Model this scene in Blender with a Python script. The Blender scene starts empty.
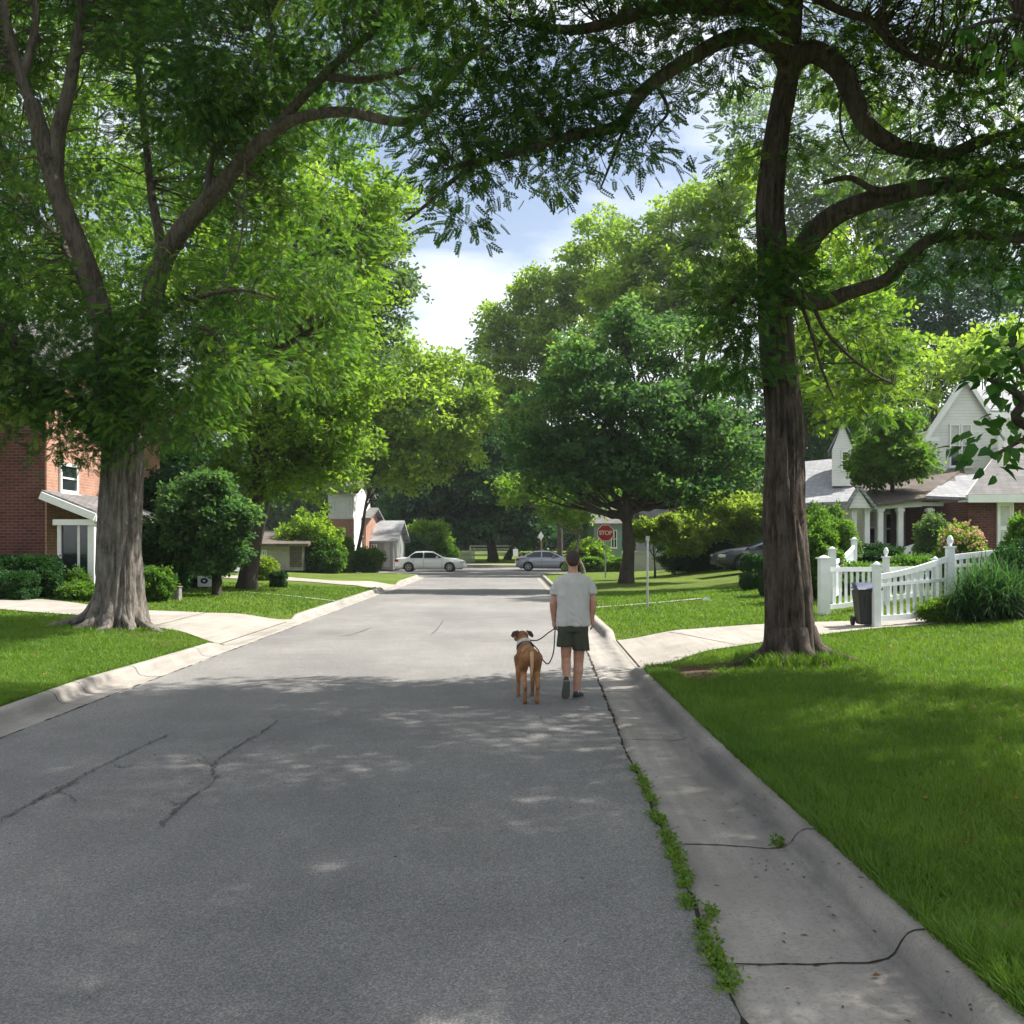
import bpy, bmesh, math, random
import numpy as np
from mathutils import Vector, Matrix, noise

random.seed(7); RNG = np.random.default_rng(7)
SC = bpy.context.scene
COL = SC.collection
F, HC, CX, CY = 1000.0, 1.82, 512.0, 546.0      # focal length in px, eye height, horizon

def P(px, py, Y):
    return np.array([(px-CX)/F*Y, Y, HC-(py-CY)/F*Y])

def sstep(a, b, t):
    t = np.clip((np.asarray(t, float)-a)/(b-a), 0, 1); return t*t*(3-2*t)

# ------------------------------------------------------------------ terrain
def xr0(Y): return np.interp(Y, [-20, 4, 8, 14, 20, 28, 45, 62], [1.9, 1.84, 1.80, 1.82, 1.98, 2.02, 1.85, 1.85])
def xl0(Y): return np.interp(Y, [-20, 10, 12.5, 15, 18, 25, 45, 57], [-5.25, -5.3, -5.42, -5.32, -5.22, -5.33, -5.4, -5.5])
def xr(Y):                                   # back of the right kerb
    Y = np.asarray(Y, float)
    t = np.clip(Y-59, 0, 4); return xr0(Y)+np.where(Y > 59, 4-np.sqrt(np.maximum(16-t*t, 0)), 0)
def xl(Y):                                   # back of the left kerb
    Y = np.asarray(Y, float)
    t = np.clip(Y-57, 0, 6); return xl0(Y)-np.where(Y > 57, 6-np.sqrt(np.maximum(36-t*t, 0)), 0)
YR_END, YL_END = 63.0, 63.0
def drop_r(Y): return sstep(13.7, 14.6, Y)*(1-sstep(19.0, 19.9, Y))
def drop_l(Y): return np.maximum(sstep(17.2, 18.1, Y)*(1-sstep(23.8, 24.7, Y)), sstep(40.4, 41.3, Y)*(1-sstep(46.5, 47.5, Y)))
def gz(x, Y):
    x = np.asarray(x, float); Y = np.asarray(Y, float)
    n = 0.035*np.sin(x*0.9+1.3*np.sin(Y*0.35))*np.sin(Y*0.55+0.7)
    dr = np.maximum(x-xr(Y), 0); dl = np.maximum(xl(Y)-x, 0)
    fr = 1-sstep(46, 64, Y)*.6
    zr = .15+(.048*np.minimum(dr, 5)+.1*np.clip(dr-5, 0, 11))*fr + n*np.clip(dr/2, 0, 1)
    zr = zr-drop_r(Y)*(.145)*(1-sstep(0.0, 1.3, dr))
    fl = 1-sstep(46, 66, Y)*0.7
    zl = .15+.035*np.minimum(dl, 25)*fl + n*np.clip(dl/2, 0, 1)
    zl = zl-drop_l(Y)*(.145)*(1-sstep(0.0, 1.3, dl))
    z = np.where(x > 0, zr, zl)
    zf = .15+.012*np.maximum(Y-84, 0)
    return np.where(Y > 83.9, zf, z)
def G(px, py):                               # pixel on the ground -> point
    for Y in np.arange(3.0, 140, 0.02):
        p = P(px, py, Y)
        inside = (xl(Y) < p[0] < xr(Y)) or (YL_END < Y < 84 and p[0] < 0) or (YR_END < Y < 84 and p[0] >= 0)
        z = 0.01 if inside else float(gz(p[0], Y))
        if p[2] <= z: return np.array([p[0], Y, z])
    return P(px, py, 140)

# ------------------------------------------------------------------ objects
ORG = {}
def tag(o, label=None, cat=None, group=None, kind=None):
    if label: o['label'] = label
    if cat: o['category'] = cat
    if group: o['group'] = group
    if kind: o['kind'] = kind
    return o
def thing(name, label, cat, loc, group=None):
    o = bpy.data.objects.new(name, None); COL.objects.link(o)
    o.empty_display_size = .2
    o.location = [float(v) for v in loc]; ORG[o.name] = np.array(loc, float)
    return tag(o, label, cat, group)
def link_mesh(name, me, mat, parent=None, smooth=False):
    o = bpy.data.objects.new(name, me); COL.objects.link(o)
    if mat is not None: me.materials.append(mat)
    if parent is not None:
        o.parent = parent; ORG[o.name] = ORG[parent.name]
    else: ORG[o.name] = np.zeros(3)
    if smooth: me.polygons.foreach_set('use_smooth', np.ones(len(me.polygons), bool))
    return o
def np_mesh(name, V, Q, mat, parent=None, smooth=False, tint=None, origin=None):
    """V (n,3), Q (m,4) quads (or list of arrays of equal width)"""
    V = np.asarray(V, np.float32).reshape(-1, 3)
    off = ORG[parent.name] if parent is not None else (origin if origin is not None else np.zeros(3))
    V = V-np.asarray(off, np.float32)
    Qs = Q if isinstance(Q, list) else [Q]
    loops = np.concatenate([np.asarray(q, np.int32).ravel() for q in Qs])
    tot = np.concatenate([np.full(len(q), np.asarray(q).shape[1], np.int32) for q in Qs])
    st = np.concatenate([[0], np.cumsum(tot)[:-1]]).astype(np.int32)
    me = bpy.data.meshes.new(name)
    me.vertices.add(len(V)); me.vertices.foreach_set('co', V.ravel())
    me.loops.add(len(loops)); me.loops.foreach_set('vertex_index', loops)
    me.polygons.add(len(tot)); me.polygons.foreach_set('loop_start', st)
    if tint is not None:
        a = me.attributes.new('tint', 'FLOAT', 'POINT'); a.data.foreach_set('value', np.asarray(tint, np.float32))
    me.update(calc_edges=True)
    o = link_mesh(name, me, mat, parent, smooth)
    if parent is None and origin is not None:
        o.location = [float(v) for v in origin]; ORG[o.name] = np.asarray(origin, float)
    return o
def copy_tree(o, loc, rz=0, s=1.0, label=None, parent=None):
    c = o.copy(); COL.objects.link(c)
    if parent is None:
        c.location = [float(v) for v in loc]; c.rotation_euler = (0, 0, rz); c.scale = (s, s, s)
        if label: c['label'] = label
    else: c.parent = parent
    for ch in list(o.children): copy_tree(ch, None, parent=c)
    return c

class MB:
    """collects shapes, builds ONE mesh object"""
    def __init__(s): s.v = []; s.f = []
    def add(s, vs, fs):
        b = len(s.v); s.v += [tuple(map(float, v)) for v in vs]; s.f += [tuple(b+i for i in f) for f in fs]; return s
    def box(s, x0, x1, y0, y1, z0, z1):
        return s.add([(x0,y0,z0),(x1,y0,z0),(x1,y1,z0),(x0,y1,z0),(x0,y0,z1),(x1,y0,z1),(x1,y1,z1),(x0,y1,z1)],
                     [(0,3,2,1),(4,5,6,7),(0,1,5,4),(1,2,6,5),(2,3,7,6),(3,0,4,7)])
    def obox(s, p0, p1, w, h, up=(0,0,1)):
        """bar from p0 to p1, w across, h in the up direction"""
        p0 = np.array(p0, float); p1 = np.array(p1, float); d = p1-p0; d /= np.linalg.norm(d)
        up = np.array(up, float); sd = np.cross(d, up); sd /= np.linalg.norm(sd); u = np.cross(sd, d)
        vs = []
        for p in (p0, p1):
            for a, b in ((-1,-1),(1,-1),(1,1),(-1,1)): vs.append(p+sd*a*w/2+u*b*h/2)
        return s.add(vs, [(0,1,2,3),(7,6,5,4),(0,4,5,1),(1,5,6,2),(2,6,7,3),(3,7,4,0)])
    def slab(s, pts, t):
        """polygon pts (3d) thickened by vector t"""
        n = len(pts); pts = [np.array(p, float) for p in pts]; t = np.array(t, float)
        vs = pts+[p+t for p in pts]
        fs = [tuple(range(n)), tuple(range(2*n-1, n-1, -1))]+[(i, i+n, (i+1) % n+n, (i+1) % n) for i in range(n)]
        return s.add(vs, fs)
    def cyl(s, p0, p1, r0, r1=None, n=12, cap=True):
        r1 = r0 if r1 is None else r1
        p0 = np.array(p0, float); p1 = np.array(p1, float); d = p1-p0; d /= np.linalg.norm(d)
        a = np.array([1,0,0]) if abs(d[0]) < .8 else np.array([0,1,0])
        u = np.cross(d, a); u /= np.linalg.norm(u); w = np.cross(d, u)
        vs = []
        for p, r in ((p0, r0), (p1, r1)):
            for k in range(n):
                t = 2*math.pi*k/n; vs.append(p+r*(u*math.cos(t)+w*math.sin(t)))
        fs = [(k, (k+1) % n, n+(k+1) % n, n+k) for k in range(n)]
        if cap: fs += [tuple(range(n-1, -1, -1)), tuple(range(n, 2*n))]
        return s.add(vs, fs)
    def lathe(s, c, axis, prof, n=24):
        """prof list of (r, h) along axis"""
        c = np.array(c, float); d = np.array(axis, float); d /= np.linalg.norm(d)
        a = np.array([0,0,1]) if abs(d[2]) < .8 else np.array([1,0,0])
        u = np.cross(d, a); u /= np.linalg.norm(u); w = np.cross(d, u); vs = []
        for r, h in prof:
            for k in range(n):
                t = 2*math.pi*k/n; vs.append(c+d*h+r*(u*math.cos(t)+w*math.sin(t)))
        fs = []
        for i in range(len(prof)-1):
            for k in range(n): fs.append((i*n+k, i*n+(k+1) % n, (i+1)*n+(k+1) % n, (i+1)*n+k))
        fs += [tuple(range(n-1, -1, -1)), tuple(range((len(prof)-1)*n, len(prof)*n))]
        return s.add(vs, fs)
    def build(s, name, mat, parent=None, smooth=False, bevel=0, origin=None):
        off = ORG[parent.name] if parent is not None else (np.array(origin) if origin is not None else np.zeros(3))
        me = bpy.data.meshes.new(name)
        me.from_pydata([tuple(np.array(v)-off) for v in s.v], [], s.f); me.update()
        bm = bmesh.new(); bm.from_mesh(me); bmesh.ops.recalc_face_normals(bm, faces=bm.faces)
        if bevel: bmesh.ops.bevel(bm, geom=[e for e in bm.edges if e.calc_face_angle(0) > .5], offset=bevel, segments=2, affect='EDGES', clamp_overlap=True)
        bm.to_mesh(me); bm.free()
        o = link_mesh(name, me, mat, parent, smooth)
        if parent is None and origin is not None:
            o.location = [float(v) for v in origin]; ORG[o.name] = np.array(origin, float)
        return o

# ------------------------------------------------------------------ materials
def newmat(name):
    m = bpy.data.materials.new(name); m.use_nodes = True; m.node_tree.nodes.clear()
    return m, m.node_tree.nodes, m.node_tree.links
class NT_:
    def __init__(s, name):
        s.m, s.n, s.l = newmat(name); s.out = s.n.new('ShaderNodeOutputMaterial')
    def node(s, t, **k):
        x = s.n.new(t)
        for a, b in k.items():
            if a.startswith('i_'):
                key = a[2:].replace('_', ' ')
                s.put(x.inputs[key], b)
            elif a[0] == 'n' and a[1:].isdigit(): s.put(x.inputs[int(a[1:])], b)
            else: setattr(x, a, b)
        return x
    def put(s, sock, v):
        if isinstance(v, bpy.types.NodeSocket): s.l.new(v, sock)
        elif isinstance(v, (tuple, list)) and len(v) == 3 and sock.type == 'RGBA': sock.default_value = (*v, 1)
        else: sock.default_value = v
    def coord(s, scale=(1,1,1), gen='Object'):
        c = s.node('ShaderNodeTexCoord'); mp = s.node('ShaderNodeMapping'); s.l.new(c.outputs[gen], mp.inputs[0])
        mp.inputs['Scale'].default_value = scale; return mp.outputs[0]
    def noise(s, vec, scale, detail=4, rough=.55, dist=0):
        x = s.node('ShaderNodeTexNoise'); s.l.new(vec, x.inputs['Vector'])
        x.inputs['Scale'].default_value = scale; x.inputs['Detail'].default_value = detail
        x.inputs['Roughness'].default_value = rough; x.inputs['Distortion'].default_value = dist
        return x.outputs['Fac']
    def ramp(s, fac, stops):
        x = s.node('ShaderNodeValToRGB'); s.l.new(fac, x.inputs[0]); e = x.color_ramp.elements
        while len(e) < len(stops): e.new(.5)
        for q, (p, c) in zip(e, stops):
            q.position = p; q.color = (*c, 1) if len(c) == 3 else c
        return x.outputs[0]
    def fr(s, fac, a, b):      # grey ramp a..b to 0..1
        x = s.node('ShaderNodeMapRange'); s.l.new(fac, x.inputs[0]); x.inputs[1].default_value = a; x.inputs[2].default_value = b; return x.outputs[0]
    def mix(s, fac, a, b, mode='MIX'):
        x = s.node('ShaderNodeMix', data_type='RGBA', blend_type=mode)
        s.put(x.inputs[0], fac); s.put(x.inputs[6], a); s.put(x.inputs[7], b); return x.outputs[2]
    def math(s, op, a, b=0.0):
        x = s.node('ShaderNodeMath', operation=op); s.put(x.inputs[0], a); s.put(x.inputs[1], b); return x.outputs[0]
    def bump(s, h, strength=.5, dist=.02, nrm=None):
        x = s.node('ShaderNodeBump'); s.l.new(h, x.inputs['Height']); x.inputs['Strength'].default_value = strength
        x.inputs['Distance'].default_value = dist
        if nrm is not None: s.l.new(nrm, x.inputs['Normal'])
        return x.outputs[0]
    def principled(s, col, rough=.7, bump=None, spec=.5, metal=0, **k):
        x = s.node('ShaderNodeBsdfPrincipled'); s.put(x.inputs['Base Color'], col); s.put(x.inputs['Roughness'], rough)
        x.inputs['Specular IOR Level'].default_value = spec; x.inputs['Metallic'].default_value = metal
        for a, b in k.items(): s.put(x.inputs[a.replace('_', ' ')], b)
        if bump is not None: s.l.new(bump, x.inputs['Normal'])
        s.l.new(x.outputs[0], s.out.inputs[0]); return x

M = {}
def plain(key, col, rough=.6, metal=0, spec=.5, var=.12, scale=6, bump=.1):
    t = NT_(key); v = t.coord(); n = t.noise(v, scale, 5)
    c = t.mix(t.fr(n, .3, .7), tuple(x*(1-var) for x in col), tuple(min(1, x*(1+var)) for x in col))
    t.principled(c, rough, t.bump(n, bump, .01), spec, metal); M[key] = t.m; return t.m

def leafmat(key, dark, mid, lite, trans=.5, tcol=(1.0,1.0,.45), rough=.62, tgain=2.6):
    t = NT_(key); a = t.node('ShaderNodeAttribute', attribute_name='tint')
    c = t.ramp(a.outputs['Fac'], [(0, dark), (.5, mid), (1, lite)])
    p = t.node('ShaderNodeBsdfPrincipled'); t.l.new(c, p.inputs['Base Color'])
    p.inputs['Roughness'].default_value = rough; p.inputs['Specular IOR Level'].default_value = .22
    tc = t.mix(1.0, c, tuple(x*tgain for x in tcol), 'MULTIPLY')
    tr = t.node('ShaderNodeBsdfTranslucent'); t.l.new(tc, tr.inputs[0])
    mx = t.node('ShaderNodeMixShader'); mx.inputs[0].default_value = trans
    t.l.new(p.outputs[0], mx.inputs[1]); t.l.new(tr.outputs[0], mx.inputs[2]); t.l.new(mx.outputs[0], t.out.inputs[0])
    M[key] = t.m; return t.m
# ------------------------------------------------------------------ material library
leafmat('leaf_locust', (.022,.062,.017), (.050,.114,.022), (.112,.190,.030), trans=.44)
leafmat('leaf_locust_r', (.020,.052,.018), (.046,.100,.024), (.115,.180,.034), trans=.42)
leafmat('leaf_bright', (.058,.116,.020), (.108,.186,.027), (.180,.262,.038), trans=.47)
leafmat('leaf_mid', (.032,.082,.018), (.062,.132,.022), (.105,.185,.028), trans=.44)
leafmat('leaf_teal', (.014,.046,.022), (.030,.080,.032), (.060,.118,.042), trans=.34, tcol=(.85,1,.5))
leafmat('leaf_pale', (.095,.160,.032), (.160,.240,.042), (.225,.310,.055), trans=.48)
leafmat('leaf_sea', (.026,.068,.026), (.052,.110,.038), (.100,.165,.052), trans=.42, tcol=(.9,1,.5))
leafmat('leaf_yellow', (.095,.15,.028), (.15,.215,.040), (.215,.275,.06), trans=.42)
leafmat('leaf_broad', (.018,.060,.012), (.035,.105,.016), (.09,.19,.025), trans=.40)
leafmat('leaf_hedge', (.012,.045,.014), (.022,.070,.018), (.040,.105,.022), trans=.2)
leafmat('leaf_grey', (.045,.090,.040), (.075,.130,.055), (.12,.18,.08), trans=.36)
leafmat('grass_blade', (.068,.138,.021), (.105,.190,.027), (.162,.246,.040), trans=.35, tcol=(1,1,.4), tgain=2.0, rough=.5)
leafmat('petal', (.5,.34,.2), (.62,.42,.28), (.7,.55,.4), trans=.3, tcol=(1,.9,.8), tgain=1)
leafmat('dead_leaf', (.09,.055,.032), (.14,.06,.02), (.35,.14,.04), trans=.2, tcol=(1,.8,.5), tgain=1.2)

def barkmat(key, c1, c2, c3):
    t = NT_(key); v = t.coord((1,1,.24)); 
    n = t.noise(v, 16, 8, .65, .6); n2 = t.noise(t.coord((1,1,.5)), 3.2, 4); n3 = t.noise(t.coord((1,1,.06)), 34, 6, .7, .3)
    n4 = t.noise(t.coord((1,1,.55)), 42, 6, .7, .8)
    h = t.math('ADD', t.math('ADD', t.math('MULTIPLY', n, .65), t.math('MULTIPLY', n3, .3)), t.math('MULTIPLY', n4, .25))
    c = t.ramp(h, [(.44, c1), (.56, c2), (.74, c3)])
    c = t.mix(t.math('MULTIPLY', t.fr(n2, .45, .75), .5), c, tuple(x*1.35 for x in c3))
    t.principled(c, .9, t.bump(h, 1.0, .06), .2); M[key] = t.m
barkmat('bark_grey', (.030,.025,.022), (.115,.100,.088), (.25,.225,.20))
barkmat('bark_brown', (.012,.009,.008), (.055,.042,.035), (.125,.10,.085))
barkmat('bark_limb', (.018,.013,.011), (.070,.054,.045), (.15,.125,.105))
barkmat('bark_dark', (.02,.017,.014), (.05,.042,.035), (.09,.075,.06))

def asphalt():
    t = NT_('asphalt'); v = t.coord()
    big = t.noise(v, .22, 5, .6); mid = t.noise(v, 1.7, 6, .6); st = t.noise(t.coord((.9,.12,1)), 1.0, 5, .6)
    fine = t.noise(v, 95, 3, .7)
    vo = t.node('ShaderNodeTexVoronoi'); t.l.new(v, vo.inputs['Vector']); vo.inputs['Scale'].default_value = 125
    c = t.ramp(big, [(.34, (.138,.134,.133)), (.5, (.178,.173,.168)), (.66, (.230,.222,.213))])
    c = t.mix(t.math('MULTIPLY', t.fr(mid, .45, .8), .6), c, (.245,.238,.230)); oil = t.noise(v, .9, 3, .5); c = t.mix(t.math('MULTIPLY', t.fr(oil, .66, .78), .45), c, (.07,.07,.072)); c = t.mix(t.math('MULTIPLY', t.fr(st, .45, .7), .35), c, (.12,.12,.124))
    sp = t.ramp(vo.outputs['Color'], [(.0, (.35,.35,.35)), (.6, (.95,.95,.95)), (1, (1.9,1.85,1.8))])
    c = t.mix(.75, c, sp, 'MULTIPLY')
    c = t.mix(t.math('MULTIPLY', t.fr(fine, .5, .75), .5), c, (.33,.32,.31))
    h = t.math('ADD', vo.outputs['Distance'], t.math('MULTIPLY', fine, .6))
    t.principled(c, .82, t.bump(h, .55, .006), .3); M['asphalt'] = t.m
asphalt()
def concrete(key, a, b, dirt=(.16,.14,.12), bump=.3):
    t = NT_(key); v = t.coord(); n = t.noise(v, 1.4, 7, .62); f = t.noise(v, 60, 4, .7); m = t.noise(t.coord((1,.25,1)), 3, 5, .6)
    c = t.mix(t.fr(n, .3, .7), a, b); c = t.mix(t.math('MULTIPLY', t.fr(m, .52, .8), .45), c, dirt)
    c = t.mix(t.math('MULTIPLY', t.fr(f, .5, .68), .55), c, tuple(x*.45 for x in a))
    sk = t.noise(t.coord((5,.35,5)), 1.6, 5, .6); c = t.mix(t.math('MULTIPLY', t.fr(sk, .45, .72), .5), c, tuple(x*.6 for x in a))
    st = t.noise(v, .55, 4, .5); c = t.mix(t.math('MULTIPLY', t.fr(st, .45, .7), .4), c, tuple(x*.62 for x in a))
    c = t.mix(t.math('MULTIPLY', t.fr(f, .3, .42), -.3), c, (.6,.58,.55))
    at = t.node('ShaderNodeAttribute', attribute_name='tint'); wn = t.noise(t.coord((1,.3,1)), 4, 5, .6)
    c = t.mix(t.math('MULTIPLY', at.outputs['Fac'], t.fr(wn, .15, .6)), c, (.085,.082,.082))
    t.principled(c, .85, t.bump(t.math('ADD', f, n), bump, .006), .3); M[key] = t.m
concrete('concrete', (.285,.262,.235), (.42,.39,.355), bump=.6)
concrete('concrete_pale', (.30,.275,.245), (.38,.35,.315), (.21,.185,.155), bump=.5)
concrete('stucco', (.40,.38,.34), (.46,.44,.40))
plain('joint', (.035,.030,.025), .95, var=.3, spec=.1)
plain('crack', (.095,.092,.090), .95, var=.3, spec=.1)

def lawn(key, c1, c2, c3, soil=None):
    t = NT_(key); v = t.coord(); n = t.noise(v, .35, 6, .6); m = t.noise(v, 3.5, 6, .65); f = t.noise(t.coord((1,.35,1)), 45, 4, .75)
    c = t.ramp(n, [(.3, c1), (.5, c2), (.72, c3)]); c = t.mix(t.math('MULTIPLY', t.fr(m, .45, .75), .5), c, c1)
    c = t.mix(t.math('MULTIPLY', t.fr(f, .45, .7), .55), c, tuple(x*.35 for x in c1))
    t.principled(c, .85, t.bump(t.math('ADD', f, t.math('MULTIPLY', m, .6)), .9, .05), .15); M[key] = t.m
lawn('lawn', (.080,.125,.016), (.110,.165,.022), (.155,.205,.032))
lawn('ground', (.04,.08,.016), (.06,.11,.02), (.08,.12,.03))
plain('soil', (.085,.055,.036), .95, var=.35, scale=18, bump=.5, spec=.1)

def brick(key, a, b, mortar, sx=1.0):
    t = NT_(key); c = t.node('ShaderNodeTexCoord'); g = t.node('ShaderNodeNewGeometry')
    sp = t.node('ShaderNodeSeparateXYZ'); t.l.new(c.outputs['Object'], sp.inputs[0])
    u = t.math('ADD', sp.outputs[0], sp.outputs[1]); cb = t.node('ShaderNodeCombineXYZ'); t.l.new(u, cb.inputs[0]); t.l.new(sp.outputs[2], cb.inputs[1])
    br = t.node('ShaderNodeTexBrick'); t.l.new(cb.outputs[0], br.inputs['Vector'])
    for k, val in (('Color1', a), ('Color2', b), ('Mortar', mortar)): br.inputs[k].default_value = (*val, 1)
    br.inputs['Scale'].default_value = 1.0; br.inputs['Brick Width'].default_value = .24*sx; br.inputs['Row Height'].default_value = .085*sx
    br.inputs['Mortar Size'].default_value = .010*sx; br.inputs['Bias'].default_value = -.1
    n = t.noise(c.outputs['Object'], 1.2, 6, .65); n2 = t.noise(c.outputs['Object'], 9, 3)
    col = t.mix(t.math('MULTIPLY', t.fr(n, .4, .75), .55), br.outputs[0], tuple(x*.5 for x in b)); col = t.mix(t.math('MULTIPLY', t.fr(n2, .5, .8), .35), col, tuple(x*1.4 for x in a))
    inv = t.math('SUBTRACT', 1.0, br.outputs['Fac'])
    t.principled(col, .9, t.bump(inv, .6, .012), .2); M[key] = t.m
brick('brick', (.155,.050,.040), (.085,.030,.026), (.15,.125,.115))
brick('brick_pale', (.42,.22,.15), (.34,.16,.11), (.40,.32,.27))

def siding(key, col, step=.13):
    t = NT_(key); c = t.node('ShaderNodeTexCoord'); sp = t.node('ShaderNodeSeparateXYZ'); t.l.new(c.outputs['Object'], sp.inputs[0])
    fr = t.math('FRACT', t.math('DIVIDE', sp.outputs[2], step)); n = t.noise(c.outputs['Object'], 2.5, 5)
    gap = t.math('LESS_THAN', fr, .09)
    cc = t.mix(t.fr(n, .3, .75), col, tuple(x*.84 for x in col)); cc = t.mix(t.math('MULTIPLY', gap, .55), cc, tuple(x*.4 for x in col))
    t.principled(cc, .6, t.bump(fr, .5, .02), .3); M[key] = t.m
siding('siding_white', (.80,.80,.79)); siding('siding_cream', (.52,.49,.41)); siding('siding_grey', (.26,.28,.27)); siding('siding_teal', (.18,.26,.24))
def shingle(key, a, b):
    t = NT_(key); c = t.node('ShaderNodeTexCoord'); sp = t.node('ShaderNodeSeparateXYZ'); t.l.new(c.outputs['Object'], sp.inputs[0])
    u = t.math('ADD', sp.outputs[0], t.math('MULTIPLY', sp.outputs[1], .35)); cb = t.node('ShaderNodeCombineXYZ'); t.l.new(u, cb.inputs[0])
    t.l.new(t.math('ADD', sp.outputs[2], t.math('MULTIPLY', sp.outputs[1], .25)), cb.inputs[1])
    br = t.node('ShaderNodeTexBrick'); t.l.new(cb.outputs[0], br.inputs['Vector'])
    for k, val in (('Color1', a), ('Color2', b), ('Mortar', tuple(x*.45 for x in b))): br.inputs[k].default_value = (*val, 1)
    br.inputs['Scale'].default_value = 1; br.inputs['Brick Width'].default_value = .32; br.inputs['Row Height'].default_value = .14; br.inputs['Mortar Size'].default_value = .010
    n = t.noise(c.outputs['Object'], 1.1, 6, .6); col = t.mix(t.math('MULTIPLY', t.fr(n, .4, .75), .5), br.outputs[0], tuple(x*.7 for x in b))
    t.principled(col, .9, t.bump(br.outputs['Fac'], -.4, .01), .2); M[key] = t.m
shingle('shingle', (.20,.19,.19), (.13,.125,.125)); shingle('shingle_pale', (.33,.335,.35), (.25,.255,.27)); shingle('shingle_brown', (.17,.14,.12), (.11,.095,.085))
plain('white_paint', (.78,.78,.77), .45, var=.06, scale=3)
plain('fence_white', (.79,.81,.85), .5, var=.07, scale=5)
plain('grey_paint', (.30,.31,.32), .6); plain('fence_grey', (.22,.22,.21), .8, var=.25)
plain('steel', (.42,.43,.44), .4, metal=.6, var=.15); plain('post_brown', (.16,.075,.05), .8)
plain('dark', (.012,.012,.013), .5); plain('door_wood', (.14,.055,.035), .5)
plain('curtain', (.5,.5,.48), .8)
t = NT_('glass'); t.principled((.022,.028,.034), .06, None, .8); M['glass'] = t.m
t = NT_('car_glass'); t.principled((.012,.022,.032), .05, None, .45); M['car_glass'] = t.m
def carpaint(key, col, rough=.28, metal=0.0):
    t = NT_(key); x = t.principled(col, rough, None, .5, metal); x.inputs['Coat Weight'].default_value = .6; M[key] = t.m
carpaint('car_white', (.72,.73,.74)); carpaint('car_silver', (.34,.36,.42), .3, .35); carpaint('car_navy', (.008,.013,.030), .5)
carpaint('lamp_red', (.35,.01,.012)); carpaint('lamp_clear', (.6,.62,.62), .1)
plain('rubber', (.018,.018,.019), .85, var=.2); plain('rim', (.45,.46,.47), .3, metal=.7); plain('rim_dark', (.06,.06,.06), .5)
plain('sign_red', (.42,.012,.018), .4, var=.05); plain('sign_white', (.78,.78,.76), .5, var=.03)
plain('bin_body', (.030,.028,.032), .5, var=.2); plain('bin_lid', (.035,.05,.10), .4, var=.2)
plain('stone', (.20,.19,.17), .9, var=.3)
# people and dog
def skin():
    t = NT_('skin'); v = t.coord(); n = t.noise(v, 25, 4); x = t.principled(t.mix(t.fr(n, .3, .7), (.40,.20,.13), (.50,.27,.18)), .5, t.bump(n, .15, .004), .4)
    x.inputs['Subsurface Weight'].default_value = .08; x.inputs['Subsurface Radius'].default_value = (.02,.008,.004); M['skin'] = t.m
skin()
def cloth(key, a, b, ws=120, wrinkle=.6):
    t = NT_(key); v = t.coord(); n = t.noise(t.coord((1,1,.35)), 9, 5, .5, .8); w = t.noise(v, ws, 2)
    t.principled(t.mix(t.fr(n, .3, .7), a, b), .9, t.bump(t.math('ADD', n, t.math('MULTIPLY', w, .15)), wrinkle, .03), .1); M[key] = t.m
cloth('shirt', (.47,.465,.44), (.55,.545,.52), wrinkle=1.0); cloth('shorts', (.050,.055,.040), (.075,.080,.060)); cloth('sock', (.5,.5,.5), (.6,.6,.6))
plain('shoe', (.035,.037,.042), .7); plain('shoe_sole', (.16,.16,.15), .7); plain('hair', (.045,.028,.02), .75, var=.4, scale=60, bump=.6)
def fur():
    t = NT_('dog_fur'); v = t.coord(); n = t.noise(t.coord((1,1,.4)), 60, 4, .6); big = t.noise(v, 7, 3)
    c = t.mix(t.fr(big, .35, .7), (.20,.092,.040), (.42,.215,.10)); c = t.mix(t.math('MULTIPLY', t.fr(n, .5, .8), .4), c, (.12,.05,.02))
    t.principled(c, .8, t.bump(n, .4, .008), .2); M['dog_fur'] = t.m
fur(); plain('dog_white', (.55,.50,.44), .85, scale=30); plain('dog_dark', (.05,.028,.018), .85); plain('dog_tan', (.48,.29,.15), .85, scale=30)
plain('nylon', (.03,.03,.035), .6); plain('collar', (.03,.045,.08), .5); plain('eye_white', (.7,.7,.68), .2, var=0); plain('iris', (.03,.02,.015), .2, var=0)
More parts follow.
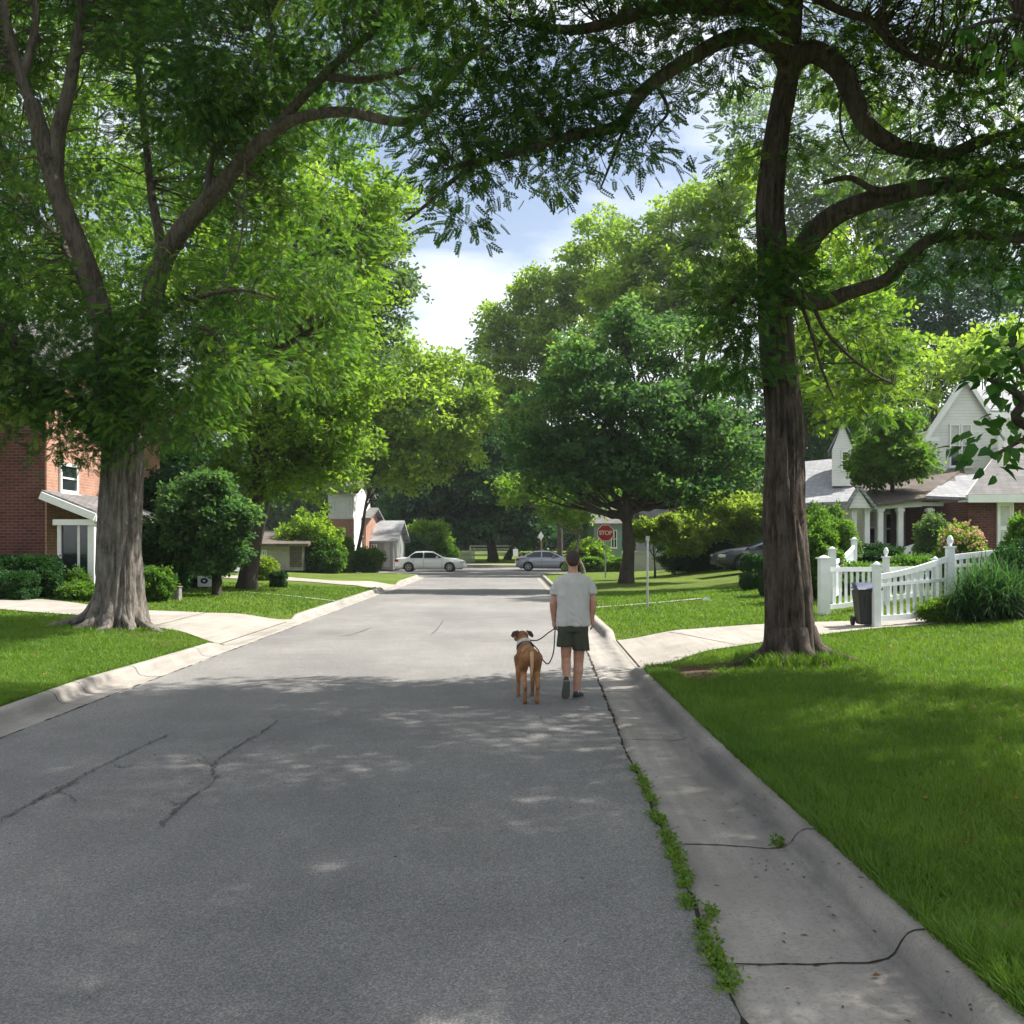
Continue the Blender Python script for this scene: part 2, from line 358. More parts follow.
# ------------------------------------------------------------------ tree machinery
def unit(a): return a/np.maximum(np.linalg.norm(a, axis=-1, keepdims=True), 1e-9)
def catmull(pts, n):
    pts = np.asarray(pts, float); p = np.vstack([2*pts[0]-pts[1], pts, 2*pts[-1]-pts[-2]]); out = []
    for i in range(len(pts)-1):
        a, b, c, d = p[i:i+4]
        for k in range(n):
            t = k/n; out.append(.5*((2*b)+(-a+c)*t+(2*a-5*b+4*c-d)*t*t+(-a+3*b-3*c+d)*t**3))
    out.append(pts[-1]); return np.array(out)
def tube(pts, rad, sides=8, wob=0.0, seed=0, ridge=0.0, flare=None):
    """smooth closed tube; ridge = bark ridges, flare = (height, amount, lobes)"""
    pts = np.asarray(pts, float); rad = np.asarray(rad, float); n = len(pts)
    tan = np.gradient(pts, axis=0); tan = unit(tan)
    ref = np.array([.31, .95, .05]); u = np.zeros_like(pts); w = np.zeros_like(pts)
    cur = unit(np.cross(tan[0], ref))
    for i in range(n):
        cur = unit(cur-np.dot(cur, tan[i])*tan[i]); u[i] = cur; w[i] = np.cross(tan[i], cur)
    th = np.linspace(0, 2*np.pi, sides, endpoint=False); R = np.repeat(rad[:, None], sides, 1)
    arc = np.concatenate([[0], np.cumsum(np.linalg.norm(np.diff(pts, axis=0), axis=1))])
    ph = seed*1.7
    if wob: R = R*(1+wob*np.sin(th[None]*3+arc[:, None]*2.1+ph)+wob*.6*np.sin(th[None]*5-arc[:, None]*1.3+ph*2))
    if ridge:
        rr = np.zeros_like(R)
        for i in range(n):
            for j in range(sides):
                q = Vector((math.cos(th[j])*3.4*1.6, math.sin(th[j])*3.4*1.6, arc[i]*.55+ph))
                rr[i, j] = -1.5*max(0, .22-abs(noise.noise(q)))/.22+.35*noise.noise(q*2.3)+.35*noise.noise(Vector((math.cos(th[j])*1.2, math.sin(th[j])*1.2, arc[i]*.7+ph)))
        R = R*(1+ridge*rr)
    if flare:
        fh, fa, lobes = flare; f = np.exp(-arc/fh)[:, None]; lob = np.zeros(sides)
        for la, lw, ls in lobes: 
            d = (th-la+np.pi) % (2*np.pi)-np.pi; lob += ls*np.exp(-(d/lw)**2)
        R = R*(1+f*fa*.5)+1.9*R*(f**1.5)*fa*lob[None]*(1+.25*np.sin(arc[:, None]*9+ph))
    V = pts[:, None]+R[..., None]*(np.cos(th)[None, :, None]*u[:, None]+np.sin(th)[None, :, None]*w[:, None])
    V = V.reshape(-1, 3); i = np.arange(n-1)[:, None]*sides; j = np.arange(sides)[None]; j2 = (j+1) % sides
    Q = np.stack([i+j, i+j2, i+sides+j2, i+sides+j], -1).reshape(-1, 4)
    # tip cap: collapse last ring slightly
    return V, Q
class Wood:
    def __init__(s): s.V = []; s.Q = []; s.n = 0; s.nodes = []; s.nr = []
    def add(s, V, Q): s.V.append(V); s.Q.append(Q+s.n); s.n += len(V)
    def limb(s, pts, r0, r1, sides=10, seg=6, wob=.05, seed=0, ridge=0, flare=None, jit=0.0, track=True, pw=1.0):
        pts = np.array(pts, float); c = catmull(pts, seg)
        if jit: c[1:-1] += RNG.normal(0, jit, (len(c)-2, 3))
        t = np.linspace(0, 1, len(c)); rad = r0+(r1-r0)*t**pw
        rad = rad.copy(); rad[-1] = rad[-1]*.25
        V, Q = tube(c, rad, sides, wob, seed, ridge, flare); s.add(V, Q)
        if track: s.nodes.append(c); s.nr.append(rad)
        return c
    def nodesarr(s): return np.concatenate(s.nodes), np.concatenate(s.nr)
    def twigs(s, centers, r=.02, sides=5, maxlen=99):
        N, R = s.nodesarr()
        allp = []; 
        for c in centers:
            d = np.linalg.norm(N-c, axis=1)+np.maximum(0, N[:, 2]-c[2])*.5
            k = int(np.argmin(d)); a = N[k]; L = np.linalg.norm(c-a)
            if L < .15 or L > maxlen: continue
            mid = (a+c)/2+RNG.normal(0, .09*L, 3)+np.array([0, 0, .10*L]); m1 = a*.7+mid*.3+RNG.normal(0, .04*L, 3)
            pts = catmull([a, m1, mid, c], 2); rr = min(R[k]*.6, r*(.6+.35*L))
            V, Q = tube(pts, np.linspace(rr, rr*.25, len(pts)), sides); s.add(V, Q)
    def build(s, name, mat, parent): return np_mesh(name, np.concatenate(s.V), np.concatenate(s.Q), mat, parent, smooth=True)

def frond_t(pairs=5, L=.26, ll=.075, lw=.028, droop=.05):
    V = []
    for k in range(pairs):
        x = L*(.25+.75*(k+.5)/pairs); z = -droop*(x/L)**2
        for sd in (1, -1):
            a = math.radians(58-12*k/pairs)*sd; d = np.array([math.cos(a), math.sin(a), -.25]); d /= np.linalg.norm(d)
            n = np.array([-math.sin(a), math.cos(a), 0]); c = np.array([x, 0, z])
            V += [c, c+d*ll*.5+n*lw*.5+[0,0,.004], c+d*ll, c+d*ll*.5-n*lw*.5+[0,0,.004]]
    V += [np.array([-.05, -.002, .01]), np.array([-.05, .002, .01]), np.array([L, .0015, -droop]), np.array([L, -.0015, -droop])]
    c = np.array([L, 0, -droop]); V += [c, c+[ll*.5, lw*.5, 0], c+[ll, 0, -.01], c+[ll*.5, -lw*.5, 0]]
    return np.array(V)
def sprig_t(n=5, s=.2, seed=1, wr=.62, spread=.8):
    r = np.random.default_rng(seed); V = []
    for k in range(n):
        a = 2*np.pi*k/n+r.uniform(-.4, .4); d = unit(np.array([math.cos(a), math.sin(a), r.uniform(-.7, .4)])); o = d*s*spread*r.uniform(.1, .7)
        nn = unit(np.cross(d, unit(r.normal(0, 1, 3)+np.array([0, 0, 1.2])))); L = s*r.uniform(.8, 1.2)
        V += [o, o+d*L*.5+nn*L*wr*.5, o+d*L, o+d*L*.5-nn*L*wr*.5]
    return np.array(V)
def broad_t(L=.1):
    """one ovate leaf in six quads, folded on its midrib, with a petiole"""
    xs = [0, .22, .6, 1.0]; ws = [0.02, .30, .26, .0]; V = []
    def rib(x): return np.array([x*L, 0, -.14*L*x*x])
    for sd in (1, -1):
        for i in range(3):
            a, b = rib(xs[i]), rib(xs[i+1]); e1 = b+np.array([0, sd*ws[i+1]*L, .10*L*ws[i+1]/.3-.02*L]); e0 = a+np.array([0, sd*ws[i]*L, .10*L*ws[i]/.3-.02*L])
            V += [a, b, e1, e0] if sd > 0 else [a, e0, e1, b]
    V += [np.array([-.35*L, -.012*L, .05*L]), np.array([-.35*L, .012*L, .05*L]), np.array([0, .012*L, 0]), np.array([0, -.012*L, 0])]
    return np.array(V)

def place(tmpls, pos, out, droop=.35, tilt=.5, smin=.75, smax=1.25, rng=RNG):
    """stack templates at pos, long axis along out (xy) + droop"""
    N = len(pos); a = unit(out+rng.normal(0, .45, (N, 3))+np.array([0, 0, -droop]))
    n = unit(rng.normal(0, tilt, (N, 3))+np.array([0, 0, 1.0])); n = unit(n-a*np.sum(a*n, 1, keepdims=True)); b = np.cross(n, a)
    s = rng.uniform(smin, smax, N); R = np.stack([a, b, n], 2)*s[:, None, None]   # columns
    T = tmpls if isinstance(tmpls, list) else [tmpls]; which = rng.integers(0, len(T), N); V = []; idx = []
    for k, t in enumerate(T):
        m = np.where(which == k)[0]
        if len(m) == 0: continue
        V.append((np.einsum('nij,kj->nki', R[m], t)+pos[m][:, None]).reshape(-1, 3)); idx.append(np.repeat(m, len(t)))
    return np.concatenate(V), np.concatenate(idx)

def blob_puffs(blobs, pr, K=.55, world=False, inner=.45):
    C = []; E = []; T = []
    for b in blobs:
        px, py, Y, rx, rz, ry = b[:6]; dens = b[6] if len(b) > 6 else 1.0; tb = b[7] if len(b) > 7 else 0.0
        c = P(px, py, Y); r = np.array([rx*Y/F, ry, rz*Y/F])
        area = 4*np.pi*(((r[0]*r[1])**1.6+(r[0]*r[2])**1.6+(r[1]*r[2])**1.6)/3)**(1/1.6)
        n = max(3, int(dens*K*area/pr**2))
        d = unit(RNG.normal(0, 1, (n, 3))); u = inner+(1-inner)*RNG.random((n, 1))**.6
        C.append(c+d*r*u*np.array([1, 1, 1])); E.append(np.repeat(c[None], n, 0)); T.append(np.full(n, tb))
    return np.concatenate(C), np.concatenate(E), np.concatenate(T)
def puff_leaves(C, E, T, pr, nl, tm, droop=.35, tilt=.5, flat=.6, smin=.75, smax=1.25, tvar=.18, tbase=.42, keep=None):
    n = len(C); m = nl; d = unit(RNG.normal(0, 1, (n, m, 3))+np.array([0, 0, .35])); u = RNG.random((n, m, 1))**.4
    prs = pr*RNG.uniform(.6, 1.35, (n, 1, 1))
    pos = C[:, None]+d*u*prs*np.array([1, 1, flat]); out = unit((C-E)+1e-6)[:, None]*.5+d*np.array([1, 1, .4])
    pt = np.clip(tbase+T[:, None]+RNG.normal(0, tvar, (n, 1))+RNG.normal(0, .12, (n, m)), 0, 1)
    pos = pos.reshape(-1, 3); out = out.reshape(-1, 3); pt = pt.ravel()
    if keep is not None:
        k = keep(pos); pos, out, pt = pos[k], out[k], pt[k]
    V, idx = place(tm, pos, out, droop, tilt, smin, smax)
    return V, pt[idx]
def quads(V): return np.arange(len(V), dtype=np.int32).reshape(-1, 4)
TREES = []
def make_tree(name, label, cat, base, tr, blobs, leaf, bark, pr=.6, nl=22, tm=None, K=.55, limbs=None, group=None, fork=.38, top=None,
              droop=.3, tbase=.42, tvar=.18, twig_r=.03, twigs=True, trunk_pts=None, sides=14, inner=.45, maxtwig=99, lean=(0,0), keep=None, tilt=.5, limb_bark=None):
    base = np.array(base, float); root = thing(name, label, cat, base, group)
    C, E, T = blob_puffs(blobs, pr, K, inner=inner)
    w = Wood(); cs = [P(*b[:3]) for b in blobs]; ztop = max(c[2] for c in cs); cm = np.mean(cs, axis=0)
    if limbs is None:
        zf = base[2]+fork*(ztop-base[2]); tx, ty = (cm[0]-base[0])*.25+lean[0], (cm[1]-base[1])*.25+lean[1]
        fk = np.array([base[0]+tx, base[1]+ty, zf]); kt = max(cs, key=lambda q: q[2]); tp = kt-np.array([0, 0, .3])
        w.limb([base-[0,0,.3], base+[0,0,.25], (base+fk)/2+RNG.normal(0, .12, 3)*[1,1,0], fk, (fk+tp)/2+RNG.normal(0, .3, 3)*[1,1,0], tp], tr*1.15, tr*.18, sides, 5, .06, seed=len(TREES), flare=(.35, .5, [(0.5,.5,.5),(2.4,.5,.6),(4.3,.5,.5)]))
        for c, bb in zip(cs, blobs):
            br = np.array([bb[3]*bb[2]/F, bb[5], bb[4]*bb[2]/F])
            h = base[2]+(zf-base[2])*RNG.uniform(.75, 1.15); t = (h-base[2])/(zf-base[2]); a = base+(fk-base)*t
            L = np.linalg.norm(c-a)
            if L < .6: continue
            mid = a*.5+c*.5+np.array([0, 0, -.10*L])+RNG.normal(0, .07*L, 3)
            cc = w.limb([a, a*.75+mid*.25+[0,0,.04*L], mid, c], tr*.45, tr*.10, 8, 5, .06, seed=int(h*9), jit=.02)
            for q in range(3):
                s0 = cc[RNG.integers(len(cc)//3, len(cc)-2)]; e = c+np.clip(RNG.normal(0, .4, 3), -.6, .6)*br
                w.limb([s0, (s0+e)/2+RNG.normal(0, .06*L, 3), e], tr*.18, tr*.05, 6, 4, .05)
    else:
        for k_, lm in enumerate(limbs):
            lm(w)
            if k_ == 0 and limb_bark:      # weathered trunk base apart from the darker limbs
                w.build('trunk', M[bark], root); nd, nr = w.nodes, w.nr; w = Wood(); w.nodes, w.nr = [n_[-8:] for n_ in nd], [n_[-8:] for n_ in nr]
    if twigs: w.twigs(C, twig_r, 5, maxtwig)
    w.build('branchwork' if limb_bark else 'trunk', M[limb_bark or bark], root)
    V, pt = puff_leaves(C, E, T, pr, nl, tm, droop=droop, tbase=tbase, tvar=tvar, keep=keep, tilt=tilt)
    np_mesh('crown', V, quads(V), M[leaf], root, smooth=False, tint=pt)
    TREES.append(root); return root

def shrub(name, label, cat, base, r, leaf, n=2500, s=.05, group=None, box=False, stem='bark_dark', tbase=.4, tm=None, lump=.24, droop=.1):
    """leafy mound / clipped hedge: foliage shell around a short woody stem"""
    base = np.array(base, float); r = np.array(r, float); root = thing(name, label, cat, base, group)
    d = unit(RNG.normal(0, 1, (n, 3)))
    if box: d = np.sign(d)*np.abs(d)**.45; d = d/np.maximum(np.abs(d).max(1, keepdims=True), 1e-6)*np.minimum(1.0, 1.12*np.abs(d).max(1, keepdims=True)/np.linalg.norm(d**1, axis=1, keepdims=True)**.35)
    k = 1+lump*np.array([noise.noise(Vector(q*2.1+base))+.6*noise.noise(Vector(q*5.3+base)) for q in d])[:, None]*2
    u = RNG.random((n, 1))**.22 if box else .35+.65*RNG.random((n, 1))**.5
    ctr = base+np.array([0, 0, r[2]*.96]); pos = ctr+d*r*k*u; g = pos[:, 2] > base[2]-.02; pos = pos[g]; d = d[g]
    V, idx = place(tm if tm is not None else [sprig_t(4, s, q) for q in (1, 2, 3)], pos, d, droop, .8)
    pt = np.clip(tbase+RNG.normal(0, .2, len(pos)), 0, 1)
    np_mesh('foliage', V, quads(V), M[leaf], root, tint=pt[idx])
    w = Wood()
    for q in range(5):
        e = ctr+RNG.normal(0, .45, 3)*r; w.limb([base+[0,0,-.1], (base+e)/2+RNG.normal(0, .05, 3), e], .035*max(r[0], .5), .01, 6, 4)
    w.build('stem', M[stem], root); return root
# ------------------------------------------------------------------ setting: ground, lawns, road, kerbs, driveways
def grid(Xf, Ys, Us, zf, name, mat, kind='structure'):
    """rows over Ys, columns Us in 0..1 mapped by Xf(Y, u)"""
    YY, UU = np.meshgrid(Ys, Us, indexing='ij'); XX = Xf(YY, UU); ZZ = zf(XX, YY)
    V = np.stack([XX, YY, ZZ], -1).reshape(-1, 3); n, m = len(Ys), len(Us)
    i = np.arange(n-1)[:, None]*m; j = np.arange(m-1)[None]; Q = np.stack([i+j, i+j+1, i+m+j+1, i+m+j], -1).reshape(-1, 4)
    o = np_mesh(name, V, Q, mat, smooth=True); tag(o, kind=kind); return o
b = MB(); b.add([(-900,-300,-.12),(900,-300,-.12),(900,1500,-.12),(-900,1500,-.12)], [(0,1,2,3)]); tag(b.build('ground', M['ground']), kind='structure')
def dists(maxd, near=.12, k=1.09):
    d = [0]; s = near
    while d[-1] < maxd: d.append(d[-1]+s); s *= k
    return np.array(d)/d[-1], d[-1]
Ud, Dm = dists(140)
YsR = np.concatenate([np.arange(-15, 24, .2), np.arange(24, YR_END+.01, .5)]); YsL = np.concatenate([np.arange(-15, 28, .2), np.arange(28, YL_END+.01, .5)])
grid(lambda Y, u: xr(Y)+.005+u*Dm, YsR, Ud, lambda x, y: gz(x, y)-.012, 'lawn_right', M['lawn'])
grid(lambda Y, u: xl(Y)-.005-u*Dm, YsL, Ud, lambda x, y: gz(x, y)-.012, 'lawn_left', M['lawn'])
# strip between the right corner and the cross street
grid(lambda Y, u: -160+320*u, np.concatenate([np.arange(84.2, 130, 2), np.arange(130, 400, 30)]), np.linspace(0, 1, 60), lambda x, y: .15+.012*np.maximum(y-84, 0), 'lawn_far', M['lawn'])
# the rest of the right block up to the cross street
ASR = lambda Y: np.interp(Y, [-20, 3, 4.15, 5.8, 8.3, 11.8, 15.3, 20, 30, 60], [.84, .86, .875, .935, .99, 1.10, 1.22, 1.38, 1.45, 1.35]) +(xr(Y)-xr0(Y))
ASL = lambda Y: np.interp(Y, [-20, 9.4, 11.8, 19, 60], [-4.76, -4.8, -4.84, -4.86, -4.95])+(xl(Y)-xl0(Y))
def roadz(x, y): return .016-.0009*(x+1.9)**2*0+.0*x
Yr = np.concatenate([np.arange(-15, 30, .3), np.arange(30, YR_END, 1.0), [YR_END]])
e = .02
def edge_noise(Y): return np.array([.018*noise.noise(Vector((y*2.3, 0, 0)))+.03*noise.noise(Vector((y*.6, 3, 0))) for y in np.ravel(Y)]).reshape(np.shape(Y))
grid(lambda Y, u: (ASL(Y)+edge_noise(Y+50))*(1-u)+(ASR(Y)+edge_noise(Y))*u, Yr, np.linspace(0, 1, 20), lambda x, y: .014+0*x+.004*np.sin(x*.7)*np.sin(y*.21), 'road', M['asphalt'])
grid(lambda Y, u: -160+u*320, np.linspace(YL_END, 84, 8), np.linspace(0, 1, 40), lambda x, y: .014+0*x, 'cross_street', M['asphalt'])

def kerb(name, xb, xa, drop, sgn, Ys):
    prof = [(-.035, -.10), (-.03, .135), (0.0, .150), (.04, .153), (.09, .148), (.122, .132), (.146, .095), (.166, .052), (.20, .024), (.29, .008)]
    V = []; m = len(prof)+5
    for Y in Ys:
        B, A = float(xb(Y)), float(xa(Y)); k = 1-float(drop(Y)); wv = .006*noise.noise(Vector((Y*1.2, sgn, 0)))
        for d, z in prof:
            V.append((B-sgn*(d+wv), Y, (z*k+.012*(1-k)*(z > 0)) if z > 0 else z))
        x0 = B-sgn*.29
        for q in range(1, 6):
            f = q/5; V.append((x0+(A-x0)*f-sgn*(.012 if q == 5 else 0), Y, .008+(.006-.008)*f if q < 5 else -.03))
    tn = np.tile(np.interp(np.arange(m), [0, 3, 5, 7, 8, 9, 11, m-1], [0, 0, .55, .85, .8, .45, .12, 0]), len(Ys))*(.95 if sgn > 0 else .4)  # kerb face and toe darkened: shade put into the colour along with water stain
    n = len(Ys); V = np.array(V); i = np.arange(n-1)[:, None]*m; j = np.arange(m-1)[None]
    Q = np.stack([i+j, i+m+j, i+m+j+1, i+j+1] if sgn < 0 else [i+j, i+j+1, i+m+j+1, i+m+j], -1).reshape(-1, 4)
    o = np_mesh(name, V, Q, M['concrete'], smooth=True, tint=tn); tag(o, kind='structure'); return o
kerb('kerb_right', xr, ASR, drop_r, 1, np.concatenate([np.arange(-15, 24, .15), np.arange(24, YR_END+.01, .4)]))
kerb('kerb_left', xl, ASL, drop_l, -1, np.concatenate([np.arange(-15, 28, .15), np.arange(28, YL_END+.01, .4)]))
b = MB(); b.box(-160, float(xl(YL_END))-.02, YL_END-.15, YL_END+.15, -.1, .15); b.box(float(xr(YR_END))+.02, 160, YR_END-.15, YR_END+.15, -.1, .15); b.box(-160, 160, 84, 84.28, -.1, .155)
tag(b.build('kerb_cross_street', M['concrete'], bevel=.03), kind='structure')

def kz(d, k=1.0):
    return np.interp(d, [-.03, 0, .04, .09, .122, .146, .166, .20, .29, .5], [.135, .150, .153, .148, .132, .095, .052, .024, .008, .006])*k
def ribbon(pts, w, name, mat, jag=.2, z=.0):
    """thin strip along 3d pts, width w, lies on top"""
    pts = np.array(pts, float); n = len(pts); t = unit(np.gradient(pts, axis=0)); s = unit(np.cross(t, [0, 0, 1.0]))
    ws = w*(1+jag*RNG.normal(0, 1, n)); ws = np.maximum(ws, w*.25); ws[0] *= .3; ws[-1] *= .3
    V = np.stack([pts-s*ws[:, None]/2+[0,0,z], pts+s*ws[:, None]/2+[0,0,z]], 1).reshape(-1, 3)
    Q = np.array([[2*i, 2*i+1, 2*i+3, 2*i+2] for i in range(n-1)]); return V, Q
def multi(rs, name, mat, kind='structure'):
    V = []; Q = []; n = 0
    for v, q in rs: V.append(v); Q.append(q+n); n += len(v)
    o = np_mesh(name, np.concatenate(V), np.concatenate(Q), mat); tag(o, kind=kind); return o
rs = []
for Y0, sk, w in ((6.08, -.22, .014), (4.33, .02, .012), (9.35, -.12, .012), (12.45, -.1, .014), (2.9, 0, .012), (22.5, 0, .015), (25.5, 0, .015)):
    pts = []
    for f in np.linspace(0, 1, 34):
        Y = Y0+sk*f**2+.012*noise.noise(Vector((f*7, Y0, 0))); A, B = float(ASR(Y)), float(xr(Y)); x = A+.01+(B-A-.01)*f; pts.append((x, Y, float(kz(B-x, 1-float(drop_r(Y))))+.005))
    rs.append(ribbon(pts, w, '', None, .25))
for Y0, sk in ((11.45, 0), (12.25, 0), (13.9, 0), (16.4, 0), (20, 0), (27, 0), (31, 0), (35, 0)):
    pts = []
    for f in np.linspace(0, 1, 26):
        Y = Y0+.012*noise.noise(Vector((f*7, Y0, 0))); A, B = float(ASL(Y)), float(xl(Y)); x = A-.01+(B-A+.01)*f; pts.append((x, Y, float(kz(x-B, 1-float(drop_l(Y))))+.003))
    rs.append(ribbon(pts, .016, '', None, .25))
multi(rs, 'kerb_joints', M['joint'])
# dirt-filled seam between asphalt and gutter
pts = [(float(ASR(y))+float(edge_noise(np.array([y]))[0])+.004, y, .0185) for y in np.arange(2.5, 40, .07)]
multi([ribbon(pts, .022, '', None, .7)], 'gutter_seam', M['joint'])
pts = [(float(ASL(y))-.004, y, .0185) for y in np.arange(6, 40, .1)]
multi([ribbon(pts, .018, '', None, .7)], 'gutter_seam_left', M['joint'])
# cracks in the asphalt
def crack(pix, w, amp=.03):
    p = np.array([G(a, b_) for a, b_ in pix]); p[:, 2] = .0215; c = catmull(p, 14)
    c[:, :2] += np.array([[noise.noise(Vector((i*.45, 1, 0)))+.5*noise.noise(Vector((i*1.3, 1, 5))), noise.noise(Vector((i*.45, 9, 0)))] for i in range(len(c))])*amp
    return ribbon(c, w, '', None, .45)
rs = [crack([(157,830),(186,803),(214,782),(213,768),(222,757),(248,741),(262,733),(277,721)], .015, .05),
      crack([(-5,824),(30,805),(58,792),(84,776),(110,763),(137,750),(168,735)], .013, .05),
      crack([(30,806),(55,790),(80,784)], .014), crack([(340,637),(352,635),(364,631),(371,628)], .035, .03), crack([(430,636),(437,630),(441,624),(444,620)], .03, .02),
      crack([(196,760),(214,768)], .010, .02), crack([(186,803),(176,806),(170,803)], .009, .02), crack([(248,741),(256,744),(266,742)], .008, .02), crack([(110,763),(120,768),(134,766)], .009, .02), crack([(58,792),(70,797),(76,803)], .009, .02), crack([(196,752),(214,768)], .006, .02), crack([(480,566.5+7),(520,574.5),(545,574)], .12, .1)]
multi(rs, 'road_cracks', M['crack'])

# driveways and paths: sheets 16 mm above the lawn
def sheet(name, quadpts, mat, nu=40, nv=16, lift=.012, jitter=0):
    """bilinear patch between four corners given as (x, Y)"""
    a, b_, c, d = [np.array(q, float) for q in quadpts]; u = np.linspace(0, 1, nu)[:, None, None]; v = np.linspace(0, 1, nv)[None, :, None]
    Pp = a*(1-u)*(1-v)+b_*u*(1-v)+c*u*v+d*(1-u)*v; X, Y = Pp[..., 0], Pp[..., 1]
    V = np.stack([X, Y, gz(X, Y)+lift], -1).reshape(-1, 3); i = np.arange(nu-1)[:, None]*nv; j = np.arange(nv-1)[None]
    Q = np.stack([i+j, i+nv+j, i+nv+j+1, i+j+1], -1).reshape(-1, 4); return V, Q
def patch(name, plist, mat, lift=.012):
    return multi([sheet('', p, mat, lift=lift) for p in plist], name, mat)
patch('driveway_right', [[(xr(15)-.02, 14.35), (4.1, 16.25), (4.1, 19.0), (xr(19)-.02, 19.1)], [(4.1, 16.25), (6.6, 17.5), (6.6, 19.3), (4.1, 19.0)], [(6.6, 17.5), (12, 19.0), (12, 21.2), (6.6, 19.3)]], M['concrete_pale'])
patch('driveway_left', [[(xl(18)+.02, 18.2), (-7.2, 20.0), (-7.2, 23.5), (xl(24)+.02, 24.1)], [(-7.2, 20.0), (-9.4, 22.0), (-9.4, 24.5), (-7.2, 23.5)], [(-9.4, 22.0), (-11.5, 22.8), (-11.5, 25.8), (-9.4, 24.5)], [(-11.5, 22.8), (-24, 28.0), (-24, 32), (-11.5, 25.8)]], M['concrete_pale'])
patch('driveway_left_far', [[(xl(41)+.02, 41.2), (-8, 42.6), (-8, 46.0), (xl(46)+.02, 46.6)], [(-8, 42.6), (-26, 49), (-26, 52.5), (-8, 46.0)]], M['concrete_pale'])
patch('path_right', [[(xr(27)+.05, 26.6), (5.6, 28.3), (5.6, 28.62), (xr(27)+.05, 26.95)]], M['concrete'])
patch('path_left', [[(xl(31)-.02, 30.2), (-9.0, 33.5), (-9.0, 33.75), (xl(31)-.02, 30.45)]], M['concrete'])
patch('sidewalk_left', [[(-12, 59.2), (-60, 59.2), (-60, 60.6), (-12, 60.6)]], M['concrete_pale'])
b = MB(); b.slab([(-160, 86.5, .17), (160, 86.5, .17), (160, 88.6, .20), (-160, 88.6, .20)], (0, 0, .03)); tag(b.build('sidewalk_far', M['concrete_pale']), kind='structure')
# expansion joints on the driveways
def jline(p0, p1, w=.018):
    u = np.linspace(0, 1, 24)[:, None]; q = np.array(p0)*(1-u)+np.array(p1)*u
    return ribbon(np.column_stack([q, gz(q[:, 0], q[:, 1])+.016]), w, '', None, .15)
multi([jline((3.6, 15.95), (2.95, 19.0)), jline((5.2, 16.85), (4.9, 19.1)), jline((xr(15)+.04, 14.5), (xr(19)+.04, 19.1), .03), jline((-7.2, 20.0), (-7.2, 23.5)), jline((-9.8, 22.2), (-9.8, 24.6)), jline((xl(20)-.1, 18.3), (xl(20)-.1, 24.0), .03)], 'driveway_joints', M['joint'])
# bare soil by the tree feet and along the kerb
def soilpatch(c, rx, ry, seed=0):
    n = 40; V = [(c[0], c[1], float(gz(c[0], c[1]))+.012)]
    for k in range(n):
        a = 2*math.pi*k/n; q = 1+.45*noise.noise(Vector((math.cos(a)*1.7, math.sin(a)*1.7, seed))); x = c[0]+rx*q*math.cos(a); y = c[1]+ry*q*math.sin(a); V.append((x, y, float(gz(x, y))+.001))
    return np.array(V), np.array([[0, 1+k, 1+(k+1) % n, 1+(k+1) % n] for k in range(n)])
b = MB()
for c, rx, ry, sd in (((2.35, 13.0), .35, .8, 1), ((-5.75, 17.0), .33, .75, 2), ((2.9, 13.5), .6, .35, 3), ((-6.75, 18.35), .55, .35, 4), ((-7.6, 18.55), .75, .25, 5)):
    v, q = soilpatch(c, rx, ry, sd); b.add(v, [tuple(x[:3]) for x in q])
for k in range(46):
    y = 3.3+k*.17; x = float(xr(y))+.06+.03*math.sin(k*1.9); v, q = soilpatch((x, y), .07, .12, k); b.add(v, [tuple(x_[:3]) for x_ in q])
tag(b.build('bare_soil', M['soil']), kind='structure')
# ------------------------------------------------------------------ buildings
def gable_roof(b, x0, x1, y0, y1, z0, zr, axis='x', over=.35, t=.16):
    """two thick roof slabs; ridge along axis"""
    if axis == 'x':
        ym = (y0+y1)/2; s = (zr-z0)/(ym-y0)
        b.slab([(x0-over,y0-over,z0-s*over),(x1+over,y0-over,z0-s*over),(x1+over,ym,zr),(x0-over,ym,zr)], (0,0,t))
        b.slab([(x0-over,ym+.003,zr),(x1+over,ym+.003,zr),(x1+over,y1+over,z0-s*over),(x0-over,y1+over,z0-s*over)], (0,0,t))
    else:
        xm = (x0+x1)/2; s = (zr-z0)/(xm-x0)
        b.slab([(x0-over,y0-over,z0-s*over),(xm,y0-over,zr),(xm,y1+over,zr),(x0-over,y1+over,z0-s*over)], (0,0,t))
        b.slab([(xm+.003,y0-over,zr),(x1+over,y0-over,z0-s*over),(x1+over,y1+over,z0-s*over),(xm+.003,y1+over,zr)], (0,0,t))
def gable_end(b, x0, x1, y, z0, zr, t=.2):
    b.slab([(x0,y,z0),(x1,y,z0),((x0+x1)/2,y,zr)], (0,t,0))
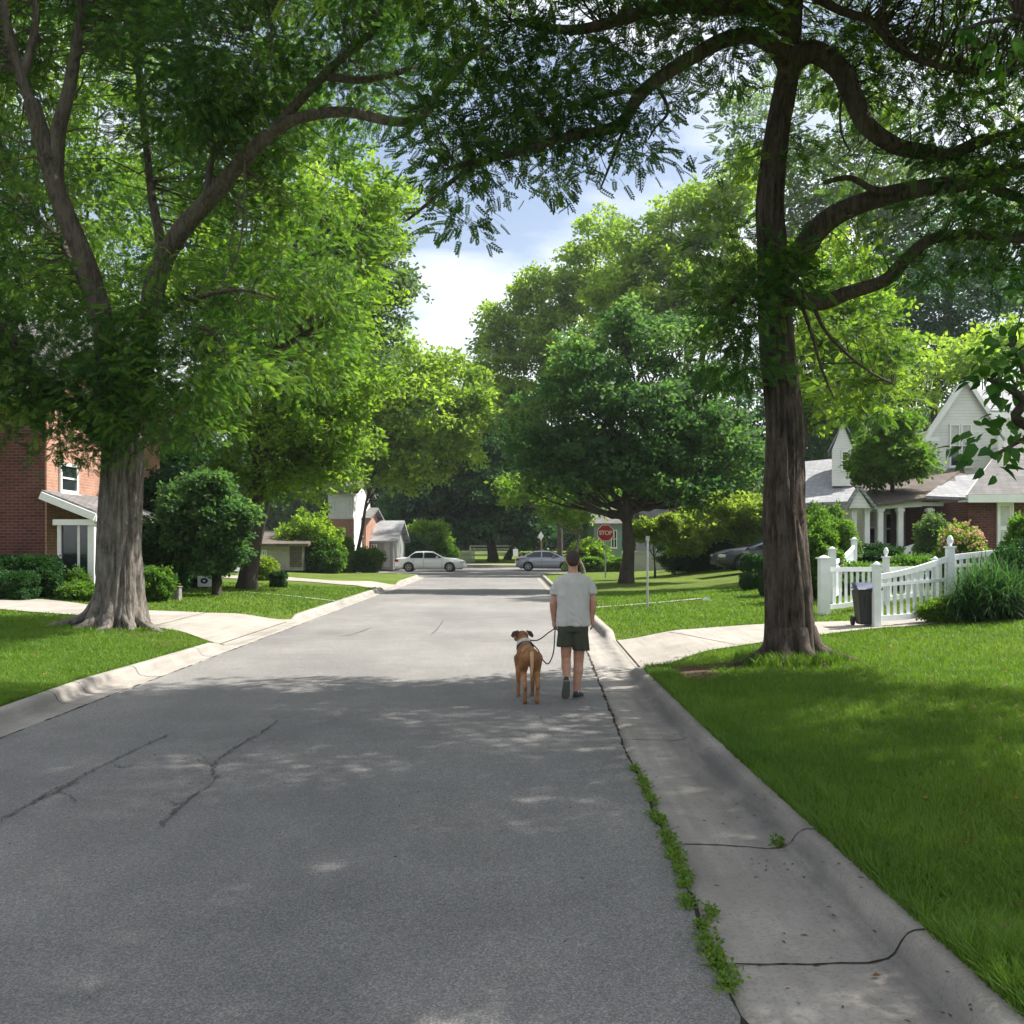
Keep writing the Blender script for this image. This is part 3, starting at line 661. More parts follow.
def window(root, x0, x1, z0, z1, y, face='-y', frame='white_paint', bars=1, cross=True, fw=.07, label=None, curtain=False):
    """real frame, sill and pane on a wall; face -y (at y) or +x (x0,x1 are then Y values and y the wall x)"""
    f = MB(); p = MB(); s = MB()
    def bx(b, a0, a1, d0, d1, c0, c1):
        if face == '-y': b.box(a0, a1, y-d1, y-d0, c0, c1)
        elif face == '+x': b.box(y+d0, y+d1, a0, a1, c0, c1)
        else: b.box(y-d1, y-d0, a0, a1, c0, c1)
    bx(f, x0, x0+fw, .003, .07, z0, z1); bx(f, x1-fw, x1, .003, .07, z0, z1); bx(f, x0+fw, x1-fw, .003, .07, z1-fw, z1); bx(f, x0+fw, x1-fw, .003, .07, z0, z0+fw)
    for k in range(bars):
        xm = x0+(x1-x0)*(k+1)/(bars+1); bx(f, xm-.03, xm+.03, .003, .062, z0+fw, z1-fw)
    if cross: bx(f, x0+fw, x1-fw, .003, .055, (z0+z1)/2-.025, (z0+z1)/2+.025)
    bx(p, x0+fw, x1-fw, .004, .03, z0+fw, z1-fw); bx(s, x0-.05, x1+.05, .003, .12, z0-.06, z0-.002)
    fo = f.build('window', M[frame], root); p.build('pane', M['glass'], fo); s.build('sill', M[frame], fo)
    if curtain:
        c = MB(); bx(c, x0+fw, x1-fw, .031, .034, (z0+z1)/2, z1-fw); c.build('blind', M['curtain'], fo)
    return fo

def part(root, name, mat, fn, **k):
    b = MB(); fn(b); return b.build(name, M[mat], root, **k)

# --- right: white sided house with brick wing and porch
def X(px, Y): return (px-CX)/F*Y
def Z(py, Y): return HC-(py-CY)/F*Y
h = thing('house', 'white sided house with steep gable, brick wing and columned porch behind the fence', 'house', (17, 41, 1.4))
YM = 40.0; zg = 1.15
xA, xB = X(905, YM), X(972, YM)
part(h, 'wall', 'siding_cream', lambda b: (b.box(X(936, YM), X(975, YM), YM, YM+7, zg-.4, Z(500, YM)), b.box(X(862, YM), X(905, YM), YM-.6, YM+7, zg-.4, Z(503, YM))))
part(h, 'brick_wall', 'brick', lambda b: b.box(X(905, YM), X(936, YM), YM-.3, YM+7, zg-.4, Z(500, YM)))
# upper gable front
x0, x1 = X(930, 41), X(998, 41); xm = (x0+x1)/2; ze = Z(430, 41); zp = Z(379, 41)
part(h, 'gable_wall', 'siding_white', lambda b: (b.box(x0, x1, 41, 42.4, Z(502, 41), ze), gable_end(b, x0, x1, 41, ze, zp-.02, .3)))
def groof(b):
    s = (zp-ze)/(xm-x0); o = .25
    for sd in (-1, 1): b.slab([(xm+sd*.002, 40.8, zp), (xm+sd*(xm-x0+o), 40.8, ze-s*o), (xm+.42+sd*(xm-x0+o), 41.9, ze-s*o), (xm+.42+sd*.002, 41.9, zp)], (0, 0, .12))
part(h, 'gable_roof', 'shingle_pale', groof)
def barge(b):
    s = (zp-ze)/(xm-x0); o = .28
    for sd in (-1, 1):
        xe = xm+sd*(xm-x0+o); b.obox((xe, 40.77, ze-s*o-.02), (xm, 40.77, zp-.02), .05, .15)
    b.obox((x0-.30, 40.72, ze-s*o-.02), (x0+.25, 40.72, ze-s*o+.02), .12, .16)
part(h, 'barge_board', 'white_paint', barge)
window(h, X(949, 41), X(959.7, 41), Z(467, 41), Z(424, 41), 41, fw=.06, bars=0, curtain=True); window(h, X(960.5, 41), X(971.5, 41), Z(467, 41), Z(424, 41), 41, fw=.06, bars=0, curtain=True)
# main block to the right with its own roof
part(h, 'side_wall', 'siding_white', lambda b: b.box(X(984, 43), X(1100, 43), 43, 48, zg, Z(408, 43)))
part(h, 'main_roof', 'shingle_pale', lambda b: gable_roof(b, X(988, 43), X(1100, 43), 43, 48, Z(412, 43), Z(393, 45.5), 'x', .2, .14))
part(h, 'fascia', 'white_paint', lambda b: b.box(X(975, 43), X(1100, 43), 42.45, 42.53, Z(420, 43), Z(414, 43)))
# brick wing front right
YW = 34.0; xw = X(968, YW)
part(h, 'brick_wing', 'brick', lambda b: b.box(xw, X(1110, YW), YW, YW+7, .6, Z(501, YW)))
part(h, 'wing_roof', 'shingle', lambda b: (b.slab([(X(962, YW), YW-.4, Z(498, YW)), (X(1115, YW), YW-.4, Z(498, YW)), (X(1110, YW+6.5), YW+6.5, Z(440, YW+6.5)), (X(1008, YW+6.5), YW+6.5, Z(440, YW+6.5))], (0, 0, .12)),))
part(h, 'wing_fascia', 'white_paint', lambda b: (b.box(X(962, YW), X(1115, YW), YW-.47, YW-.41, Z(503, YW), Z(495, YW)), b.obox((X(962, YW)-.02, YW-.4, Z(498, YW)+.03), (X(1007.5, YW+6.5), YW+6.4, Z(440, YW+6.5)), .08, .14)))
part(h, 'soffit', 'white_paint', lambda b: b.box(X(962, YW), X(1115, YW), YW-.4, YW+.3, Z(502, YW)+.0, Z(501, YW)+.02))
dr = part(h, 'door', 'white_paint', lambda b: (b.box(X(998, YW), X(1011, YW), YW-.05, YW-.003, Z(560, YW), Z(502.5, YW)), b.box(X(996.4, YW), X(998, YW)-.002, YW-.09, YW-.003, Z(560, YW), Z(501.5, YW)), b.box(X(1011, YW)+.002, X(1012.6, YW), YW-.09, YW-.003, Z(560, YW), Z(501.5, YW))))
part(dr, 'panel', 'curtain', lambda b: (b.box(X(1000, YW), X(1009, YW), YW-.06, YW-.052, Z(526, YW), Z(506, YW)), b.box(X(1000, YW), X(1009, YW), YW-.06, YW-.052, Z(552, YW), Z(530, YW))))
part(h, 'downpipe', 'white_paint', lambda b: (b.obox((xw-.08, YW-.3, Z(503, YW)), (xw-.08, YW-.3, .8), .09, .09)))
# porch
YP = 36.0; zp0 = 1.0
part(h, 'porch_floor', 'concrete', lambda b: b.box(X(846, YP), X(968, YP), YP-.1, YM-.32, .6, Z(558, YP)))
pr_ = part(h, 'porch_roof', 'shingle_brown', lambda b: (b.slab([(X(874, YP), YP-.35, Z(507, YP)), (X(921, YP), YP-.35, Z(501, YP)), (X(963, 41)-.02, 40.9, Z(470, 40.9)), (X(862, 39.5), 40.9, Z(484, 40.9))], (0, 0, .1)),
     b.slab([(X(921, YP)+.01, YP-.35, Z(501, YP)), (X(972, YP), YP-.30, Z(503, YP)), (X(971, 40), 40.9, Z(472, 40.9)), (X(963, 41), 40.9, Z(470, 40.9))], (0, 0, .095))))
part(h, 'porch_roof_hip', 'shingle_pale', lambda b: b.slab([(X(921.5, YP), YP-.36, Z(499, YP)), (X(971.5, YP), YP-.31, Z(501, YP)), (X(971, 40), 39.6, Z(476.5, 39.6)), (X(946, 40), 39.6, Z(479, 39.6))], (0, 0, .10)))
def pedi(b):
    a, c, m = X(846, YP-.5), X(875, YP-.5), X(859.5, YP-.5)
    b.slab([(a+.12, YP-.42, Z(508, YP-.5)), (c-.12, YP-.42, Z(508, YP-.5)), (m, YP-.42, Z(489, YP-.5))], (0, .25, 0))
part(h, 'pediment', 'siding_white', pedi)
def pedr(b):
    a, c, m = X(845, YP-.5), X(876, YP-.5), X(859.5, YP-.5)
    b.obox((a, YP-.45, Z(509, YP-.5)), (m, YP-.45, Z(486.5, YP-.5)), .14, .10); b.obox((c, YP-.45, Z(508, YP-.5)), (m, YP-.45, Z(486.5, YP-.5)), .14, .10)
    b.slab([(a, YP-.38, Z(509, YP-.5)), (m, YP-.38, Z(486.5, YP-.5)), (m+1.2, YP+3.6, Z(486.5, YP-.5)), (a+1.2, YP+3.6, Z(509, YP-.5))], (0, 0, .06))
    b.slab([(c, YP-.38, Z(508, YP-.5)), (m+.003, YP-.38, Z(486.5, YP-.5)), (m+1.203, YP+3.6, Z(486.5, YP-.5)), (c+1.2, YP+3.6, Z(508, YP-.5))], (0, 0, .06))
part(h, 'pediment_roof', 'shingle_pale', pedr)
part(h, 'porch_beam', 'white_paint', lambda b: (b.obox((X(848, YP), YP, Z(508, YP)), (X(921, YP), YP, Z(504, YP)), .16, .2), b.obox((X(921, YP), YP, Z(504, YP)), (X(968, YP), YP, Z(504.5, YP)), .16, .14)))
for px in (853.5, 866.5, 880, 900, 929.5):
    part(h, 'porch_column', 'white_paint', lambda b: (b.box(X(px, YP)-.09, X(px, YP)+.09, YP-.09, YP+.09, Z(556, YP), Z(508, YP)), b.box(X(px, YP)-.13, X(px, YP)+.13, YP-.13, YP+.13, Z(511.5, YP), Z(509, YP)), b.box(X(px, YP)-.13, X(px, YP)+.13, YP-.13, YP+.13, Z(557.5, YP), Z(554.5, YP))))
part(h, 'porch_wall', 'white_paint', lambda b: b.slab([(X(901, YP-.3), YP-.6, Z(560, YP)), (X(919, YP-.3), YP-.6, Z(560, YP)), (X(919, YP-.3), YP-.6, Z(543.5, YP)), (X(916, YP-.3), YP-.6, Z(542.5, YP)), (X(901, YP-.3), YP-.6, Z(547.5, YP))], (0, .15, 0)))
window(h, X(865, YM-.6), X(876, YM-.6), Z(545, YM), Z(511, YM), YM-.6, bars=0, curtain=True); window(h, X(884, YM-.6), X(898, YM-.6), Z(545, YM), Z(513, YM), YM-.6, bars=1)
window(h, X(941, YM), X(949, YM), Z(531, YM), Z(512, YM), YM, bars=0, frame='stucco'); window(h, X(952, YM), X(958, YM), Z(545, YM), Z(510, YM), YM, bars=0, frame='stucco')
fd = part(h, 'front_door', 'door_wood', lambda b: b.box(X(917, YM), X(927, YM), YM-.36, YM-.303, Z(556, YM), Z(509, YM)))
part(fd, 'door_frame', 'white_paint', lambda b: (b.box(X(915.8, YM), X(917, YM)-.003, YM-.4, YM-.303, Z(556, YM), Z(508, YM)), b.box(X(927, YM)+.003, X(928.2, YM), YM-.4, YM-.303, Z(556, YM), Z(508, YM))))

# --- second house on the right, only its dormer and front roof show
h = thing('house', 'pale house with a small gabled dormer behind the trees right of the brown trunk', 'house', (18, 52, 1.4))
YD = 50.0
part(h, 'wall', 'siding_teal', lambda b: b.box(X(800, YD), X(872, YD), YD+2, YD+9, .8, Z(500, YD+2)))
part(h, 'roof', 'shingle_pale', lambda b: (b.slab([(X(797, YD), YD+1.3, Z(506, YD)), (X(874, YD), YD+1.3, Z(503, YD)), (X(876, YD), YD+7, Z(462, YD+7)), (X(806, YD), YD+7, Z(468, YD+7))], (0, 0, .18)),
     b.slab([(X(806, YD), YD+7.01, Z(468, YD+7)), (X(876, YD), YD+7.01, Z(462, YD+7)), (X(876, YD), YD+11, Z(500, YD+9)), (X(800, YD), YD+11, Z(500, YD+9))], (0, 0, .17))))
dx0, dx1 = X(838, YD+2), X(860, YD+2)
do = part(h, 'dormer', 'siding_white', lambda b: (b.slab([(dx0, YD+3, Z(486, YD+3)), (dx1, YD+3, Z(486, YD+3)), (dx1, YD+3, Z(448, YD+2)), ((dx0+dx1)/2, YD+3, Z(421, YD+2)), (dx0, YD+3, Z(448, YD+2))], (.95, 2.6, 0))))
part(do, 'dormer_roof', 'shingle_pale', lambda b: [b.slab([((dx0+dx1)/2+sd*.002, YD+2.8, Z(420, YD+2)), ((dx0+dx1)/2+sd*.85, YD+2.8, Z(451.5, YD+2)), ((dx0+dx1)/2+.9+sd*.85, YD+5.4, Z(451.5, YD+2)), ((dx0+dx1)/2+.9+sd*.002, YD+5.4, Z(420, YD+2))], (0, 0, .11)) for sd in (-1, 1)])
window(h, X(841, YD+3), X(848.5, YD+3), Z(470, YD+3), Z(451, YD+3), YD+3, bars=0); window(h, X(849.5, YD+3), X(857, YD+3), Z(470, YD+3), Z(451, YD+3), YD+3, bars=0)
window(h, X(842, YD+2), X(862, YD+2), Z(538, YD+2), Z(512, YD+2), YD+2, bars=2); part(h, 'post', 'white_paint', lambda b: b.box(X(833, YD+1.2), X(837, YD+1.2), YD+1.2, YD+1.45, .9, Z(504, YD+1.2)))

# --- left brick house
h = thing('house', 'red brick house with a white framed side porch behind clipped hedges on the left', 'house', (-18, 32, .5))
hx = -13.1
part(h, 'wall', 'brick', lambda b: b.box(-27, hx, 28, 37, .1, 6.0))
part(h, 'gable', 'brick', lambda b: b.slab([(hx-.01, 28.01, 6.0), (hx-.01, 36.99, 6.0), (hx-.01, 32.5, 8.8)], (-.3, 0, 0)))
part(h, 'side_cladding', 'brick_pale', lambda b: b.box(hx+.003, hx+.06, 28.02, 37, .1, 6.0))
part(h, 'roof', 'shingle', lambda b: gable_roof(b, -27, hx, 28, 37, 6.02, 8.9, 'x', .4, .18))
window(h, 28.75, 29.95, 3.35, 4.25, hx+.06, '+x', fw=.1, bars=0); window(h, 32.5, 33.8, 3.35, 4.6, hx+.06, '+x', bars=0); window(h, -19.5, -18.0, 1.5, 3.0, 28, bars=1)
part(h, 'porch_roof', 'shingle', lambda b: b.slab([(hx+.063, 27.7, 3.28), (hx+1.55, 27.7, 2.70), (hx+1.55, 33.0, 2.70), (hx+.063, 33.0, 3.28)], (0, 0, .10)))
part(h, 'porch_trim', 'white_paint', lambda b: (b.obox((hx-.02+.085, 27.64, 3.22), (hx+1.57, 27.64, 2.62), .09, .20), b.box(hx+1.5, hx+1.58, 27.7, 33.0, 2.50, 2.68), b.box(hx+.35, hx+1.5, 27.75, 27.83, 2.40, 2.56)))
for y in (27.85, 32.8): part(h, 'porch_column', 'white_paint', lambda b: b.box(hx+1.28, hx+1.46, y, y+.18, .2, 2.5))
part(h, 'corner_post', 'white_paint', lambda b: (b.box(hx+.42, hx+.52, 27.88, 28.0, .2, 2.4), b.box(hx+.95, hx+1.02, 27.95, 28.03, .2, 2.4), b.box(hx+.5, hx+1.3, 27.95, 28.03, .2, .75)))
part(h, 'porch_glass', 'glass', lambda b: b.box(hx+.52, hx+.95, 27.96, 27.99, .75, 2.4)); part(h, 'screen', 'glass', lambda b: b.box(hx+1.02, hx+1.28, 27.96, 27.99, .75, 2.4))
part(h, 'floor_slab', 'concrete', lambda b: b.box(hx+.063, hx+1.6, 27.7, 33, 0, .32))
dd = part(h, 'door', 'dark', lambda b: b.box(hx+.062, hx+.11, 29.2, 30.2, .32, 2.35)); part(dd, 'door_frame', 'white_paint', lambda b: (b.box(hx+.062, hx+.15, 29.08, 29.195, .32, 2.45), b.box(hx+.062, hx+.15, 30.205, 30.32, .32, 2.45)))
window(h, 30.8, 32.3, .9, 2.3, hx+.06, '+x', bars=1)

# --- far left houses
def simple_house(label, x0, x1, y0, y1, z0, ze, zr, wall, roof, axis='x', wins=(), lower=None, door=None):
    h = thing('house', label, 'house', ((x0+x1)/2, (y0+y1)/2, z0))
    part(h, 'wall', wall, lambda b: (b.box(x0, x1, y0, y1, z0-.3, ze), (gable_end(b, x0+.01, x1-.01, y0, ze, zr-.02, .2) if axis == 'y' else b.slab([(x0,y0+.01,ze),(x0,y1-.01,ze),(x0,(y0+y1)/2,zr-.02)], (.2,0,0))), (None if axis == 'y' else b.slab([(x1,y0+.01,ze),(x1,y1-.01,ze),(x1,(y0+y1)/2,zr-.02)], (-.2,0,0)))))
    part(h, 'roof', roof, lambda b: gable_roof(b, x0, x1, y0, y1, ze, zr, axis, .4, .16))
    if lower: part(h, 'brick_base', lower[0], lambda b: b.box(x0-.05, x1+.05, y0-.12, y0-.003, z0-.3, lower[1]))
    for wx0, wx1, wz0, wz1 in wins: window(h, wx0, wx1, wz0, wz1, y0-(.12 if lower and wz1 < lower[1] else 0))
    if door: part(h, 'door', door[4], lambda b: b.box(door[0], door[1], y0-(.17 if lower else .06), y0-(.123 if lower else .003), door[2], door[3]))
    return h
YA = 66.0
simple_house('white upper storey house over pale red brick, seen past the yellow green bush', X(328, YA), X(353, YA), YA, YA+8, .5, Z(492, YA), Z(474, YA), 'siding_white', 'shingle', 'x',
  wins=[(X(330.5, YA), X(334, YA), Z(512, YA), Z(500, YA)), (X(348.5, YA), X(352, YA), Z(516, YA), Z(498, YA)), (X(339, YA), X(346, YA), Z(552, YA), Z(530, YA))], lower=('brick_pale', Z(519, YA)))
simple_house('small salmon brick house end between the white house and the low grey roof', X(355, 70), X(366, 70), 70, 77, .5, Z(519, 70), Z(508, 70), 'brick_pale', 'shingle', 'x', wins=[(X(358, 70), X(363, 70), Z(536, 70), Z(524, 70))])
simple_house('low house with a pale grey shingle roof behind the white lamp post', X(366, 72), X(393, 72), 72, 80, .4, Z(541, 72), Z(522, 74), 'siding_grey', 'shingle_pale', 'x', wins=[(X(371, 72), X(377, 72), Z(556, 72), Z(544, 72))], door=(X(384, 72), X(390, 72), .3, Z(543, 72), 'grey_paint'))
simple_house('beige garage with sloping roof left of the yellow green bush', X(240, 58), X(303, 58), 58, 65, .7, Z(545, 58), Z(533, 60), 'stucco', 'shingle_brown', 'x', wins=[(X(262, 58), X(267, 58), Z(560, 58), Z(550, 58))], door=(X(290, 58), X(302, 58), .6, Z(546, 58), 'shingle_brown'))
# right, behind the dark tree
simple_house('grey sided house half hidden behind the big dark tree on the right', X(650, 70), X(690, 70), 70, 78, .5, Z(532, 70), Z(505, 72), 'siding_grey', 'shingle', 'x', wins=[(X(656, 70), X(663, 70), Z(550, 70), Z(538, 70)), (X(670, 70), X(678, 70), Z(550, 70), Z(538, 70))])
simple_house('teal grey house behind the stop sign', X(594, 95), X(622, 95), 95, 103, .3, Z(523, 95), Z(503, 97), 'siding_teal', 'shingle', 'x', wins=[(X(598, 95), X(604, 95), Z(548, 95), Z(530, 95)), (X(611, 95), X(617, 95), Z(548, 95), Z(530, 95))])

def wall_thing(label, x0, x1, y, z0, z1, mat, cap=True, name='wall', cat='wall'):
    r = thing(name, label, cat, ((x0+x1)/2, y, z0)); part(r, 'panel', mat, lambda b: b.box(x0, x1, y, y+.2, z0-.2, z1))
    part(r, 'coping', mat, lambda b: b.box(x0-.05, x1+.05, y-.04, y+.24, z1+.003, z1+.08)); return r
wall_thing('low plain grey garden wall right of the big dark tree', X(634, 62), X(672, 62), 62.0, .3, Z(553, 62), 'stucco')
# board fences far off
def board_fence(label, x0, x1, y, z0, z1, mat, step=2.4):
    r = thing('board_fence', label, 'fence', ((x0+x1)/2, y, z0))
    part(r, 'board_panel', mat, lambda b: [b.box(x, x+.13, y-.02*(k % 2), y+.02-.02*(k % 2)+.01, z0+.05, z1-.02*(k % 3)) for k, x in enumerate(np.arange(x0, x1-.1, .15))])
    n = int((x1-x0)/step)+1
    for k in range(n+1): part(r, 'post', mat, lambda b: b.box(x0+k*(x1-x0)/n-.06, x0+k*(x1-x0)/n+.06, y+.035, y+.15, z0-.2, z1+.08))
    return r
board_fence('weathered grey board fence behind the white car', X(450, 91), X(474, 91), 91, .25, Z(551, 91), 'fence_grey')
def rail_fence(label, x0, x1, y, z0, z1):
    r = thing('rail_fence', label, 'fence', ((x0+x1)/2, y, z0))
    for k in range(4): part(r, 'rail', 'stucco', lambda b: b.box(x0, x1, y-.02, y+.02, z0+.15+(z1-z0-.2)*k/3, z0+.25+(z1-z0-.2)*k/3))
    n = int((x1-x0)/3)+1
    for k in range(n+1): part(r, 'post', 'stucco', lambda b: b.box(x0+k*(x1-x0)/n-.07, x0+k*(x1-x0)/n+.07, y+.025, y+.15, z0-.1, z1+.08))
rail_fence('pale grey rail fence on the sunny lawn beyond the cross street', X(470, 120), X(515, 120), 120, .55, Z(546, 120))

# ------------------------------------------------------------------ picket fences
def picket_fence(label, runs, posts, group='white picket fence sections'):
    """runs: list of (p0, p1, top0, top1, curve) ; posts: (x, Y, zbottom, ztop, width, finial)"""
    c = runs[0][0]; r = thing('picket_fence', label, 'fence', (c[0], c[1], float(gz(c[0], c[1]))), group)
    for (p0, p1, t0, t1, cv, step) in runs:
        p0, p1 = np.array(p0, float), np.array(p1, float); L = np.linalg.norm(p1-p0); d = (p1-p0)/L; nrm = np.array([-d[1], d[0]])
        def top(u): return t0+(t1-t0)*(u**cv)
        def low(u): q = p0+(p1-p0)*u; return float(gz(q[0], q[1]))+.10
        for kind in ('top_rail', 'mid_rail', 'bottom_rail'):
            b = MB(); us = np.linspace(0, 1, 15)
            for a, e in zip(us[:-1], us[1:]):
                za, ze_ = {'top_rail': (top(a)-.05, top(e)-.05), 'mid_rail': (t0-.20+(t1-t0)*.25*a, t0-.20+(t1-t0)*.25*e), 'bottom_rail': (low(a)+.05, low(e)+.05)}[kind]
                qa, qe = p0+(p1-p0)*a, p0+(p1-p0)*e
                b.obox((qa[0], qa[1], za), (qe[0], qe[1], ze_), .055, .10 if kind != 'mid_rail' else .06)
            if kind == 'mid_rail' and abs(t1-t0) < .1: continue
            b.build(kind, M['fence_white'], r)
        for s in np.arange(step*.8, L-step*.3, step):
            q = p0+d*s; u = s/L; b = MB(); z0, z1 = low(u)+.1+.003, top(u)-.1-.003
            w = .035; b.slab([(q[0]-d[0]*w, q[1]-d[1]*w, z0), (q[0]+d[0]*w, q[1]+d[1]*w, z0), (q[0]+d[0]*w, q[1]+d[1]*w, z1), (q[0]-d[0]*w, q[1]-d[1]*w, z1)], (nrm[0]*.02, nrm[1]*.02, 0)); b.build('picket', M['fence_white'], r)
    for (x, y, zt, w, fin) in posts:
        z0 = float(gz(x, y))-.1; b = MB(); b.box(x-w, x+w, y-w, y+w, z0, zt)
        b.box(x-w*1.35, x+w*1.35, y-w*1.35, y+w*1.35, zt+.001, zt+.035)
        if fin: b.lathe((x, y, zt+.035), (0,0,1), [(w*.5, 0), (w*.5, .03), (w*.85, .07), (w*.9, .12), (w*.6, .17), (w*.25, .2)], 12)
        else: b.lathe((x, y, zt+.035), (0,0,1), [(w*1.1, 0), (w*.6, .03), (.005, .05)], 4)
        b.build('post', M['fence_white'], r, bevel=.006)
    return r
A = (X(876.5, 17.7), 17.7); B = (X(950, 18.4), 18.4); C_ = (X(1040, 19.2), 19.2)
picket_fence('white picket fence with a top rail sweeping up to a finial post', [(A, B, Z(574, 17.7), Z(555, 18.4), 1.5, .155), (B, C_, Z(555, 18.4), Z(545, 19.2), 1.0, .155)],
             [(A[0], A[1], Z(566, 17.7), .062, False), (B[0], B[1], Z(548, 18.4), .065, True), (C_[0], C_[1], Z(541, 19.2), .065, True)])
A2 = (X(824, 21.2), 21.2); B2 = (X(886, 21.9), 21.9); C2 = (X(935, 22.5), 22.5)
picket_fence('level white picket fence with a thick end post, right of the brown trunk', [(A2, B2, Z(567, 21.2), Z(567, 21.9), 1, .16), (B2, C2, Z(567, 21.9), Z(566, 22.5), 1, .16)],
             [(A2[0], A2[1], Z(559, 21.2), .105, False), (B2[0], B2[1], Z(558, 21.9), .06, True), (C2[0], C2[1], Z(560, 22.5), .06, False)])
A3 = (X(832, 23.5), 23.5); B3 = (X(854, 28.5), 28.5)
picket_fence('white picket fence section climbing from the thick post towards the porch', [(A3, B3, Z(561, 23.5), Z(545, 28.5), 1.6, .17)], [(A3[0], A3[1], Z(550, 23.5), .075, False), (B3[0], B3[1], Z(540, 28.5), .07, False)])
# ------------------------------------------------------------------ cars
def wheel(root, cx, cy, cz, r, sd, rim='rim'):
    t = MB(); w = .2
    t.lathe((cx, cy-sd*0, cz), (0, sd, 0), [(r*.62, -.19), (r*.93, -.19), (r, -.15), (r, -.03), (r*.94, .004), (r*.66, .006), (r*.63, -.01)], 28)
    wo = t.build('wheel', M['rubber'], root, smooth=False)
    m = MB(); m.lathe((cx, cy, cz), (0, sd, 0), [(r*.62, -.10), (r*.64, .010), (r*.56, .012), (r*.53, -.03), (r*.16, -.028), (r*.14, .005), (.01, .008)], 28)
    for k in range(6):
        a = 2*math.pi*k/6; m.obox((cx+math.cos(a)*r*.12, cy+sd*.003, cz+math.sin(a)*r*.12), (cx+math.cos(a)*r*.57, cy+sd*.003, cz+math.sin(a)*r*.57), .02, r*.16, up=(-math.sin(a), 0, math.cos(a)))
    m.build('rim', M[rim], wo)
def car(name, label, loc, rz, paint, L, prof, belt, cabin, wheels, W=.88, rim='rim', group='cars on the cross street', flip=False):
    """prof: (x, ztop) of hood/deck line; cabin: dict(rear base, rear top, front top, front base, roof z). car points to +x"""
    root = thing(name, label, 'car', (0, 0, 0), group); rw = .33
    xs = np.linspace(0, L, 90); px, pz = zip(*prof); V = []; nsec = 11
    def hw(x):
        e = min(x, L-x); return W*(1-.16*math.exp(-e/.28)-.05*math.exp(-e/.9))
    for x in xs:
        zt = float(np.interp(x, px, pz)); w = hw(x); zb = .20+.10*math.exp(-min(x, L-x)/.2)
        for wx in wheels:
            if abs(x-wx) < rw+.05: zb = max(zb, math.sqrt(max((rw+.05)**2-(x-wx)**2, 0))+rw-.02)
        zbelt = min(belt, zt-.02); zb2 = min(zb, zbelt-.04)
        sec = [(-w*.80, zb2), (-w*.97, zb2+.02), (-w, max(zb2+.04, .48)) if zb2 < .44 else (-w, zb2+.045), (-w*.985, max(zb2+.06, (.48+zbelt)/2)), (-w*.93, zbelt), (-w*.86, zt-.004), (-w*.5, zt+.012), (0, zt+.02)]
        full = sec+[(-a, c) for a, c in sec[-2::-1]]; V += [(x, a, c) for a, c in full]
    m = len(full); n = len(xs); fs = [(i*m+j, i*m+(j+1) % m, (i+1)*m+(j+1) % m, (i+1)*m+j) for i in range(n-1) for j in range(m)]
    b = MB(); b.add(V, fs+[tuple(range(m)), tuple(range((n-1)*m, n*m))[::-1]]); b.build('body', M[paint], root, smooth=True)
    rb, rt, ft, fb, zr, zc = cabin; V = []; cx = np.linspace(rb, fb, 40); m2 = 9
    def rz_(x): 
        t = np.interp(x, [rb, rt, (rt+ft)/2, ft, fb], [zc, zr-.03, zr, zr-.02, zc]); return float(t)
    def cw(z): return W*(.90-.22*(z-zc)/(zr-zc))
    P_ = catmull([(rb, 0, zc), (rt-.18*(rt-rb), 0, zc+(zr-zc)*.86), (rt+.05, 0, zr-.025), ((rt+ft)/2, 0, zr), (ft-.05, 0, zr-.025), (ft+.12*(fb-ft), 0, zc+(zr-zc)*.86), (fb, 0, zc)], 6)
    for q in P_:
        z = q[2]; w0 = W*.90; w1 = cw(z)
        V += [(q[0], -w0, zc-.03), (q[0], -(w0+w1)/2-.005, (zc+z)/2), (q[0], -w1, z-.03*(z > zc+.05)), (q[0], -w1*.8, z+.005), (q[0], 0, z+.02), (q[0], w1*.8, z+.005), (q[0], w1, z-.03*(z > zc+.05)), (q[0], (w0+w1)/2+.005, (zc+z)/2), (q[0], w0, zc-.03)]
    n2 = len(P_); fs = [(i*m2+j, i*m2+j+1, (i+1)*m2+j+1, (i+1)*m2+j) for i in range(n2-1) for j in range(m2-1)]
    b = MB(); b.add(V, fs+[tuple(range(m2)), tuple(range((n2-1)*m2, n2*m2))[::-1]]); b.build('roof', M[paint], root, smooth=True)
    # side windows (front and rear door), windscreen, rear screen
    def side(xa, xb_, sd, nm='side_window'):
        us = np.linspace(0, 1, 12); lo = []; hi = []
        for u in us:
            x = xa+(xb_-xa)*u; zt = float(np.interp(x, P_[:, 0], P_[:, 2]))-.075; z0 = zc+.035
            zt = max(zt, z0+.01)
            def yy(z, zt_=zt): 
                zl = float(np.interp(x, P_[:, 0], P_[:, 2])); w1 = cw(zl); f = (z-(zc-.03))/max(zl-.03-(zc-.03), .05); return sd*(W*.90*(1-f)+w1*f+.034)
            lo.append((x, yy(z0), z0)); hi.append((x, yy(zt), zt))
        bb = MB(); bb.add(lo+hi+[(a, c-sd*.03, d) for a, c, d in lo+hi], [(i, i+1, i+13, i+12) for i in range(11)]+[(i+24, i+25, i+37, i+36) for i in range(11)]); bb.build(nm, M['car_glass'], root)
    mid = (rt+ft)/2-.05
    for sd in (-1, 1): side(rb+.30*(rt-rb)+.1, mid-.04, sd); side(mid+.04, fb-.22*(fb-ft)-.1, sd)
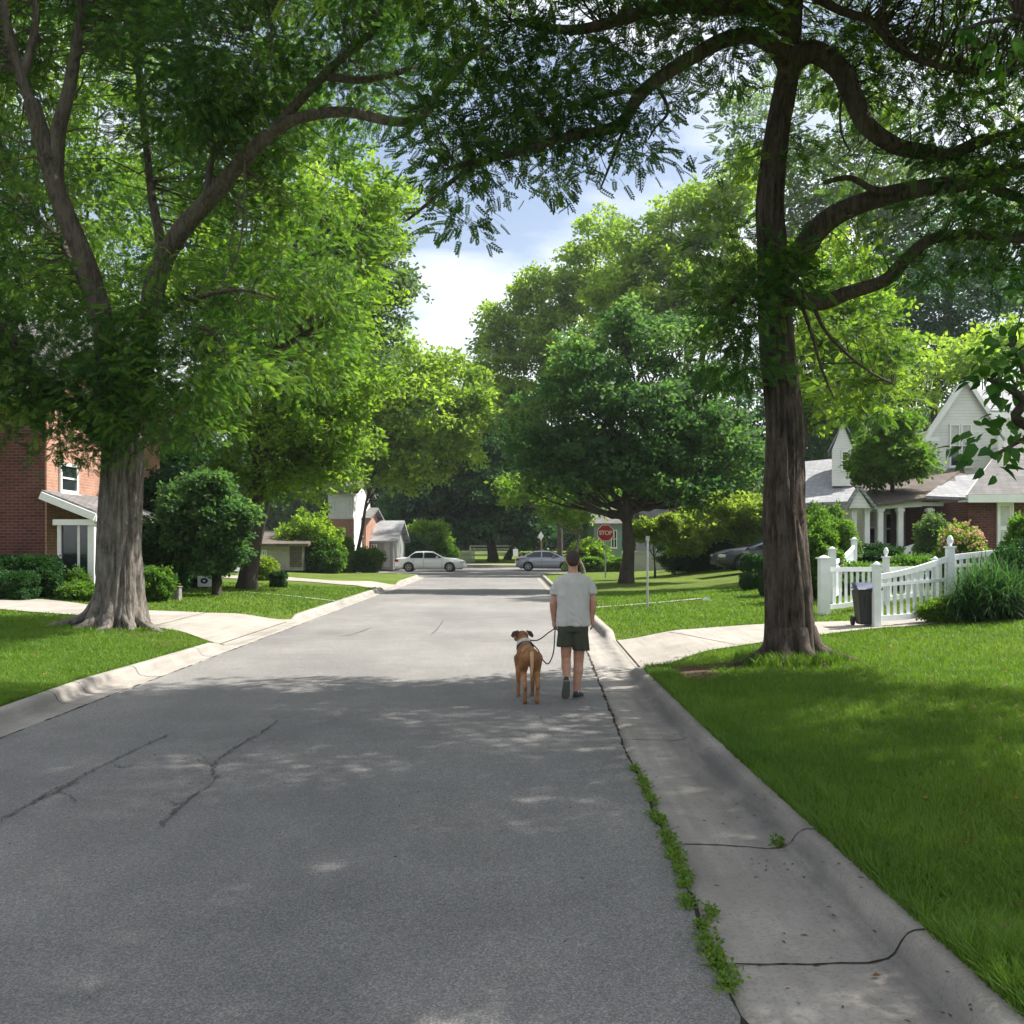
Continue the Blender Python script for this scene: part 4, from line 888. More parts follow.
    def screen(a, c, nm):
        bb = MB(); q = [P_[k] for k in (a, c)]; vs = []
        for s in q:
            z = s[2]+.026; w1 = cw(s[2])*.82; vs += [(s[0], -w1, z), (s[0], 0, z+.014), (s[0], w1, z)]
        bb.add(vs, [(0, 1, 4, 3), (1, 2, 5, 4)]); bb.build(nm, M['car_glass'], root)
    screen(1, 9, 'rear_window'); screen(n2-2, n2-10, 'windscreen')
    for wx in wheels:
        for sd in (-1, 1): wheel(root, wx, sd*W*.965, rw, rw, sd, rim)
    zt0 = float(np.interp(.05, px, pz)); ztL = float(np.interp(L-.1, px, pz))
    for sd in (-1, 1):
        b = MB(); b.box(-.02, .22, sd*W*.80-.13, sd*W*.80+.13, zt0-.22, zt0-.05); b.build('tail_light', M['lamp_red'], root, bevel=.02)
        b = MB(); b.box(L-.28, L+.0, sd*W*.78-.13, sd*W*.78+.13, ztL-.17, ztL-.05); b.build('headlight', M['lamp_clear'], root, bevel=.02)
        b = MB(); b.box(ft+.22, ft+.40, sd*(W*.93), sd*(W*.93)+sd*.16, zc+.03, zc+.15); b.build('mirror', M[paint], root, bevel=.03)
    part(root, 'front_bumper', paint, lambda b: b.box(L-.03, L+.06, -W*.7, W*.7, .26, .46), bevel=.03); part(root, 'rear_bumper', paint, lambda b: b.box(-.06, .04, -W*.7, W*.7, .28, .48), bevel=.03)
    part(root, 'underbody', 'dark', lambda b: b.box(.25, L-.25, -W*.72, W*.72, .17, .52))
    ys = [mid]
    part(root, 'door_seam', 'dark', lambda b: [b.box(x-.006, x+.006, sd*W*.995-.006, sd*W*.995+.006, .32, zc-.06) for x in (rb+.55, mid, fb-.25) for sd in (-1, 1)])
    # pivot about the car's middle
    root.location = loc; root.rotation_euler = (0, 0, rz)
    for c in root.children: c.location = (-L/2, 0, 0)
    return root
sed = dict(prof=[(0, .80), (.05, .93), (.5, 1.0), (1.0, 1.0), (3.4, .99), (4.3, .93), (4.75, .80), (4.85, .66)], belt=.86)
cw_ = car('parked_car', 'white four-door sedan parked on the cross street, left of the two cars', (X(431, 70.5), 70.5, .016), math.radians(-3), 'car_white', 4.85, sed['prof'], sed['belt'], (.75, 1.45, 2.65, 3.55, 1.43, .93), (.95, 3.82), .9)
cs_ = car('parked_car', 'silver sedan with a red tail light, beyond the walking man', (X(548, 72.5), 72.5, .016), math.radians(-5), 'car_silver', 4.5, [(0, .82), (.05, .98), (.4, 1.06), (1.0, 1.04), (3.0, 1.0), (3.9, .90), (4.4, .74), (4.5, .60)], .88, (.35, 1.35, 2.4, 3.45, 1.47, .97), (.85, 3.5), .88)
pN = G(742, 573)
cn_ = car('parked_car', 'dark navy car half hidden behind the clipped hedges and yellow bush on the right', (X(768, 42), 42, float(gz(X(768, 42), 42))-.03), math.radians(181), 'car_navy', 4.5, [(0, .82), (.05, .98), (.4, 1.06), (1.0, 1.04), (3.0, 1.0), (3.9, .90), (4.4, .74), (4.5, .60)], .88, (.35, 1.35, 2.3, 3.35, 1.32, .95), (.85, 3.5), .88, group=None)

# ------------------------------------------------------------------ signs and posts
def sign_text(txt, size, loc, mat, parent, ext=.004):
    cu = bpy.data.curves.new('txt', 'FONT'); cu.body = txt; cu.size = size; cu.space_character = .9; cu.align_x = 'CENTER'; cu.align_y = 'CENTER'; cu.extrude = ext; cu.offset = .012*size
    o = bpy.data.objects.new('txt', cu); COL.objects.link(o); o.location = loc; o.rotation_euler = (math.pi/2, 0, 0); bpy.context.view_layer.update()
    dg = bpy.context.evaluated_depsgraph_get(); me = bpy.data.meshes.new_from_object(o.evaluated_get(dg)); mw = o.matrix_world.copy()
    bpy.data.objects.remove(o); me.transform(mw); me.transform(Matrix.Translation(-Vector(ORG[parent.name]))); me.materials.clear()
    return link_mesh('lettering', me, mat, parent)
gs = G(605.5, 577.5); sx, sy = gs[0], gs[1]
st = thing('stop_sign', 'red octagonal STOP sign on a thin steel post at the right corner', 'sign', gs)
part(st, 'post', 'steel', lambda b: b.box(sx-.035, sx+.035, sy, sy+.05, gs[2]-.2, Z(540, sy)+.45))
def octo(b, r, y0, y1): b.slab([(sx+r*math.cos(math.pi/8+k*math.pi/4), y0, Z(533, sy)+r*math.sin(math.pi/8+k*math.pi/4)) for k in range(8)], (0, y1-y0, 0))
rs_ = 8.2/F*sy/math.cos(math.pi/8)
pl = part(st, 'plate', 'sign_white', lambda b: octo(b, rs_, sy-.02, sy-.002)); part(pl, 'red_face', 'sign_red', lambda b: octo(b, rs_*.93, sy-.026, sy-.0205))
sign_text('STOP', rs_*.66, (sx, sy-.031, Z(533, sy)), M['sign_white'], pl)
def post(name, label, cat, px, py_top, py_base, mat, r=.03, extra=None, Y=None):
    g = G(px, py_base) if Y is None else np.array([X(px, Y), Y, float(gz(X(px, Y), Y))])
    t = thing(name, label, cat, g); part(t, 'pole', mat, lambda b: b.cyl((g[0], g[1], g[2]-.2), (g[0], g[1], Z(py_top, g[1])), r, r*.8, 12))
    if extra: extra(t, g)
    return t
post('sign_post', 'bare grey metal post standing by the lawn path, right of the dark tree', 'post', 647.5, 537, 607, 'steel', .032, lambda t, g: part(t, 'bracket', 'steel', lambda b: (b.box(g[0]-.05, g[0]+.05, g[1]-.045, g[1]-.033, Z(541, g[1]), Z(536, g[1])), b.cyl((g[0], g[1], Z(537, g[1])), (g[0], g[1], Z(536, g[1])), .036, .02)) ))
def lampx(t, g):
    z = Z(524, g[1]); part(t, 'lantern', 'white_paint', lambda b: (b.lathe((g[0], g[1], z), (0,0,1), [(.05, 0), (.13, .05), (.16, .32), (.05, .45), (.02, .5)], 8)))
post('lamp_post', 'slim white lamp post in front of the low grey roof', 'lamp post', 382.5, 524, 566, 'white_paint', .06, lampx)
post('flag_pole', 'pale pole beside the white house beyond the yellow green bush', 'pole', 338.5, 518, 565, 'steel', .07, lambda t, g: part(t, 'base', 'stone', lambda b: b.lathe((g[0], g[1], g[2]-.05), (0,0,1), [(.5, 0), (.42, .25), (.15, .9), (.09, 1.2)], 14)))
def smsign(t, g):
    part(t, 'plate', 'sign_white', lambda b: b.slab([(g[0]+.26*math.cos(a), g[1]-.09, Z(536, g[1])+.42*math.sin(a)) for a in (0, math.pi/2, math.pi, 1.5*math.pi)], (0, .02, 0)))
post('small_sign', 'small pale diamond sign on a red-brown post beyond the silver car', 'sign', 541, 531, 562, 'post_brown', .08, smsign, Y=90)
def box_sign(t, g): part(t, 'plate', 'sign_white', lambda b: b.box(g[0]-.22, g[0]+.22, g[1]-.1, g[1]-.07, Z(556, g[1]), Z(549, g[1])))
post('small_sign', 'small white rectangular sign at the lawn edge beside the red tail light', 'sign', 515.5, 547, 562, 'steel', .04, box_sign, Y=89)
# yard sign, marker stake, utility box, edging stone
g = G(204.5, 589); ys = thing('yard_sign', 'small white yard sign with a dark emblem on the shaded lawn', 'sign', g)
for sg in (-.16, .16): part(ys, 'stake', 'steel', lambda b: b.cyl((g[0]+sg, g[1]+.02, g[2]-.1), (g[0]+sg, g[1]+.02, g[2]+.2), .008))
plt = part(ys, 'panel', 'sign_white', lambda b: b.box(g[0]-.24, g[0]+.24, g[1], g[1]+.012, g[2]+.08, g[2]+.45))
part(plt, 'emblem', 'car_navy', lambda b: b.slab([(g[0]+.13*math.cos(a)-.01, g[1]-.005, g[2]+.28+.10*math.sin(a)) for a in np.linspace(0, 2*math.pi, 14, endpoint=False)], (0, .004, 0)))
part(plt, 'emblem_center', 'sign_white', lambda b: b.slab([(g[0]+.05*math.cos(a)-.01, g[1]-.009, g[2]+.28+.035*math.sin(a)) for a in np.linspace(0, 2*math.pi, 10, endpoint=False)], (0, .003, 0)))
g = G(171.5, 600); ub = thing('utility_box', 'small grey-green utility box at the edge of the low plants', 'box', g)
part(ub, 'cabinet', 'stone', lambda b: b.box(g[0]-.2, g[0]+.2, g[1], g[1]+.3, g[2]-.05, g[2]+.34), bevel=.02); part(ub, 'lid', 'stone', lambda b: b.box(g[0]-.22, g[0]+.22, g[1]-.02, g[1]+.32, g[2]+.343, g[2]+.38), bevel=.01)
g = G(57.5, 590); mk = thing('marker_stake', 'thin pale stake at the lawn edge before the brick house', 'stake', g)
part(mk, 'stake', 'white_paint', lambda b: b.cyl((g[0], g[1], g[2]-.1), (g[0], g[1], g[2]+.95), .022, .02, 8)); part(mk, 'cap', 'white_paint', lambda b: b.lathe((g[0], g[1], g[2]+.95), (0,0,1), [(.028, 0), (.028, .03), (.005, .045)], 8))
g = G(708, 601); cn = thing('splash_block', 'small white wedge block at the end of the lawn path', 'block', g)
cn_b = MB(); cn_b.slab([(g[0]-.13, g[1], g[2]), (g[0]+.12, g[1], g[2]), (g[0]+.02, g[1], g[2]+.06), (g[0]-.06, g[1], g[2]+.11)], (0, .18, 0)); cn_b.build('wedge', M['white_paint'], cn, bevel=.01)

# ------------------------------------------------------------------ wheeled bin at the fence gap
yb = 17.95; xb_ = X(866, yb); zb = float(gz(xb_, yb))
bn = thing('wheeled_bin', 'dark wheeled bin with a blue lid in the gap of the picket fence', 'bin', (xb_, yb, zb))
def binbody(b):
    z1 = Z(590, yb); s0, s1 = .14, .20
    b.add([(xb_-s0, yb-s0, zb+.04), (xb_+s0, yb-s0, zb+.04), (xb_+s0, yb+s0, zb+.04), (xb_-s0, yb+s0, zb+.04), (xb_-s1, yb-s1, z1), (xb_+s1, yb-s1, z1), (xb_+s1, yb+s1, z1), (xb_-s1, yb+s1, z1)],
          [(0,3,2,1),(4,5,6,7),(0,1,5,4),(1,2,6,5),(2,3,7,6),(3,0,4,7)])
    for x in (-.09, 0, .09): b.box(xb_+x-.012, xb_+x+.012, yb-s1+.005, yb-s1+.03, zb+.35, z1-.03)
part(bn, 'body', 'bin_body', binbody, bevel=.015)
lid = part(bn, 'lid', 'bin_lid', lambda b: b.slab([(xb_-.23, yb-.24, Z(590, yb)+.003), (xb_+.23, yb-.24, Z(590, yb)+.003), (xb_+.23, yb-.20, Z(590, yb)+.07), (xb_+.2, yb+.0, Z(590, yb)+.13), (xb_-.2, yb+.0, Z(590, yb)+.13), (xb_-.23, yb-.20, Z(590, yb)+.07)], (0, .24, 0)), bevel=.015)
part(lid, 'handle', 'bin_body', lambda b: b.cyl((xb_-.17, yb+.27, Z(590, yb)+.03), (xb_+.17, yb+.27, Z(590, yb)+.03), .015))
for sd in (-1, 1): part(bn, 'wheel', 'rubber', lambda b: b.lathe((xb_+sd*.15, yb+.2, zb+.09), (sd, 0, 0), [(.05, 0), (.09, .003), (.09, .04), (.05, .043)], 16))

# ------------------------------------------------------------------ walking man and dog (bodies grown as one surface)
def caps(b, p0, p1, r0, r1, n=18, m=5, fl=(1,1,1)):
    """closed tapered capsule"""
    p0, p1 = np.array(p0, float), np.array(p1, float); d = p1-p0; L = np.linalg.norm(d); d = d/max(L, 1e-6)
    a = np.array([1.,0,0]) if abs(d[0]) < .8 else np.array([0,1.,0]); u = np.cross(d, a); u /= np.linalg.norm(u); w = np.cross(d, u); prof = []
    for k in range(m+1):
        t = -math.pi/2+math.pi/2*k/m; prof.append((r0*math.cos(t)+1e-4, r0*math.sin(t)))
    for k in range(m+1):
        t = math.pi/2*k/m; prof.append((r1*math.cos(t)+1e-4, L+r1*math.sin(t)))
    b.lathe(p0, d, prof, n); return b
def ell(b, c, r, n=20, rot=None):
    c = np.array(c, float); vs = []; m = 10; R = np.array(rot.to_matrix()) if rot else np.eye(3)
    for i in range(m+1):
        t = -math.pi/2+math.pi*i/m
        for k in range(n):
            a = 2*math.pi*k/n; vs.append(c+R@np.array([r[0]*(math.cos(t)+1e-3)*math.cos(a), r[1]*(math.cos(t)+1e-3)*math.sin(a), r[2]*math.sin(t)]))
    fs = [(i*n+k, i*n+(k+1) % n, (i+1)*n+(k+1) % n, (i+1)*n+k) for i in range(m) for k in range(n)]+[tuple(range(n-1, -1, -1)), tuple(range(m*n, (m+1)*n))]
    return b.add(vs, fs)
def loft(b, secs, n=28):
    """secs: (center, rx, ry[, p]) horizontal-ish superellipse rings -> closed solid"""
    vs = []
    for s in secs:
        c, rx, ry = s[:3]; tiltx, tilty = s[3] if len(s) > 3 else (0, 0)
        for k in range(n):
            a = 2*math.pi*k/n; ca, sa = math.cos(a), math.sin(a); e = .85
            x = rx*math.copysign(abs(ca)**e, ca); y = ry*math.copysign(abs(sa)**e, sa); vs.append((c[0]+x, c[1]+y, c[2]+tiltx*x+tilty*y))
    m = len(secs); fs = [(i*n+k, i*n+(k+1) % n, (i+1)*n+(k+1) % n, (i+1)*n+k) for i in range(m-1) for k in range(n)]+[tuple(range(n-1, -1, -1)), tuple(range((m-1)*n, m*n))]
    return b.add(vs, fs)
def grow(b, name, mat, parent, vox=.008, sm=6, tex=None):
    """voxel-fuse all pieces into one continuous surface and smooth it"""
    o = b.build(name, M[mat], None); m = o.modifiers.new('r', 'REMESH'); m.mode = 'VOXEL'; m.voxel_size = vox
    s = o.modifiers.new('s', 'SMOOTH'); s.iterations = sm; s.factor = .5
    dg = bpy.context.evaluated_depsgraph_get(); me = bpy.data.meshes.new_from_object(o.evaluated_get(dg)); bpy.data.objects.remove(o)
    if tex:
        for v in me.vertices:
            d = tex(v.co); v.co += v.normal*d
    me.transform(Matrix.Translation(-Vector(ORG[parent.name]))); me.materials.clear(); me.name = name
    return link_mesh(name, me, M[mat], parent, True)
YMn = 11.8
def q(px, py, dy=0.0): return P(px, py, YMn+dy)
man = thing('person', 'man seen from behind in grey t-shirt and dark shorts, holding a leash', 'person', (q(573, 700)[0], YMn, .016))
b = MB()
# torso inside the clothes, neck, head
loft(b, [(q(573, 626), .13, .09), (q(573, 612), .12, .08), (q(573, 594), .14, .085), (q(573.5, 582), .155, .07), (q(573.5, 577.5), .09, .055)])
caps(b, q(573.3, 579), q(573, 566, .01), .062, .055); ell(b, q(573, 559.5, .015), (.077, .096, .112)); ell(b, q(573, 565, .06), (.055, .055, .062))
caps(b, q(573, 561.5, .108), q(573, 563.5, .125), .010, .014, 10)                       # nose
for sx in (-1, 1):
    ell(b, q(573+sx*6.7, 561.5, .01), (.012, .024, .032)); ell(b, q(573+sx*2.6, 559.5, .092), (.018, .012, .010))
caps(b, q(571.3, 567, .103), q(574.7, 567, .103), .008, .008, 8)                        # lips
# arms
def arm(sh, el, wr, hd, curl):
    caps(b, sh, el, .050, .040); caps(b, el, el*.6+wr*.4, .041, .040); caps(b, el*.6+wr*.4, wr, .040, .027); caps(b, wr, hd, .027, .030)
    d = unit(hd-wr)
    for k in range(4):
        o = hd+np.array([.006, -.026+.017*k, 0])+d*.012; L = (.034, .040, .042, .036)[k]
        p1 = o+d*L; p2 = p1+unit(d*(1-curl)+np.array([curl*(.9 if sh[0] < q(573, 0)[0] else -.9), 0, .0]))*.026; p3 = p2+unit(d*(1-curl*1.7)+np.array([curl*(.9 if sh[0] < q(573, 0)[0] else -.9), 0, .15*curl]))*.02
        caps(b, o, p1, .0095, .009, 8, 3); caps(b, p1, p2, .009, .0085, 8, 3); caps(b, p2, p3, .0085, .007, 8, 3)
    th = wr*.5+hd*.5; caps(b, th+[0, .022, 0], th+[.012, .048, -.02], .011, .010, 8, 3); caps(b, th+[.012, .048, -.02], th+[.022, .05, -.05], .010, .008, 8, 3)
arm(q(560, 583), q(553, 603.5, .0), q(554, 620.5, .05), q(554.6, 625, .06), .75)
arm(q(588.5, 583), q(593.5, 602, -.03), q(592, 617.5, -.01), q(592, 622, .0), .35)
# legs
caps(b, q(566.5, 628), q(566, 659, .05), .085, .056); caps(b, q(566, 659, .05), q(566.2, 666, -.02), .055, .058); caps(b, q(566.2, 666, -.03), q(567.3, 681, -.105), .057, .034)
caps(b, q(580, 628), q(578.5, 662, .08), .085, .060); caps(b, q(578.5, 662, .08), q(578.2, 671, .05), .058, .060); caps(b, q(578.2, 671, .05), q(576, 690.5, .03), .059, .036)
caps(b, q(567.3, 681, -.105), q(567.2, 684, -.115), .034, .033); caps(b, q(576, 690.5, .03), q(576, 694, .03), .036, .036)
grow(b, 'body', 'skin', man, .0065, 4)
# hair: shell over crown and nape
b = MB(); ell(b, q(573, 557.6, -.004), (.083, .100, .096)); ell(b, q(573, 561.0, -.028), (.073, .070, .066))
hr = grow(b, 'hair', 'hair', man, .007, 3, lambda c: .004*noise.noise(c*60))
for sx in (-1, 1):
    e = MB(); ell(e, q(573+sx*2.6, 559.7, .103), (.0125, .008, .008), 12); eo = e.build('eye', M['eye_white'], man, True); e = MB(); ell(e, q(573+sx*2.6, 559.7, .109), (.006, .0035, .006), 10); e.build('iris', M['iris'], eo, True)
# shirt
b = MB(); loft(b, [(q(573, 625.5), .205, .132), (q(573, 618), .203, .130), (q(573, 606), .196, .126), (q(573.2, 592), .200, .132), (q(573.3, 583), .205, .122), (q(573.4, 578.2), .185, .100), (q(573.4, 575.2), .115, .078), (q(573.4, 573.4), .070, .066)])
caps(b, q(562, 581.5), q(558, 585.5), .070, .068); loft(b, [(q(555.2, 594.5, 0), .063, .068), (q(556.6, 588), .068, .072), (q(559, 581), .062, .066)]); loft(b, [(q(592.0, 593.5, -.01), .063, .068), (q(590.2, 588), .068, .072), (q(588, 581), .062, .066)])
caps(b, q(584.5, 581.5), q(588.8, 585.5), .070, .068)
def wr(c):
    z = c.z; x = c.x-q(573, 0)[0]
    return .009*noise.noise(Vector((x*11, c.y*9, z*4)))+.016*abs(noise.noise(Vector((x*9+z*6, c.y*6, z*9))))+.008*math.sin(x*38+3*noise.noise(Vector((x*4, 0, z*4))))*max(0, (1.35-z))+.003*noise.noise(Vector((x*40, c.y*30, z*12)))
grow(b, 'shirt', 'shirt', man, .009, 4, wr)
b = MB(); loft(b, [(q(573, 631), .185, .125), (q(573, 622), .182, .122), (q(573, 618), .180, .12)])
loft(b, [(q(565.3, 646.0, .03), .104, .118, (.06, .0)), (q(565.8, 638, .02), .101, .118), (q(566.8, 628), .100, .118), (q(567, 622), .09, .11)]); loft(b, [(q(580.8, 650.0, .05), .106, .118, (-.03, 0)), (q(580.2, 640, .03), .103, .12), (q(579.4, 628), .100, .118), (q(579, 622), .09, .11)])
grow(b, 'shorts', 'shorts', man, .009, 3, lambda c: .006*noise.noise(Vector((c.x*14, c.y*12, c.z*6))))
# shoes: left one trailing on its toe, right one planted
def shoe(heel, toe, up, sole_up):
    heel, toe, up = map(lambda a: np.array(a, float), (heel, toe, up)); d = unit(toe-heel); sd = unit(np.cross(d, up)); n = np.cross(sd, d); L = np.linalg.norm(toe-heel)
    def ring(f, w, h0, h1): 
        c = heel+d*L*f; return [c+sd*w*a+n*(h0+(h1-h0)*b_) for a, b_ in ((-1, 0), (-.9, .6), (-.5, 1), (.5, 1), (.9, .6), (1, 0))]
    b = MB(); secs = [ring(-.02, .026, .018, .075), ring(.1, .038, .018, .092), ring(.3, .040, .018, .095), ring(.55, .044, .018, .070), ring(.8, .046, .018, .055), ring(.97, .034, .018, .042), ring(1.04, .015, .018, .030)]
    vs = [v for s in secs for v in s]; b.add(vs, [(i*6+j, i*6+(j+1) % 6, (i+1)*6+(j+1) % 6, (i+1)*6+j) for i in range(6) for j in range(6)]+[tuple(range(6)), tuple(range(41, 35, -1))])
    so = b.build('shoe', M['shoe'], man, True); b = MB(); pts = [(-.05, .02), (.0, .040), (.3, .042), (.6, .048), (.85, .049), (1.0, .035), (1.08, .012)]
    poly = [heel+d*L*f+sd*w for f, w in pts]+[heel+d*L*f-sd*w for f, w in pts[::-1]]; b.slab(poly, n*.0175); b.build('sole', M['shoe_sole'], so)
hL = q(566.8, 682.0, -.20); tL = np.array([q(565.6, 699, -.05)[0], 11.80, .024]); shoe(hL, tL, np.cross(unit(tL-hL), [1, 0, 0])*-1 if np.cross(unit(tL-hL), [1, 0, 0])[1] < 0 else np.cross(unit(tL-hL), [1, 0, 0]), 0)
hR = np.array([q(575.2, 699, 0)[0], 11.78, .018]); shoe(hR, hR+np.array([.085, .24, 0]), (0, 0, 1), 0)
for c0, c1 in ((q(567.3, 679.8, -.100), q(567.2, 683.8, -.115)), (q(576.1, 691.5, .03), q(576, 694.5, .03))):
    b = MB(); caps(b, c0, c1, .0365, .038); b.build('sock', M['sock'], man, True)

# dog
D0 = np.array([.218, 11.44, .016]); fw = unit(np.array([-.10, .98, 0])); rt = np.array([fw[1], -fw[0], 0])
def d(f, s, z): return D0+fw*f+rt*s+np.array([0, 0, z])
dog = thing('dog', 'tan and brown short-haired dog with a white neck, on a leash left of the man', 'dog', D0)
b = MB()
caps(b, d(.02, 0, .55), d(.30, 0, .56), .090, .080); caps(b, d(.30, 0, .56), d(.56, 0, .53), .080, .108); ell(b, d(.55, 0, .47), (.09, .11, .12)); caps(b, d(.0, 0, .56), d(.55, 0, .59), .065, .075)
for s in (-1, 1):
    caps(b, d(.03, s*.068, .52), d(.11, s*.078, .36), .072, .046); caps(b, d(.11, s*.080, .36), d(-.045, s*.072, .20), .042, .022); ell(b, d(-.05, s*.072, .195), (.024, .03, .032)); caps(b, d(-.045, s*.072, .19), d(-.01, s*.070, .04), .022, .021); ell(b, d(.02, s*.070, .024), (.030, .046, .024))
    fs = .02*s; caps(b, d(.56, s*.085, .46), d(.53+fs, s*.088, .32), .056, .036); caps(b, d(.53+fs, s*.090, .32), d(.57+fs, s*.088, .15), .036, .025); caps(b, d(.57+fs, s*.088, .15), d(.575+fs, s*.088, .04), .024, .021); ell(b, d(.60+fs, s*.088, .024), (.030, .046, .024))
caps(b, d(.58, 0, .57), d(.70, -.015, .665), .095, .072); ell(b, d(.74, -.02, .70), (.078, .088, .076)); caps(b, d(.78, -.035, .69), d(.885, -.072, .665), .048, .034); ell(b, d(.90, -.078, .672), (.020, .020, .017))
grow(b, 'body', 'dog_fur', dog, .0065, 5)
b = MB(); caps(b, d(-.075, 0, .585), d(-.125, -.004, .50), .026, .022, 12); caps(b, d(-.125, -.004, .50), d(-.125, -.006, .39), .022, .016, 12); caps(b, d(-.125, -.006, .39), d(-.105, -.012, .31), .016, .007, 12); grow(b, 'tail', 'dog_tan', dog, .005, 3)
for s in (-1, 1):
    b = MB(); b.slab([d(.70, -.02+s*.045, .775), d(.74, -.02+s*.05, .78), d(.74, -.02+s*.115, .765), d(.725, -.02+s*.14, .715), d(.70, -.02+s*.12, .690), d(.69, -.02+s*.075, .72)], tuple(fw*-.014)); b.build('ear', M['dog_dark'], dog, bevel=.004)
b = MB(); b.lathe(d(.605, -.002, .592), unit(d(.70, -.015, .668)-d(.58, 0, .57)), [(.080, -.01), (.101, 0), (.098, .03), (.088, .062), (.070, .068)], 24); b.build('white_ruff', M['dog_white'], dog, True)
b = MB(); b.lathe(d(.582, 0, .574), unit(d(.70, -.015, .668)-d(.58, 0, .57)), [(.090, 0), (.1065, .001), (.1045, .026), (.090, .027)], 24); b.build('collar', M['collar'], dog, True)
for s in (-1, 1):
    b = MB(); ell(b, d(.806, -.055+s*.034, .725), (.009, .009, .009), 10); b.build('eye', M['iris'], dog, True)
b = MB(); ell(b, d(.918, -.084, .672), (.014, .012, .011), 10); b.build('nose', M['dark'], dog, True)
# leash
hand = q(555.2, 628, .06); col_ = d(.60, .02, .672)
def rope(pts, name, r=.0075):
    c = catmull(pts, 8); V, Q = tube(c, np.full(len(c), r), 8); return V, Q
lt = thing('leash', 'dark leash hanging in a loop between the man and the dog', 'leash', hand)
v1, q1 = rope([hand+[0, .01, .03], hand, q(548, 633, .1), q(538, 640, .2), col_], 'leash')
np_mesh('strand', v1, q1, M['nylon'], lt, True)
v1, q1 = rope([hand+[0, .0, .02], q(554.6, 638, .02), q(553.3, 653, .02), q(548.5, 663.5, .02), q(543, 660, .05), q(538, 650, .15), col_+[.03, 0, -.01]], 'leash')
np_mesh('loop', v1, q1, M['nylon'], lt, True)
b = MB(); b.lathe(hand+[0, -.02, .0], (0, 1, .3), [(.012, 0), (.022, .0), (.022, .04), (.012, .04)], 12); b.build('hand_grip', M['nylon'], lt, True)
